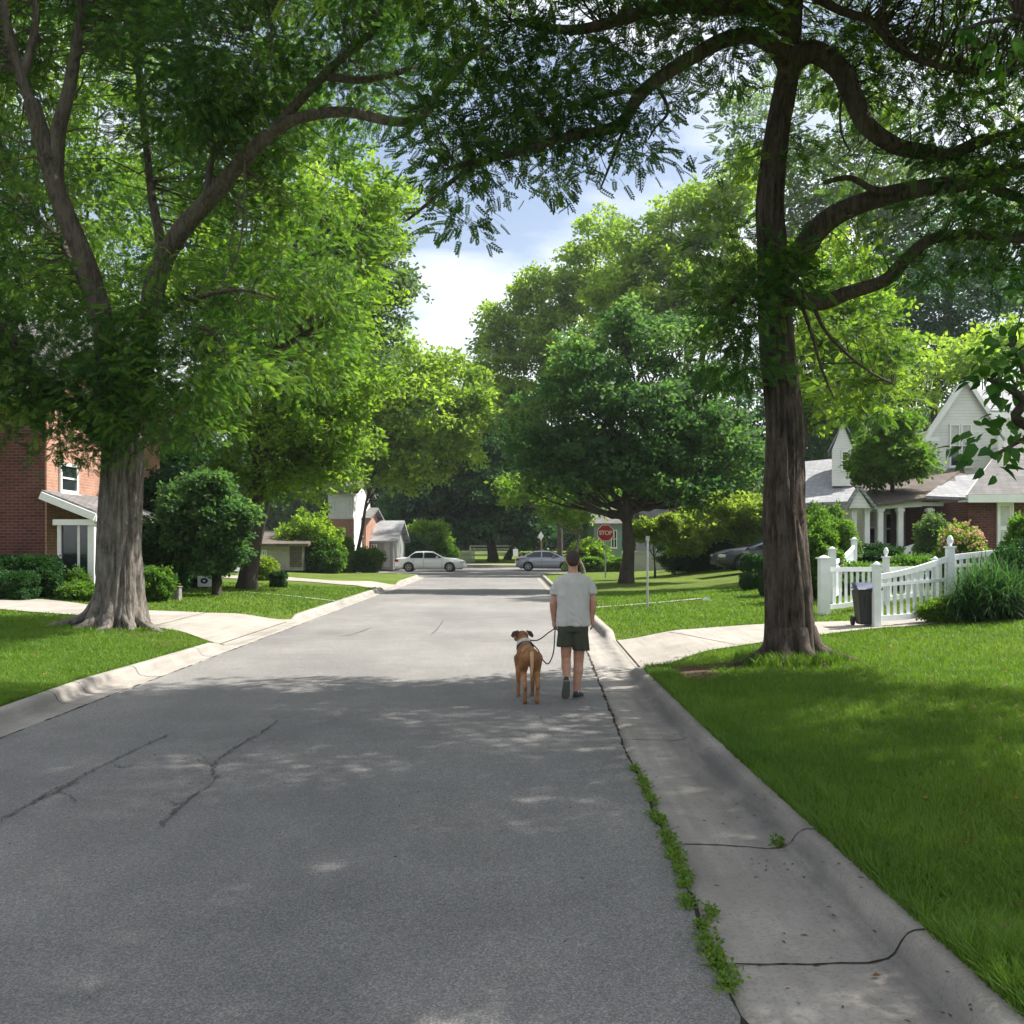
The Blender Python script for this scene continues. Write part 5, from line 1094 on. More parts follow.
# ------------------------------------------------------------------ the two big street trees, limbs traced
FR = [frond_t(6, .21, .050, .025, .04), frond_t(5, .17, .053, .028, .02), frond_t(7, .24, .048, .023, .07)]
FRs = [frond_t(5, .17, .048, .027, .04), frond_t(4, .14, .052, .030, .03), frond_t(6, .19, .045, .025, .05)]
def tr(pts): return [P(*p) for p in pts]
def limbs1():
    L = []; b0 = np.array([P(115, 0, 19.3)[0], 19.3, float(gz(-7.6, 19.3))])
    L.append(lambda w: w.limb([b0-[0, 0, .3], b0+[0, 0, .05], P(118, 600, 19.3), P(119, 560, 19.3), P(120, 520, 19.3), P(122, 470, 19.3), P(124, 430, 19.3)], .46, .38, 96, 9, .03, 1, .10, (.45, .9, [(.4, .22, .9), (1.5, .18, .6), (2.7, .25, 1.1), (3.9, .2, .8), (4.6, .16, .5), (5.4, .24, 1.0)])))
    for a_, l_ in ((3.45, .85), (4.2, .45), (4.85, .6), (5.5, .4), (6.0, .7), (2.9, .5)):
        e_ = np.array([math.cos(a_), math.sin(a_), 0])
        def rt(w, e_=e_, l_=l_, a_=a_): 
            f = lambda d, h, k=0: np.array([b0[0]+e_[0]*d-e_[1]*k, b0[1]+e_[1]*d+e_[0]*k, float(gz(b0[0]+e_[0]*d, b0[1]+e_[1]*d))+h])
            w.limb([f(.30, .55), f(.50, .22), f(.50+l_*.35, .07, .04), f(.5+l_*.7, .0, -.03), f(.5+l_, -.09, .03)], .14, .04, 14, 6, .16, int(a_*7), .08, track=False)
        L0 = L[0]; L[0] = (lambda w, L0=L0, rt=rt: (L0(w), rt(w)))
    def g(pts, r0, r1, s=1, sides=16, ridge=.05, jit=.0): L.append(lambda w: w.limb(tr(pts), r0, r1, sides, 8, .04, s, ridge, jit=jit))
    g([(122, 455, 19.3), (112, 400, 19.2), (104, 330, 19), (88, 270, 18.8), (62, 205, 18.6), (45, 150, 18.4), (30, 95, 18.2)], .24, .15, 2, 20)
    g([(50, 160, 18.4), (36, 115, 18.3), (20, 75, 18.2), (8, 30, 18.1), (-5, -40, 18)], .13, .07, 3)
    g([(55, 175, 18.5), (58, 130, 18.4), (68, 95, 18.5), (76, 50, 18.4), (82, -10, 18.3), (90, -90, 18.2)], .15, .07, 4)
    g([(20, 85, 18.2), (33, 40, 18.3), (36, 12, 18.4), (28, -30, 18.5)], .09, .04, 5, 8)
    g([(126, 460, 19.3), (140, 380, 19.4), (150, 320, 19.3), (158, 275, 19.2), (180, 232, 19.0), (212, 196, 18.8), (245, 158, 18.5), (272, 132, 18.2)], .26, .12, 6, 22)
    g([(272, 132, 18.2), (310, 90, 18), (345, 55, 17.8), (390, 20, 17.5), (430, -10, 17.3)], .10, .04, 7, 10)
    g([(325, 76, 18), (355, 80, 17.8), (385, 76, 17.6), (412, 68, 17.4)], .08, .05, 8, 8)
    g([(272, 132, 18.2), (300, 118, 18), (345, 112, 17.8), (390, 121, 17.5), (420, 118, 17.3), (440, 88, 17), (462, 62, 16.8), (492, 45, 16.5)], .11, .06, 9, 10)
    g([(158, 275, 19.2), (160, 240, 19.6), (152, 200, 20), (148, 160, 20.4), (140, 90, 20.6), (130, 10, 20.8)], .11, .05, 10, 10)
    g([(118, 445, 19.3), (85, 420, 19), (45, 385, 18.7), (12, 345, 18.4), (-20, 305, 18.2), (-70, 260, 18)], .20, .09, 11, 12)
    g([(205, 200, 18.9), (212, 160, 19), (222, 140, 19.1), (240, 118, 19.2)], .07, .03, 12, 8)
    g([(104, 330, 19), (90, 300, 20), (60, 240, 21), (35, 215, 21.5), (8, 180, 22)], .10, .05, 13, 8)
    g([(124, 430, 19.3), (190, 400, 20.5), (260, 360, 21.5), (330, 320, 22)], .16, .05, 14, 10)
    g([(150, 320, 19.3), (190, 300, 18.6), (240, 290, 18.2), (280, 300, 18)], .06, .02, 15, 8)
    for pts in ([(245, 158, 18.4), (244, 190, 18.2), (243, 225, 18.2), (235, 260, 18.1), (216, 292, 18.0)], [(240, 196, 18.6), (236, 215, 18.5), (228, 250, 18.5)], [(270, 10, 17.5), (272, 45, 17.4), (271, 78, 17.4)], [(252, 30, 17.5), (258, 60, 17.5), (250, 90, 17.6)], [(380, 28, 17.4), (396, 18, 17), (404, 5, 16.8)], [(210, 330, 18), (222, 345, 17.7), (224, 352, 17.6)]):
        g(pts, .025, .012, 16, 6)
    return L, b0
L1, b1 = limbs1()
def noview(py_cut, Y=None):      # thins nothing by camera; keeps crown parts above a height
    return None
T1B = [(18, 372, 18.2, 50, 36, 1.1, 1.1, -.1), (50, 412, 18.4, 46, 24, .9, .9, -.1), (-15, 425, 18.6, 50, 22, 1.0, .8, -.1), (-30, 345, 18.6, 60, 50, 1.4, .9, -.1), (112, 360, 18.2, 42, 40, .7, 1.2, -.1), (150, 300, 18.3, 30, 34, .6, .9, -.05), (128, 425, 18.2, 50, 22, .8, .7, -.05), (85, 330, 18.2, 30, 30, .6, .8, -.1), (175, 250, 18.0, 28, 30, .5, .7), (200, 380, 17.8, 40, 30, .8, 1.1, .15), (60, 180, 19.3, 40, 40, .9, .35, .1), (55, 385, 19, 75, 42, 1.8, 1.0, -.12), (120, 390, 17.9, 60, 42, 1.0, .8, -.1), (170, 418, 18.4, 66, 34, 1.4, 1.0, 0), (215, 372, 19, 60, 48, 1.6, 1.1, 0), (60, 445, 18.2, 45, 22, .9, .7, -.15),
       (285, 330, 21.5, 75, 70, 1.8, 1.1, .15), (300, 255, 21, 70, 60, 1.8, .9, .12), (250, 300, 19.5, 50, 45, 1.3, .8, .1), (20, 300, 19.5, 75, 55, 2.2, .9, -.1), (-60, 230, 20, 90, 80, 2.5, .8), (95, 300, 20.5, 40, 40, 1, .5),
       (180, 330, 18.2, 45, 35, 1.0, 1.0), (175, 70, 18.8, 60, 60, 2.0, 1.1, -.05), (235, 60, 18.3, 70, 60, 2.0, 1.3, -.08), (205, 110, 18.0, 40, 40, 1.0, .8, -.05), (120, 30, 18.8, 40, 50, 1.4, .8), (240, 110, 19.5, 50, 45, 1.5, .9, -.05), (190, 150, 20, 60, 40, 1.6, .6), (120, 190, 21, 60, 50, 1.6, .5, .1),
       (300, 165, 20, 55, 40, 1.6, .7, .1), (330, 20, 18, 90, 45, 2.2, .9), (380, 95, 18.6, 60, 40, 1.6, .7, .1), (430, 30, 17.3, 60, 45, 1.8, .9), (60, 30, 20.5, 70, 60, 2, .7, .1), (10, 110, 20.5, 60, 60, 1.8, .5, .1),
       (110, -70, 19, 160, 70, 3.4, 1.4), (300, -90, 18.5, 170, 80, 3.6, 1.4), (-90, -10, 19, 120, 120, 3, 1.0), (200, -230, 18.5, 220, 90, 4, 1.3), (330, 70, 21.5, 60, 50, 1.6, .9), (60, -20, 22, 90, 60, 2.4, .8), (250, 200, 20.5, 60, 45, 1.4, .7), (450, -60, 17, 100, 60, 2.5, .8), (60, 230, 21.5, 60, 40, 1.4, .4, .1)]
t1 = make_tree('street_tree', 'huge grey-trunked spreading tree on the left verge beside the driveway', 'tree', b1, .6, T1B, 'leaf_locust', 'bark_grey', pr=.52, nl=27, tm=FR, K=.56, tvar=.30, tilt=.75, limbs=L1, limb_bark='bark_limb', group=None, twig_r=.018, droop=.28, maxtwig=4.5)

def limbs2():
    L = []; b0 = np.array([P(790, 0, 13.55)[0], 13.55, float(gz(3.76, 13.55))])
    L.append(lambda w: w.limb([b0-[0, 0, .3], b0+[0, 0, .03], P(789, 610, 13.6), P(787, 560, 13.7), P(784, 500, 13.85), P(784, 430, 14.0), P(779, 360, 14.2), P(775, 310, 14.2), P(772, 250, 14.2), P(770, 200, 14.2), P(778, 130, 14.2), P(788, 70, 14.2), P(792, 20, 14.2), P(800, -80, 14.2), P(800, -200, 14.2)], .36, .10, 80, 8, .03, 21, .12, (.26, .55, [(.2, .28, .9), (1.5, .25, .5), (3.0, .3, .9), (4.4, .28, .7)])))
    for a_, l_ in ((3.4, .8), (4.3, .5), (5.0, .6), (5.9, .7)):
        e_ = np.array([math.cos(a_), math.sin(a_), 0])
        def rt(w, e_=e_, l_=l_, a_=a_): 
            f = lambda d, h, k=0: np.array([b0[0]+e_[0]*d-e_[1]*k, b0[1]+e_[1]*d+e_[0]*k, float(gz(b0[0]+e_[0]*d, b0[1]+e_[1]*d))+h])
            w.limb([f(.22, .42), f(.36, .16), f(.36+l_*.4, .04, .03), f(.36+l_, -.07, -.02)], .12, .04, 12, 6, .08, int(a_*7), .08, track=False)
        L0 = L[0]; L[0] = (lambda w, L0=L0, rt=rt: (L0(w), rt(w)))
    def g(pts, r0, r1, s=1, sides=14, ridge=.05, jit=.0): L.append(lambda w: w.limb(tr(pts), r0, r1, sides, 8, .04, s, ridge, jit=jit))
    g([(790, 80, 14.1), (778, 52, 13.8), (755, 36, 13.5), (725, 40, 13.2), (698, 53, 12.8), (668, 72, 12.4), (640, 95, 12.0), (622, 122, 11.7), (600, 131, 11.4), (565, 137, 11.2), (525, 150, 11.0), (480, 160, 10.9), (445, 170, 10.8)], .13, .028, 22)
    g([(792, 30, 14.0), (768, 14, 13.7), (745, 6, 13.4), (715, 8, 13.1), (670, 6, 12.7), (620, 20, 12.2), (570, 30, 11.8), (510, 20, 11.4)], .15, .04, 23)
    g([(645, 90, 12), (620, 92, 11.8), (600, 98, 11.6), (580, 97, 11.5)], .035, .015, 24, 8)
    g([(628, 118, 11.7), (612, 160, 11.5), (600, 190, 11.4)], .025, .01, 24, 6); g([(655, 82, 12.2), (668, 110, 12), (655, 128, 11.9), (648, 140, 11.8)], .025, .01, 24, 6)
    g([(500, 155, 10.9), (460, 175, 10.8), (432, 200, 10.7), (405, 222, 10.6)], .035, .014, 25, 8)
    g([(788, 66, 14.1), (812, 52, 14.0), (838, 68, 13.9), (853, 96, 13.8), (866, 124, 13.7), (895, 145, 13.6), (925, 152, 13.5), (950, 155, 13.4), (985, 140, 13.2), (1040, 130, 13)], .17, .07, 26, 16)
    g([(776, 285, 14.1), (796, 262, 14.0), (815, 232, 13.9), (840, 212, 13.8), (880, 198, 13.7), (925, 188, 13.5), (965, 183, 13.3), (1000, 172, 13.1), (1045, 165, 13)], .19, .08, 27, 16)
    g([(905, 193, 13.6), (875, 190, 13.5), (850, 178, 13.4), (822, 183, 13.3)], .06, .03, 28, 8)
    g([(980, 180, 13.2), (1010, 195, 13.1), (1050, 205, 13)], .09, .05, 29, 8)
    g([(775, 300, 14.1), (796, 298, 13.9), (820, 303, 13.8), (850, 292, 13.6), (885, 280, 13.5), (905, 260, 13.4), (930, 240, 13.3), (970, 235, 13.2), (1030, 240, 13)], .13, .055, 30, 12)
    g([(812, -5, 13.8), (840, 10, 13.6), (872, 22, 13.4), (892, 44, 13.3), (925, 62, 13.1), (960, 70, 13), (1010, 76, 12.8)], .07, .03, 31, 8)
    g([(842, 95, 13.6), (840, 115, 13.4), (842, 135, 13.4), (850, 152, 13.4)], .02, .012, 32, 6)
    for pts in ([(812, 303, 13.8), (825, 330, 13.9), (845, 352, 14), (870, 372, 14.1), (895, 385, 14.2)], [(800, 300, 13.9), (812, 335, 13.9), (822, 370, 13.9), (835, 400, 13.9)]): g(pts, .03, .012, 33, 6)
    g([(795, 0, 14.2), (700, -60, 12), (560, -110, 10), (420, -140, 8.5), (300, -170, 7.5)], .15, .05, 34, 10); g([(798, -60, 14.2), (700, -220, 11), (600, -420, 8.5), (560, -700, 6.5)], .15, .05, 35, 10); g([(798, -60, 14.2), (980, -180, 12.5), (1180, -260, 11), (1420, -360, 9.5), (1550, -500, 8)], .17, .05, 38, 10); g([(1420, -360, 9.5), (1600, -450, 7.8), (1750, -520, 6.6)], .08, .03, 40, 8); g([(900, -180, 12.5), (950, -500, 9.5), (1000, -800, 7.5), (1100, -1100, 6.2)], .10, .04, 39, 8)
    g([(798, -60, 14.2), (900, -180, 12.5), (1000, -350, 10.5), (1100, -500, 9)], .15, .05, 36, 10)
    g([(774, 300, 14.2), (760, 285, 13.8), (745, 290, 13.4), (730, 305, 13.2), (715, 330, 13)], .06, .02, 37, 8)
    return L, b0
L2, b2 = limbs2()
T2B = [(505, 115, 11.2, 72, 36, .8, 1.7, -.15), (445, 135, 10.9, 48, 40, .7, 1.6, -.15), (565, 112, 11.4, 52, 42, .8, 1.4, -.12), (480, 172, 10.8, 55, 22, .5, 1.4, -.15), (620, 130, 11.7, 42, 36, .6, .8), (592, 165, 11.4, 34, 20, .4, .8), (630, 152, 11.6, 22, 20, .3, .8), (468, 222, 10.7, 13, 13, .18, 1.0), (545, 172, 11.1, 30, 16, .3, .9), (655, 110, 12.0, 25, 30, .4, .6),
       (735, 315, 13.3, 38, 48, .9, 1.2, -.15), (745, 360, 13.4, 40, 36, .8, 1.0, -.15), (715, 345, 13.2, 25, 35, .5, .8, -.05), (760, 270, 13.4, 40, 30, .6, 1.0, -.15), (782, 282, 13.4, 40, 26, .35, 1.7, -.2), (770, 245, 13.5, 26, 26, .3, 1.0, -.15), (730, 250, 14, 35, 40, .8, .8, .05),
       (985, 130, 12.9, 60, 48, 1.0, 1.1, -.15), (975, 215, 13.1, 65, 35, .9, 1.1, -.15), (945, 265, 13.2, 50, 25, .7, .7, -.1), (1050, 180, 12.9, 70, 70, 1.1, 1, -.15), (1020, 260, 13, 45, 30, .8, 1, -.15),
       (845, 345, 15.2, 55, 45, .9, 1.1, .25), (870, 395, 15.0, 40, 30, .7, .8, .25), (820, 395, 15.2, 35, 30, .6, .7, .2), (845, 250, 14.8, 55, 38, .8, .7, .05), (870, 170, 14.8, 50, 35, .8, .7, .05), (760, 150, 14.9, 45, 60, .9, .7, .12),
       (640, 40, 12.6, 70, 35, 1.0, 1.1, -.08), (560, 50, 11.8, 70, 40, 1.0, 1.0, -.08), (480, 40, 11.3, 60, 45, .9, 1, -.08), (720, 60, 13.5, 50, 35, .9, .8), (700, 15, 13.0, 80, 30, 1.0, 1.1, -.08), (860, 70, 14.5, 60, 35, 1.1, 1.2, .05), (930, 90, 14.6, 60, 40, 1.1, 1.3, .05), (960, 20, 14, 60, 35, 1, 1.2), (900, 15, 13.8, 80, 35, 1.1, .9), (810, 20, 14.8, 70, 40, 1.2, 1),
       (840, -90, 13.8, 170, 80, 2.2, .9), (640, -90, 12, 150, 70, 2.0, 1), (460, -110, 9.5, 160, 80, 1.9, 1.1), (300, -170, 8.0, 170, 90, 1.7, 1), (560, -330, 9.5, 240, 130, 2.0, 1.3), (560, -640, 7, 300, 160, 2.0, 1.3), (850, -330, 12.5, 220, 120, 2.4, 1.3), (1080, -330, 11, 190, 130, 2.4, 1.4), (1150, -60, 13, 110, 120, 2.0, 1.2), (1120, 150, 13, 60, 120, 1.5, 1), (1100, -650, 9, 260, 160, 2.2, 1.3), (380, -420, 7.5, 180, 120, 1.6, 1.2), (820, -600, 9, 260, 150, 2.2, 1.4), (1400, -350, 9.5, 220, 180, 2.2, 1.3), (1350, -80, 11.5, 160, 140, 2.2, 1.2), (1500, -700, 7.5, 300, 200, 2.2, 1.2), (700, -1000, 6, 350, 200, 2.0, 1.1), (1150, -1150, 6, 350, 200, 2.0, 1.1), (930, -150, 11.5, 130, 90, 1.8, 1.2), (900, -200, 13.5, 150, 90, 2, 1.2), (1250, -250, 8.5, 160, 130, 1.8, 1.3), (1000, 60, 14.5, 50, 40, 1, 1.2), (1300, -600, 8, 200, 150, 1.8, 1.3), (1750, -500, 6.5, 360, 220, 1.7, 1.3), (1600, -250, 7.5, 260, 160, 1.7, 1.2), (1500, -900, 6, 350, 250, 1.8, 1.2), (950, -900, 7, 250, 160, 1.8, 1.2)]
T2B = [(b_[:6]+(b_[6]*1.25,)+b_[7:]) if (b_[1] < -60 or b_[0] > 1090) else b_ for b_ in T2B]  # unseen outer crown, added and thickened to shade the near road
t2 = make_tree('street_tree', 'tall brown-trunked tree on the right lawn with long limbs arching over the road', 'tree', b2, .44, T2B, 'leaf_locust_r', 'bark_brown', pr=.42, nl=22, tm=FRs, K=.47, tvar=.26, tbase=.47, limbs=L2, group=None, tilt=.8, twig_r=.014, droop=.28, maxtwig=4.0)

# near broad-leaved tree just outside the frame on the right: its twigs reach in
BL = [broad_t(.078), broad_t(.062)]
nb = np.array([5.3, 5.4, float(gz(5.3, 5.4))])
LN = [lambda w: w.limb([nb-[0,0,.2], nb+[0,0,.4], nb+[-.05,.05,1.4], nb+[-.1,.0,2.2], nb+[0,0,3.3], nb+[.1,.1,4.4]], .11, .03, 20, 6, .05, 41, .06, (.2, .5, [(1, .5, .6), (3.5, .5, .6)])),
      lambda w: w.limb([nb+[-.06,.03,1.6], nb+[-.9,-.3,1.95], P(1050, 430, 4.7), P(1024, 400, 4.6), P(1004, 385, 4.6), P(985, 378, 4.6)], .04, .008, 8, 6, .05, 42),
      lambda w: w.limb([P(1050, 430, 4.7), P(1022, 440, 4.6), P(1000, 452, 4.55), P(985, 455, 4.5)], .014, .005, 6, 5), lambda w: w.limb([P(1040, 415, 4.7), P(1015, 352, 4.6), P(1005, 345, 4.6)], .012, .005, 6, 5),
      lambda w: w.limb([nb+[0,0,3.0], nb+[-1,0,3.6], P(1050, 30, 5.5), P(1000, 20, 5.4), P(960, 30, 5.3)], .03, .008, 8, 6)]
NB_ = [(985, 378, 4.6, 20, 20, .14, 1.0), (1012, 372, 4.6, 22, 22, .16, 1.0), (996, 452, 4.5, 24, 18, .14, 1.0), (1018, 435, 4.6, 16, 18, .14, .9), (1010, 348, 4.6, 14, 9, .10, .8), (1050, 400, 4.8, 30, 50, .3, 1), (1012, 35, 5.5, 35, 26, .3, .5, .3), (965, 22, 5.4, 22, 18, .2, .35, .3), (1100, 300, 5.2, 60, 90, .5, .8), (1120, 60, 5.4, 70, 100, .6, .7), (1200, 200, 5.4, 120, 160, .9, .6), (1130, -200, 5.5, 120, 120, .9, .6), (1300, 420, 5.4, 70, 50, .5, .4)]
make_tree('young_tree', 'large-leaved tree at the right edge, its leaves hanging before the white gable', 'tree', nb, .1, NB_, 'leaf_broad', 'bark_dark', pr=.15, nl=9, tm=BL, K=.55, limbs=LN, twig_r=.006, droop=.5, tbase=.4, tvar=.25, maxtwig=2)

# ------------------------------------------------------------------ middle distance and background trees
def S(s, n=5, sp=.8): return [sprig_t(n, s, k, .62, sp) for k in (1, 2, 3, 4)]
def gp(px, Y): x = X(px, Y); return (x, Y, float(gz(x, Y)))
# dark-trunked tree on the left lawn with a bright crown
make_tree('lawn_tree', 'dark-trunked tree with a bright yellow-green crown on the left lawn, behind the yard sign', 'tree', gp(248, 36.0), .36,
  [(255, 470, 36, 45, 30, 1.8, .9, -.2), (310, 480, 36, 45, 22, 1.6, .7, 0), (300, 430, 35.5, 60, 35, 2.2, 1), (345, 440, 36.5, 35, 28, 1.6, .8, .1), (250, 400, 36.5, 60, 45, 2.4, 1), (340, 385, 36, 55, 40, 2.2, 1, .1), (290, 350, 36, 60, 45, 2.4, 1, .1), (345, 320, 36.5, 48, 42, 2.2, .9, .1), (310, 270, 36.5, 60, 45, 2.4, .9, .1), (350, 225, 37, 50, 40, 2.2, .9, .1), (300, 200, 37, 55, 40, 2.2, .8), (375, 190, 37, 38, 30, 1.6, .7, .1), (240, 290, 37, 55, 50, 2.4, .8)],
  'leaf_bright', 'bark_dark', pr=.85, nl=24, tm=S(.19), K=.62, droop=.3)
make_tree('small_tree', 'small dark green rounded tree between the huge trunk and the yard sign', 'tree', gp(217, 31.5), .13,
  [(190, 515, 31.5, 30, 22, 1.1, 1), (228, 525, 31, 22, 22, .9, 1), (210, 488, 31.3, 20, 14, .8, .9, .1), (243, 512, 31, 10, 12, .5, .8, .1), (175, 540, 31.5, 24, 24, .9, 1, -.1), (200, 495, 31.5, 30, 18, 1.0, 1), (232, 555, 31, 12, 14, .5, .8), (212, 562, 31, 22, 12, .6, .7, -.1)],
  'leaf_sea', 'bark_dark', pr=.38, nl=26, tm=S(.14), K=.75, fork=.25)
make_tree('small_tree', 'slim leaning dark tree in the shade left of the rounded tree', 'tree', gp(178, 34.5), .12,
  [(165, 500, 34.5, 28, 28, 1, 1, -.2), (150, 530, 34.5, 24, 26, 1, 1, -.2), (185, 555, 34.5, 20, 14, .7, .8, -.2)], 'leaf_teal', 'bark_dark', pr=.45, nl=24, tm=S(.15), K=.75)
make_tree('park_tree', 'tall blue-green tree rising behind the bright crown, left of the open sky', 'tree', gp(254, 52), .14,
  [(380, 230, 52, 32, 32, 2, .9), (395, 270, 52, 28, 35, 1.8, .9), (360, 300, 52, 36, 40, 2.2, .8), (385, 320, 52, 28, 25, 1.6, .8), (350, 250, 53, 40, 40, 2.4, .8), (368, 360, 52, 30, 30, 2, .7)], 'leaf_grey', 'bark_dark', pr=.8, nl=16, tm=S(.24), K=.5, fork=.5)
make_tree('park_tree', 'pale yellow-green tree in front of the low grey roof, left of the road end', 'tree', gp(354, 64.5), .14,
  [(410, 360, 66, 38, 30, 2.4, .9), (450, 385, 66, 34, 26, 2.2, .9), (425, 415, 65, 50, 35, 3, 1), (470, 415, 65, 26, 24, 1.8, .9), (385, 410, 66, 40, 35, 2.6, .9), (365, 450, 65, 32, 30, 2.2, .9, -.1), (420, 460, 65, 45, 22, 2.4, .8, -.1), (355, 400, 66, 36, 40, 2.4, .9), (395, 480, 65, 30, 14, 1.6, .6, -.1), (465, 450, 65, 24, 18, 1.6, .7)], 'leaf_pale', 'bark_dark', pr=1.05, nl=24, tm=S(.30), K=.6)
make_tree('park_tree', 'dark blue-green tree behind the white car', 'tree', gp(493, 96), .55,
  [(430, 500, 96, 42, 34, 4, 1), (480, 490, 96, 45, 36, 4.5, 1), (520, 505, 96, 38, 32, 4, 1), (450, 455, 97, 40, 28, 4, 1), (500, 450, 97, 40, 34, 4, 1), (410, 525, 95, 22, 18, 2.4, .9), (465, 525, 95, 36, 14, 3, .9), (535, 530, 95, 22, 18, 2.4, .9), (505, 410, 97, 30, 26, 3, 1)], 'leaf_teal', 'bark_dark', pr=1.6, nl=26, tm=S(.42), K=.7, fork=.2)
make_tree('park_tree', 'second dark tree beyond the cross street, its slanting trunk left of the silver car', 'tree', gp(508, 104), .4,
  [(515, 500, 104, 34, 30, 4, 1, -.1), (545, 510, 104, 30, 24, 3.4, 1, -.1), (560, 480, 104, 34, 34, 4, 1, -.1), (590, 505, 104, 26, 22, 3, .9, -.1), (580, 460, 105, 30, 30, 3.6, .9)], 'leaf_teal', 'bark_dark', pr=1.5, nl=24, tm=S(.42), K=.7, fork=.25)
make_tree('park_tree', 'tall light green tree standing highest against the clouds beyond the cross street', 'tree', gp(560, 88), .28,
  [(600, 232, 88, 22, 24, 2.4, .8), (590, 275, 88, 40, 34, 3.4, 1), (545, 295, 88, 34, 32, 3.2, 1), (520, 340, 88, 40, 32, 3.4, 1), (570, 340, 87, 44, 36, 3.8, 1), (495, 370, 88, 30, 30, 3, 1), (540, 390, 87, 44, 34, 3.8, 1), (500, 320, 88, 24, 24, 2.4, .8), (620, 300, 88, 34, 34, 3, 1), (500, 410, 87, 36, 24, 3, .9), (560, 430, 87, 40, 22, 3.2, .9)], 'leaf_pale', 'bark_dark', pr=1.2, nl=22, tm=S(.34), K=.56, fork=.3, tbase=.35, tvar=.25)
make_tree('park_tree', 'pale tall tree behind the dark spreading tree, left of the brown trunk', 'tree', gp(672, 70), .42,
  [(650, 250, 70, 40, 30, 2.8, 1), (690, 225, 70, 34, 38, 2.8, 1), (720, 260, 70, 40, 40, 3, 1), (660, 290, 69, 50, 34, 3.4, 1), (615, 290, 70, 30, 32, 2.4, .9), (705, 310, 69, 45, 35, 3.2, 1), (740, 190, 70, 26, 36, 2.4, .9)], 'leaf_pale', 'bark_dark', pr=1.05, nl=22, tm=S(.30), K=.58, fork=.4, tbase=.3)
make_tree('lawn_tree', 'large dark spreading tree beside the stop sign on the right lawn', 'tree', gp(626.5, 41), .30,
  [(552, 402, 42, 30, 24, 1.8, .8, .0), (590, 365, 42, 34, 30, 2.0, .9, .1), (622, 325, 42.5, 22, 22, 1.4, .8, .2), (655, 345, 42, 40, 30, 2.2, 1, .15), (690, 335, 42.5, 22, 20, 1.4, .8, .2), (712, 385, 42, 34, 26, 2.0, 1, .05), (742, 420, 42, 18, 16, 1.2, .8), (520, 430, 42, 16, 14, 1.0, .8), (600, 400, 40.5, 30, 20, 1.4, .9, .05), (640, 410, 41, 55, 34, 2.6, 1, -.05), (580, 445, 41, 50, 28, 2.4, 1, -.1), (540, 450, 41.5, 32, 24, 1.6, .8, -.1), (700, 430, 41, 44, 30, 2.2, 1, -.05), (650, 460, 40.5, 50, 24, 2.4, 1, -.1), (735, 460, 41, 28, 26, 1.6, .9), (700, 478, 41, 34, 18, 1.6, .9, -.1), (600, 475, 40.5, 34, 15, 1.6, .9, -.1), (640, 488, 39.8, 40, 12, 1.2, .8, -.05), (690, 492, 40, 30, 10, 1.2, .7, -.05), (570, 492, 40, 24, 10, 1.0, .7, 0), (560, 478, 40.5, 20, 13, 1.0, .7, .2), (530, 480, 41, 20, 16, 1.0, .6, .3)],
  'leaf_sea', 'bark_dark', pr=.85, nl=28, tm=S(.20), K=.56, fork=.30, inner=.3, tvar=.25)
make_tree('lawn_tree', 'lime green low-branched tree filling the view under the dark spreading crown', 'tree', gp(583, 60), .12,
  [(520, 490, 60, 24, 14, 1.6, .9), (548, 500, 60, 26, 16, 1.8, .9), (580, 505, 60, 26, 18, 1.8, .8), (600, 490, 60, 18, 16, 1.4, .8)], 'leaf_bright', 'bark_grey', pr=.8, nl=20, tm=S(.26), K=.6, fork=.5)
make_tree('small_tree', 'small lime-leaved tree top showing above the bare metal post', 'tree', gp(655, 46), .05,
  [(646, 528, 46, 10, 8, .5, 1.2), (656, 535, 46, 8, 6, .5, 1.2), (668, 523, 46, 9, 8, .5, 1), (638, 533, 46, 6, 7, .4, 1.2)], 'leaf_yellow', 'bark_dark', pr=.22, nl=16, tm=S(.15), K=.9)
make_tree('lawn_tree', 'bright light green tree behind the limbs on the right, above the dormer house', 'tree', gp(798, 36), .2,
  [(840, 330, 36, 46, 40, 1.8, .9), (880, 350, 36, 36, 34, 1.6, .9), (800, 350, 36, 34, 40, 1.6, .8), (860, 290, 36.5, 46, 36, 1.8, .8), (820, 400, 36, 34, 26, 1.4, .8), (810, 270, 37, 46, 40, 2, .8), (880, 395, 36, 24, 20, 1.2, .7)], 'leaf_bright', 'bark_dark', pr=.75, nl=22, tm=S(.19), K=.55, fork=.55)
make_tree('small_tree', 'round green tree pressed against the white gable of the house', 'tree', gp(893, 37.5), .12,
  [(890, 450, 37.5, 30, 22, 1.2, 1), (905, 465, 37, 26, 18, 1.1, 1), (875, 468, 37.5, 22, 18, 1.0, 1), (895, 425, 37.5, 22, 14, .9, .9, .1)], 'leaf_mid', 'bark_dark', pr=.45, nl=28, tm=S(.15), K=.8, fork=.75, tbase=.55)
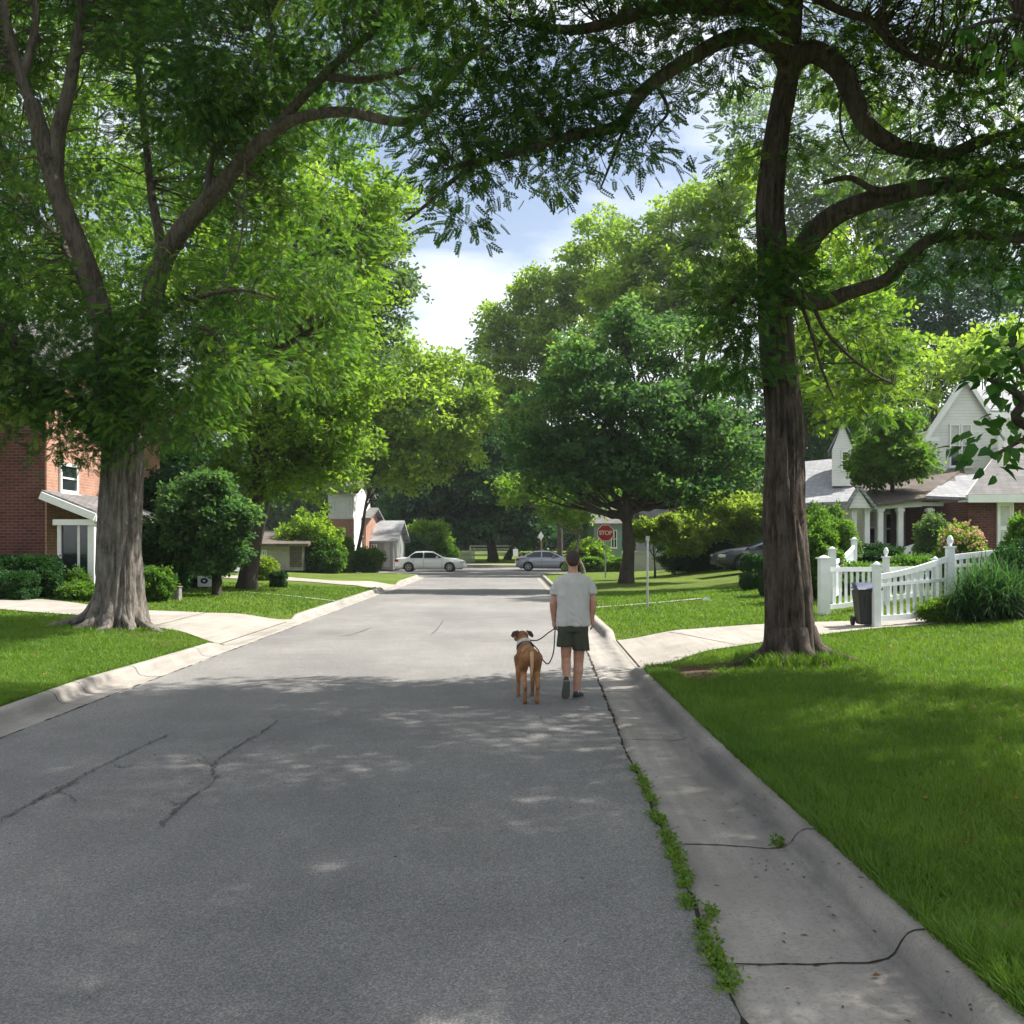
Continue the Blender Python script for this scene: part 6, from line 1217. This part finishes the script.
for lab, px, Y, bl, lf in (
  ('dark tall tree behind the white gable, far right of the photo', 930, 66, [(900, 320, 66, 50, 45, 4, 1), (950, 300, 66, 55, 50, 4, .9), (1000, 330, 66, 50, 45, 4, .9), (880, 385, 66, 36, 38, 3, 1), (930, 370, 66, 50, 35, 3.6, 1), (1010, 265, 67, 50, 40, 3.6, .7), (960, 240, 67, 50, 36, 3.4, .6)], 'leaf_teal'),
  ('pale yellowish tree showing above the house roof', 975, 58, [(960, 360, 58, 36, 22, 2.4, 1), (1000, 350, 58, 34, 24, 2.4, 1), (930, 385, 58, 24, 22, 1.8, 1), (1035, 355, 58, 30, 30, 2.4, 1)], 'leaf_pale'),
  ('dark blue-green tree behind the dormer house', 815, 72, [(800, 420, 72, 36, 40, 3.4, 1), (840, 400, 72, 34, 36, 3.2, 1), (780, 460, 72, 34, 34, 3, 1), (820, 455, 71, 26, 26, 2.6, 1), (765, 400, 72, 36, 40, 3.2, 1), (850, 440, 72, 20, 22, 2, .9)], 'leaf_teal'),
  ('grey-green tall tree seen between the trunk and the arching limbs on the right', 850, 80, [(830, 240, 80, 50, 45, 4.4, .8), (880, 200, 80, 55, 50, 4.6, .8), (930, 190, 80, 55, 50, 4.6, .7), (790, 200, 80, 45, 60, 4.2, .8), (850, 130, 80, 55, 50, 4.6, .7), (900, 270, 80, 50, 40, 4, .8), (760, 120, 81, 45, 60, 4, .6), (980, 200, 80, 45, 60, 4, .6)], 'leaf_grey'),
  ('light green tall tree behind the huge left tree, at the left edge', 40, 44, [(20, 240, 44, 70, 60, 3.4, .8), (80, 180, 44, 70, 60, 3.4, .8), (30, 60, 44, 80, 70, 3.8, .6), (130, 270, 44, 60, 50, 3, .8), (100, 90, 44, 60, 60, 3.2, .5), (-40, 140, 44, 60, 90, 3.4, .7), (60, 310, 44, 80, 45, 3.2, .9)], 'leaf_bright'),
  ('grey-green tall tree behind the middle of the huge left tree', 205, 50, [(170, 210, 50, 60, 55, 3.6, .8), (220, 160, 50, 60, 60, 3.8, .8), (250, 240, 50, 55, 50, 3.4, .9), (180, 110, 50, 60, 50, 3.6, .5), (260, 100, 50, 60, 55, 3.6, .6), (200, 300, 50, 60, 50, 3.4, .9), (330, 130, 51, 50, 45, 3.2, .6)], 'leaf_mid'),
  ('dark tree behind the brick house, below the left crown', 110, 48, [(60, 400, 48, 70, 45, 3.2, 1), (140, 420, 48, 60, 45, 3, 1), (180, 460, 48, 40, 36, 2.4, 1), (150, 500, 47, 40, 32, 2.2, 1), (220, 440, 48, 45, 45, 2.6, 1)], 'leaf_teal'),
):
    make_tree('backdrop_tree', lab, 'tree', gp(px, Y), .32, bl, lf, 'bark_dark', pr=.021*Y, nl=22, tm=S(.0046*Y), K=.55, fork=.45)
# far rows beyond everything: one mesh, individually placed trees
far = make_tree('far_tree', 'far green tree at the left end of the distant row', 'tree', (-60, 135, .8), .4, [], 'leaf_teal', 'bark_dark') if False else None
fb = gp(512, 130); ft = make_tree('far_tree', 'far-off green tree in the distant row closing the view', 'tree', fb, .45,
  [(512, 470, 130, 40, 32, 5, 1), (485, 495, 130, 32, 28, 4.4, 1), (545, 495, 130, 32, 28, 4.4, 1), (512, 515, 129, 40, 22, 5, 1), (500, 440, 130, 26, 22, 3.6, .9), (530, 445, 130, 22, 20, 3.4, .9)], 'leaf_mid', 'bark_dark', pr=2.0, nl=26, tm=S(.6), K=.7, group='trees in the distant row', fork=.25, tbase=.3)
for k in range(15):
    x = -78+k*11.2+RNG.uniform(-2, 2); y = 128+RNG.uniform(-6, 16)
    if abs(x-fb[0]) < 5: continue
    copy_tree(ft, (x, y, float(gz(x, y))), RNG.uniform(0, 6), RNG.uniform(.8, 1.2))

r6 = np.random.default_rng(6); n = 60000; x_ = r6.uniform(-130, 130, n); y_ = r6.uniform(160, 172, n); top_ = np.array([7+3*noise.noise(Vector((a*.12, 0, 0)))+1.6*noise.noise(Vector((a*.5, 4, 0))) for a in x_]); z_ = gz(x_, y_)+top_*r6.random(n)**.7
V, idx = place(S(.7), np.column_stack([x_, y_, z_]), unit(r6.normal(0, 1, (n, 3))+[0, -.4, .3]), .3, .7); tag(np_mesh('woodland', V, quads(V), M['leaf_teal'], tint=np.clip(.45+r6.normal(0, .2, n), 0, 1)[idx]), kind='stuff')
# ------------------------------------------------------------------ hedges, shrubs, plants
def gsh(px, Y, dz=0): x = X(px, Y); return (x, Y, float(gz(x, Y))+dz)
shrub('clipped_hedge', 'tall clipped dark hedge along the brick wall, upper one at the left edge', 'hedge', gsh(14, 27.2), (1.15, .6, .57), 'leaf_hedge', 9000, .055, group='clipped hedges', box=True, lump=.04)
shrub('clipped_hedge', 'lower rounded clipped hedge at the left edge before the taller one', 'hedge', gsh(12, 25.9), (.55, .55, .36), 'leaf_hedge', 6000, .05, group='clipped hedges', box=True, lump=.04)
shrub('shrub', 'loose dark shrub at the right end of the clipped hedges', 'shrub', gsh(48, 27.0), (.42, .5, .50), 'leaf_hedge', 3500, .06)
shrub('shrub', 'low bright leafy plant beside the huge trunk, under the white porch', 'shrub', gsh(80, 26.6), (.55, .4, .23), 'leaf_mid', 2500, .07, tbase=.6)
shrub('shrub', 'green shrub against the porch of the brick house', 'shrub', gsh(76, 27.3), (.35, .25, .40), 'leaf_mid', 2000, .06)
b1g = b1; r_ = np.random.default_rng(8); th_ = r_.uniform(0, 2*np.pi, 1500); rr_ = r_.uniform(.62, 1.0, 1500); BASEPTS = np.column_stack([b1[0]+rr_*np.cos(th_), b1[1]-.05+rr_*np.sin(th_)])
shrub('shrub', 'leafy plant mound right of the huge trunk by the grey box', 'shrub', gsh(152, 27.5), (.55, .5, .45), 'leaf_mid', 4500, .08)
shrub('shrub', 'dark round shrub in the shade of the small trees', 'shrub', gsh(158, 32), (1.0, .8, .7), 'leaf_teal', 7000, .09)
shrub('shrub', 'dark shrub left of the dark lawn-tree trunk', 'shrub', gsh(190, 35), (1.2, .8, .8), 'leaf_teal', 7000, .09)
shrub('shrub', 'yellow-green round shrub right of the dark lawn-tree trunk', 'shrub', gsh(264, 43), (.50, .5, .50), 'leaf_yellow', 2500, .10)
shrub('clipped_hedge', 'small dark clipped bush on the left lawn, right of the yellow-green one', 'hedge', gsh(278.5, 38), (.27, .27, .28), 'leaf_hedge', 2500, .06, box=True, lump=.03, group=None)
shrub('shrub', 'large yellow-green bush in front of the white upper storey', 'shrub', gsh(308, 60), (2.0, 1.4, 1.7), 'leaf_bright', 9000, .17, tbase=.7)
shrub('shrub', 'dark green lower bush right of the large yellow-green bush', 'shrub', gsh(326, 59), (1.0, .9, 1.0), 'leaf_mid', 4000, .15, tbase=.2)
shrub('shrub', 'narrow bright green shrub on the pale brick front', 'shrub', gsh(345, 64), (.55, .4, 1.1), 'leaf_mid', 2500, .15, tbase=.8)
shrub('shrub', 'rounded green shrub left of the white lamp post', 'shrub', gsh(367, 64.5), (.95, .7, .75), 'leaf_mid', 3500, .15)
shrub('shrub', 'dark shrub directly behind the tail of the white car', 'shrub', gsh(404, 86), (2.0, 1.2, 1.3), 'leaf_teal', 5000, .22)
shrub('shrub', 'bright green shrub above the white car roof', 'shrub', gsh(425, 88), (2.2, 1.2, 1.9), 'leaf_bright', 5000, .25)
shrub('shrub', 'dark green shrub above the white car bonnet', 'shrub', gsh(441, 87.5), (1.5, 1.0, 1.0), 'leaf_mid', 3000, .22)
shrub('shrub', 'light bush beyond the head of the walking man', 'shrub', gsh(588, 66), (1.3, 1, 1.0), 'leaf_bright', 4500, .18)
shrub('clipped_hedge', 'long low clipped hedge behind the stop sign', 'hedge', gsh(604, 64.5), (2.0, .5, .42), 'leaf_mid', 6000, .14, box=True, group=None, tbase=.6)
shrub('shrub', 'small bright shrub by the grey garden wall', 'shrub', gsh(674, 55), (.55, .5, .45), 'leaf_bright', 2500, .12)
make_tree('bush', 'big yellow-green spreading bush between the dark tree and the brown trunk', 'bush', gsh(728, 47), .12,
  [(705, 525, 47, 30, 17, 1.3, 1.0), (740, 512, 47, 32, 17, 1.4, 1), (765, 515, 47, 22, 18, 1.2, 1), (725, 505, 47, 24, 12, 1.1, 1, .1), (690, 540, 46.5, 18, 14, .9, 1, -.2), (755, 538, 46.5, 20, 12, .9, .9, -.2)], 'leaf_yellow', 'bark_dark', pr=.5, nl=26, tm=S(.16), K=.8, fork=.15, tbase=.5)
shrub('shrub', 'dark green shrub under the big yellow-green bush', 'shrub', gsh(697, 48), (1.7, 1.0, .95), 'leaf_teal', 8000, .12)
shrub('shrub', 'second dark shrub under the big yellow-green bush, behind the navy car', 'shrub', gsh(745, 48.5), (2.2, 1.0, 1.1), 'leaf_teal', 8000, .12)
shrub('clipped_hedge', 'round-topped clipped hedge left of the brown trunk', 'hedge', gsh(754, 31.2), (.38, .42, .55), 'leaf_hedge', 7000, .05, group='clipped hedges by the brown trunk', box=True, lump=.03)
shrub('clipped_hedge', 'clipped hedge partly hidden by the brown trunk', 'hedge', gsh(772, 28.2), (.32, .36, .56), 'leaf_hedge', 7000, .05, group='clipped hedges by the brown trunk', box=True, lump=.03)
shrub('shrub', 'tall green shrub between the brown trunk and the thick fence post', 'shrub', gsh(816, 25.5), (.5, .7, 1.0), 'leaf_mid', 9000, .08, tbase=.55)
shrub('shrub', 'feathery light shrub before the pale dormer house', 'shrub', gsh(826, 34), (.9, .9, 1.2), 'leaf_mid', 9000, .10, tbase=.65)
shrub('shrub', 'dark rounded shrub in front of the porch columns', 'shrub', gsh(877, 34), (.95, .6, .45), 'leaf_hedge', 9000, .08)
shrub('shrub', 'low green planting inside the level fence', 'shrub', gsh(868, 26), (1.2, .8, .36), 'leaf_mid', 6000, .08)
shrub('shrub', 'green planting behind the sweeping fence rail', 'shrub', gsh(922, 27), (1.3, .8, .38), 'leaf_mid', 6000, .08, tbase=.3)
shrub('shrub', 'grey-green shrub left of the peach flowers', 'shrub', gsh(935, 30), (.55, .5, .85), 'leaf_grey', 5000, .08)
shrub('flower_bush', 'yellow-green bush with pale peach blossoms above the picket fence', 'bush', gsh(962, 24), (.50, .5, .80), 'leaf_bright', 5000, .075)
fbush = bpy.data.objects['flower_bush']; fo = ORG[fbush.name]; n = 120; dd_ = unit(RNG.normal(0, 1, (n, 3))*[1, .7, .5]+[0, -.35, .75]); pp = fo+np.array([-.03, 0, .80])+dd_*np.array([.54, .54, .86])*RNG.uniform(.92, 1.12, (n, 1))
V, idx = place([sprig_t(6, .055, q_, .8, .3) for q_ in (1, 2)], pp, dd_, 0, .6); np_mesh('blossoms', V, quads(V), M['petal'], fbush, tint=RNG.random(n)[idx])
# spiky bush in front of the fence at the right edge
sp_base = gsh(994, 17.6)
sp = thing('spiky_bush', 'dark arching grassy bush in front of the picket fence at the right edge', 'bush', sp_base)
n = 5200; a = RNG.uniform(0, 2*np.pi, n); el = RNG.uniform(.1, 1.5, n); L = RNG.uniform(.3, .85, n); o = np.array(sp_base)+np.column_stack([RNG.normal(0, .28, n), RNG.normal(0, .2, n), np.abs(RNG.normal(0, .28, n))])
V = []; Dv = np.column_stack([np.cos(a)*np.cos(el), np.sin(a)*np.cos(el), np.sin(el)]); sdv = np.column_stack([-np.sin(a), np.cos(a), 0*a]); segs = 5; prev = None; P0 = o.copy(); dcur = Dv.copy()
for k in range(segs):
    w0 = .011*(1-k/segs)**.6; w1 = .011*(1-(k+1)/segs)**.6; P1 = P0+dcur*(L/segs)[:, None]; V.append(np.stack([P0-sdv*w0, P0+sdv*w0, P1+sdv*w1, P1-sdv*w1], 1)); dcur = unit(dcur+np.array([0, 0, -.22])); P0 = P1
V = np.concatenate(V, 1).reshape(-1, 3); np_mesh('blades', V, quads(V), M['leaf_sea'], sp, tint=np.repeat(RNG.random(n)*.45, 4*segs))
part(sp, 'root_clump', 'soil', lambda b: b.lathe(np.array(sp_base)-[0, 0, .1], (0,0,1), [(.3, 0), (.28, .1), (.15, .18), (.02, .22)], 12))
shrub('shrub', 'dense dark green shrub at the right edge behind the spiky bush', 'shrub', gsh(1018, 18.2), (.55, .5, .62), 'leaf_hedge', 6000, .06)
shrub('shrub', 'leafy green shrub peeking over the fence at the right edge', 'shrub', gsh(1034, 20.5), (.5, .5, .92), 'leaf_mid', 6000, .08)
shrub('shrub', 'pale grassy weeds at the foot of the finial fence post', 'shrub', gsh(948, 18.05), (.5, .25, .20), 'leaf_bright', 2500, .06)

# ------------------------------------------------------------------ grass blades, weeds, litter
def blades(name, n, xf, y0, y1, h0, h1, w, seed, mat='grass_blade', pw=1.0, pts=None, tb=.4, avoid=None):
    r = np.random.default_rng(seed)
    if pts is None:
        y = y0*(y1/y0)**(r.random(n)**pw) if pw != 0 else r.uniform(y0, y1, n); x = xf(y, r.random(n)); pts = np.column_stack([x, y])
    if avoid is not None: pts = pts[avoid(pts[:, 0], pts[:, 1])]
    n = len(pts); z = gz(pts[:, 0], pts[:, 1])-.016; a = r.uniform(0, 2*np.pi, n); cl = np.array([.5+.5*noise.noise(Vector((p[0]*1.9, p[1]*1.9, seed))) for p in pts])
    h = r.uniform(h0, h1, n)*(.65+.7*cl); ln = r.normal(0, .45, (n, 2))*h[:, None]; ww = w*r.uniform(.6, 1.3, n)*np.maximum(1, pts[:, 1]/7.5)
    s = np.column_stack([np.cos(a), np.sin(a), 0*a])*ww[:, None]/2; b = np.column_stack([pts, z]); m = b+np.column_stack([ln*.35, h*.6]); t = b+np.column_stack([ln*1.0, h])
    V = np.stack([b-s, b+s, m+s*.75, m-s*.75, m-s*.75, m+s*.75, t+s*.12, t-s*.12], 1).reshape(-1, 3)
    big = np.array([.5+.5*noise.noise(Vector((p[0]*.45, p[1]*.45, 3))) for p in pts])
    cv = np.array([.5+.5*noise.noise(Vector((p[0]*1.3, p[1]*1.3, 13))) for p in pts]); tint = np.clip(tb-.32+.55*big+.45*(cv-.4)+r.normal(0, .16, n), 0, 1); o = np_mesh(name, V, quads(V), M[mat], tint=np.repeat(tint, 8)); tag(o, kind='stuff'); return o
def not_drive_r(x, y):
    lo = np.where(x < 4.1, np.interp(x, [1.8, 4.1], [14.35, 16.25]), np.interp(x, [4.1, 6.6, 12], [16.25, 17.5, 19.0])); hi = np.where(x < 4.1, np.interp(x, [1.8, 4.1], [19.1, 19.0]), np.interp(x, [4.1, 6.6, 12], [19.0, 19.3, 21.2]))
    return ((y < lo-.03) | (y > hi+.03)) & (((x-2.35)/.35)**2+((y-13)/.75)**2 > RNG.uniform(.1, 1.3, len(x)))
def not_drive_l(x, y):
    lo = np.interp(-x, [5.2, 7.2, 9.4, 11.5, 24], [18.2, 20, 22, 22.8, 28]); hi = np.interp(-x, [5.2, 7.2, 9.4, 11.5, 24], [24.1, 23.5, 24.5, 25.8, 32]); return (y < lo-.03) | (y > hi+.03)
blades('grass_right', 210000, lambda y, u: xr(y)+.03+u**1.1*np.minimum(.60*y+.6-xr(y), 8), 3.2, 17.5, .035, .075, .0055, 11, avoid=not_drive_r)
blades('grass_kerb_edge', 26000, lambda y, u: xr(y)-.035+.32*u**1.2, 3.2, 13.5, .05, .14, .007, 12, avoid=not_drive_r, tb=.3)
blades('grass_left', 110000, lambda y, u: xl(y)-.02-u*np.minimum(.55*y-4.6, 9), 9.0, 21, .03, .07, .006, 13, avoid=not_drive_l)
blades('grass_right_far', 40000, lambda y, u: xr(y)+.05+u*9, 19, 34, .03, .07, .008, 14, avoid=not_drive_r)
blades('grass_left_far', 40000, lambda y, u: xl(y)-.05-u*12, 21, 40, .03, .07, .008, 15, avoid=not_drive_l)
r_ = np.random.default_rng(5); th_ = r_.uniform(0, 2*np.pi, 2600); rr_ = r_.uniform(.42, .75, 2600); blades('grass_at_trunk', 0, None, 0, 0, .08, .20, .008, 16, pts=np.column_stack([b2[0]+rr_*np.cos(th_), b2[1]-.05+rr_*np.sin(th_)]), tb=.2)
blades('grass_at_huge_trunk', 0, None, 0, 0, .05, .12, .008, 17, pts=BASEPTS[BASEPTS[:, 1] < 19.2], tb=.3)
# weed tufts in the gutter seam
def weed(x, y, z, s, seed):
    r = np.random.default_rng(seed); n = int(60*s/.1); a = r.uniform(0, 2*np.pi, n); p = np.column_stack([x+r.normal(0, .022, n)*s/.1, y+r.normal(0, .07, n)*s/.1, np.full(n, z)+r.uniform(0, .025, n)]); d_ = np.column_stack([np.cos(a), np.sin(a), r.uniform(.1, .9, n)])
    V, idx = place([sprig_t(4, .026, k, .5, .9) for k in (1, 2, 3)], p, d_, .1, .7, .7, 1.3, r); o = np_mesh('weed_tuft', V, quads(V), M['grass_blade'], tint=np.clip(.5+r.normal(0, .25, n), 0, 1)[idx], origin=np.array([x, y, z])); return o
def dressup(ls):
    k = 0
    for (px, py, s, lab) in ls:
        y = 1.82/(py-546)*1000; x = float(ASR(y))+float(edge_noise(np.array([y]))[0])+.01
        if px is not None: x = X(px, y)
        o = weed(x, y, .016, s, 100+k); tag(o, lab, 'weed', 'weeds growing in the seam between asphalt and gutter'); k += 1
dressup([(None, 975, .13, 'nearest and largest weed tuft in the asphalt seam'), (None, 948, .10, 'weed tuft just beyond the nearest one in the asphalt seam'), (711, 916, .05, 'small lone weed sprouting on the concrete beside the seam'), (686, 907, .08, 'weed tuft at the dark break in the asphalt edge'),
         (None, 878, .10, 'weed tuft just before the first dark gutter joint'), (None, 858, .10, 'bushy weed tuft level with the first dark gutter joint'), (None, 840, .09, 'weed tuft just past the first dark gutter joint'), (None, 820, .10, 'weed tuft in the middle of the weedy stretch'), (None, 803, .07, 'thin weed tuft toward the far end of the weedy stretch'), (None, 788, .08, 'weed tuft second from the far end of the weedy stretch'), (None, 772, .07, 'last weed tuft before the bare seam, toward the man')])
for k_, py in enumerate((990, 962, 930, 889, 867, 847, 826, 796, 783)):
    y = 1.82/(py-546)*1000; x = float(ASR(y))+float(edge_noise(np.array([y]))[0])+.01+random.uniform(-.02, .02)
    o = weed(x, y, .016, random.uniform(.035, .07), 300+k_); tag(o, 'tiny weed sprig between the larger tufts in the asphalt seam', 'weed', 'tiny weed sprigs in the asphalt seam')
o = weed(X(778, 6.03), 6.03, .02, .05, 140); tag(o, 'tiny weed at the kerb end of the first dark gutter joint', 'weed')
# fallen leaves, each one its own
def leaf_fall(px, py, s, lab, zoff=.014, curl=.3, Y=None):
    p = G(px, py); bm_ = broad_t(s); a = random.uniform(0, 6.28); R = np.array([[math.cos(a), -math.sin(a), 0], [math.sin(a), math.cos(a), 0], [0, 0, 1]])
    V = bm_.copy(); V[:, 2] = np.abs(V[:, 2])*curl+.4*curl*s*(V[:, 1]/s)**2*4; V = V@R.T+[p[0], p[1], p[2]+zoff]
    o = np_mesh('fallen_leaf', V, quads(V), M['dead_leaf'], tint=np.full(len(V), random.random()), origin=p); tag(o, lab, 'leaf', 'fallen leaves'); return o
leaf_fall(880, 978, .045, 'tan fallen leaf at the end of the nearest gutter joint', .012); leaf_fall(813, 970, .03, 'small yellow fallen leaf in the middle of the nearest gutter joint', .012); leaf_fall(831, 917, .03, 'dark fallen leaf in the gutter just under the kerb', .012)
leaf_fall(1006, 948, .09, 'large orange-brown curled leaf in the grass at the lower right corner', .06, 1.2); leaf_fall(966, 853, .05, 'brown leaf lying in the right lawn, nearest the photo edge', .04, 1); leaf_fall(901, 864, .05, 'brown leaf in the lawn close to the kerb', .04, 1); leaf_fall(826, 736, .05, 'brown leaf alone in the middle of the right lawn', .04, 1)
leaf_fall(816, 842, .03, 'dark fallen leaf on the kerb face beyond the first joint', .10); leaf_fall(786, 993, .02, 'tiny dark leaf bit on the nearest gutter slab', .012); leaf_fall(583, 879, .03, 'pale leaf on the asphalt left of the weeds', .01)
def debris(n, seed):
    r = np.random.default_rng(seed); V = []; 
    y = 3.4*(13/3.4)**r.random(n); f = r.random(n)**.5; x = ASR(y)+(xr(y)-ASR(y))*f; z = np.array([kz(B-xx) for B, xx in zip(xr(y), x)])+.004; a = r.uniform(0, 3.14, n); L = r.uniform(.006, .022, n)
    for i in range(n):
        d_ = np.array([math.cos(a[i]), math.sin(a[i]), 0])*L[i]; s_ = np.array([-math.sin(a[i]), math.cos(a[i]), 0])*L[i]*.3; c = np.array([x[i], y[i], z[i]]); V += [c-d_, c-s_+[0,0,.003], c+d_, c+s_+[0,0,.003]]
    V = np.array(V); o = np_mesh('leaf_litter', V, quads(V), M['dead_leaf'], tint=np.repeat(r.random(n)*.3, 4)); tag(o, kind='stuff')
debris(170, 4)
def litter(name, n, seed, xf, y0, y1, lift, size, mat, hi=.3):
    r = np.random.default_rng(seed); y = y0*(y1/y0)**r.random(n); x = xf(y, r.random(n)); z = lift(x, y); a = r.uniform(0, 3.14, n); L = size*r.uniform(.5, 1.4, n); d_ = np.column_stack([np.cos(a), np.sin(a), r.normal(0, .25, n)])*L[:, None]; s_ = np.column_stack([-np.sin(a), np.cos(a), r.normal(0, .3, n)])*L[:, None]*.45; c = np.column_stack([x, y, z])
    V = np.stack([c-d_, c-s_+[0, 0, .004], c+d_, c+s_+[0, 0, .004]], 1).reshape(-1, 3); tag(np_mesh(name, V, quads(V), M[mat], tint=np.repeat(r.random(n)*hi, 4)), kind='stuff')
litter('lawn_litter', 420, 21, lambda y, u: xr(y)+.05+u*np.minimum(.55*y, 7), 3.3, 17, lambda x, y: gz(x, y)+.035, .022, 'dead_leaf', 1.0)
litter('lawn_litter_left', 160, 22, lambda y, u: xl(y)-.05-u*6, 9.5, 19, lambda x, y: gz(x, y)+.03, .03, 'dead_leaf', 1.0)
litter('clover_flowers', 260, 23, lambda y, u: xr(y)+.1+u*np.minimum(.55*y, 7), 3.5, 15, lambda x, y: gz(x, y)+.06, .006, 'leaf_yellow', 1.0)
litter('road_litter', 240, 24, lambda y, u: -4.7+u*5.4, 3.4, 22, lambda x, y: 0*x+.024, .010, 'dead_leaf', .8)
# ------------------------------------------------------------------ sky, sun, camera
w = bpy.data.worlds.new('World'); SC.world = w; w.use_nodes = True; nt = w.node_tree; nt.nodes.clear()
SUN_EL, SUN_AZ = math.radians(52), math.radians(72)      # azimuth from +Y towards +X
out = nt.nodes.new('ShaderNodeOutputWorld'); bg = nt.nodes.new('ShaderNodeBackground'); sky = nt.nodes.new('ShaderNodeTexSky')
sky.sky_type = 'NISHITA'; sky.sun_disc = False; sky.sun_elevation = SUN_EL; sky.sun_rotation = SUN_AZ; sky.air_density = 1.0; sky.dust_density = 1.2; sky.ozone_density = 1.2
tc = nt.nodes.new('ShaderNodeTexCoord'); mp = nt.nodes.new('ShaderNodeMapping'); nt.links.new(tc.outputs['Generated'], mp.inputs[0]); mp.inputs['Scale'].default_value = (1.0, 1.0, 2.1); mp.inputs['Location'].default_value = (1.1, .4, .345)
n1 = nt.nodes.new('ShaderNodeTexNoise'); nt.links.new(mp.outputs[0], n1.inputs['Vector']); n1.inputs['Scale'].default_value = 2.6; n1.inputs['Detail'].default_value = 9; n1.inputs['Roughness'].default_value = .52; n1.inputs['Distortion'].default_value = .25
cr = nt.nodes.new('ShaderNodeValToRGB'); nt.links.new(n1.outputs['Fac'], cr.inputs[0]); cr.color_ramp.elements[0].position = .40; cr.color_ramp.elements[0].color = (.16, .16, .16, 1); cr.color_ramp.elements[1].position = .56; cr.color_ramp.elements[1].color = (.96, .96, .96, 1)
n2 = nt.nodes.new('ShaderNodeTexNoise'); nt.links.new(mp.outputs[0], n2.inputs['Vector']); n2.inputs['Scale'].default_value = 6; n2.inputs['Detail'].default_value = 6
c2 = nt.nodes.new('ShaderNodeValToRGB'); nt.links.new(n2.outputs['Fac'], c2.inputs[0]); c2.color_ramp.elements[0].position = .3; c2.color_ramp.elements[0].color = (5.8, 6.2, 6.8, 1); c2.color_ramp.elements[1].position = .6; c2.color_ramp.elements[1].color = (9.0, 9.1, 9.2, 1)
mx = nt.nodes.new('ShaderNodeMix'); mx.data_type = 'RGBA'; nt.links.new(cr.outputs[0], mx.inputs[0]); nt.links.new(sky.outputs[0], mx.inputs[6]); nt.links.new(c2.outputs[0], mx.inputs[7])
nt.links.new(mx.outputs[2], bg.inputs[0]); bg.inputs[1].default_value = .075; nt.links.new(bg.outputs[0], out.inputs[0])
hz = MB(); hz.box(-905, 905, -305, 1505, -1.2, 62); ho = hz.build('haze', None); tag(ho, kind='stuff')
hm = bpy.data.materials.new('haze_air'); hm.use_nodes = True; hn = hm.node_tree; hn.nodes.clear(); hout = hn.nodes.new('ShaderNodeOutputMaterial'); hv = hn.nodes.new('ShaderNodeVolumePrincipled')
hv.inputs['Color'].default_value = (.88, .93, 1.0, 1); hv.inputs['Density'].default_value = .00028; hv.inputs['Anisotropy'].default_value = .35; hn.links.new(hv.outputs[0], hout.inputs['Volume']); ho.data.materials.append(hm)
sl = bpy.data.lights.new('sun', 'SUN'); sl.energy = 5.0; sl.angle = math.radians(.53); sl.color = (1.0, .95, .86); so = bpy.data.objects.new('sun', sl); COL.objects.link(so)
dirv = Vector((math.cos(SUN_EL)*math.sin(SUN_AZ), math.cos(SUN_EL)*math.cos(SUN_AZ), math.sin(SUN_EL))); so.rotation_euler = dirv.to_track_quat('Z', 'Y').to_euler(); so.location = (20, 10, 40)
cd = bpy.data.cameras.new('camera'); cam = bpy.data.objects.new('camera', cd); COL.objects.link(cam); cam.location = (0, 0, HC); cam.rotation_euler = (math.pi/2, 0, 0)
cd.sensor_width = 36; cd.lens = 36*F/1024; cd.shift_y = (CY-512)/1024; cd.clip_start = .05; cd.clip_end = 3000; SC.camera = cam
SC.view_settings.view_transform = 'Standard'; SC.view_settings.look = 'None'; SC.view_settings.gamma = 1; SC.view_settings.exposure = 1.17
SC.render.film_transparent = False
cy = SC.cycles; cy.max_bounces = 7; cy.diffuse_bounces = 3; cy.glossy_bounces = 2; cy.transmission_bounces = 5; cy.transparent_max_bounces = 4; cy.caustics_reflective = False; cy.caustics_refractive = False
cy.use_adaptive_sampling = True; cy.adaptive_threshold = .02; cy.use_denoising = True; cy.sample_clamp_indirect = 6
try: cy.denoiser = 'OPENIMAGEDENOISE'
except Exception: pass
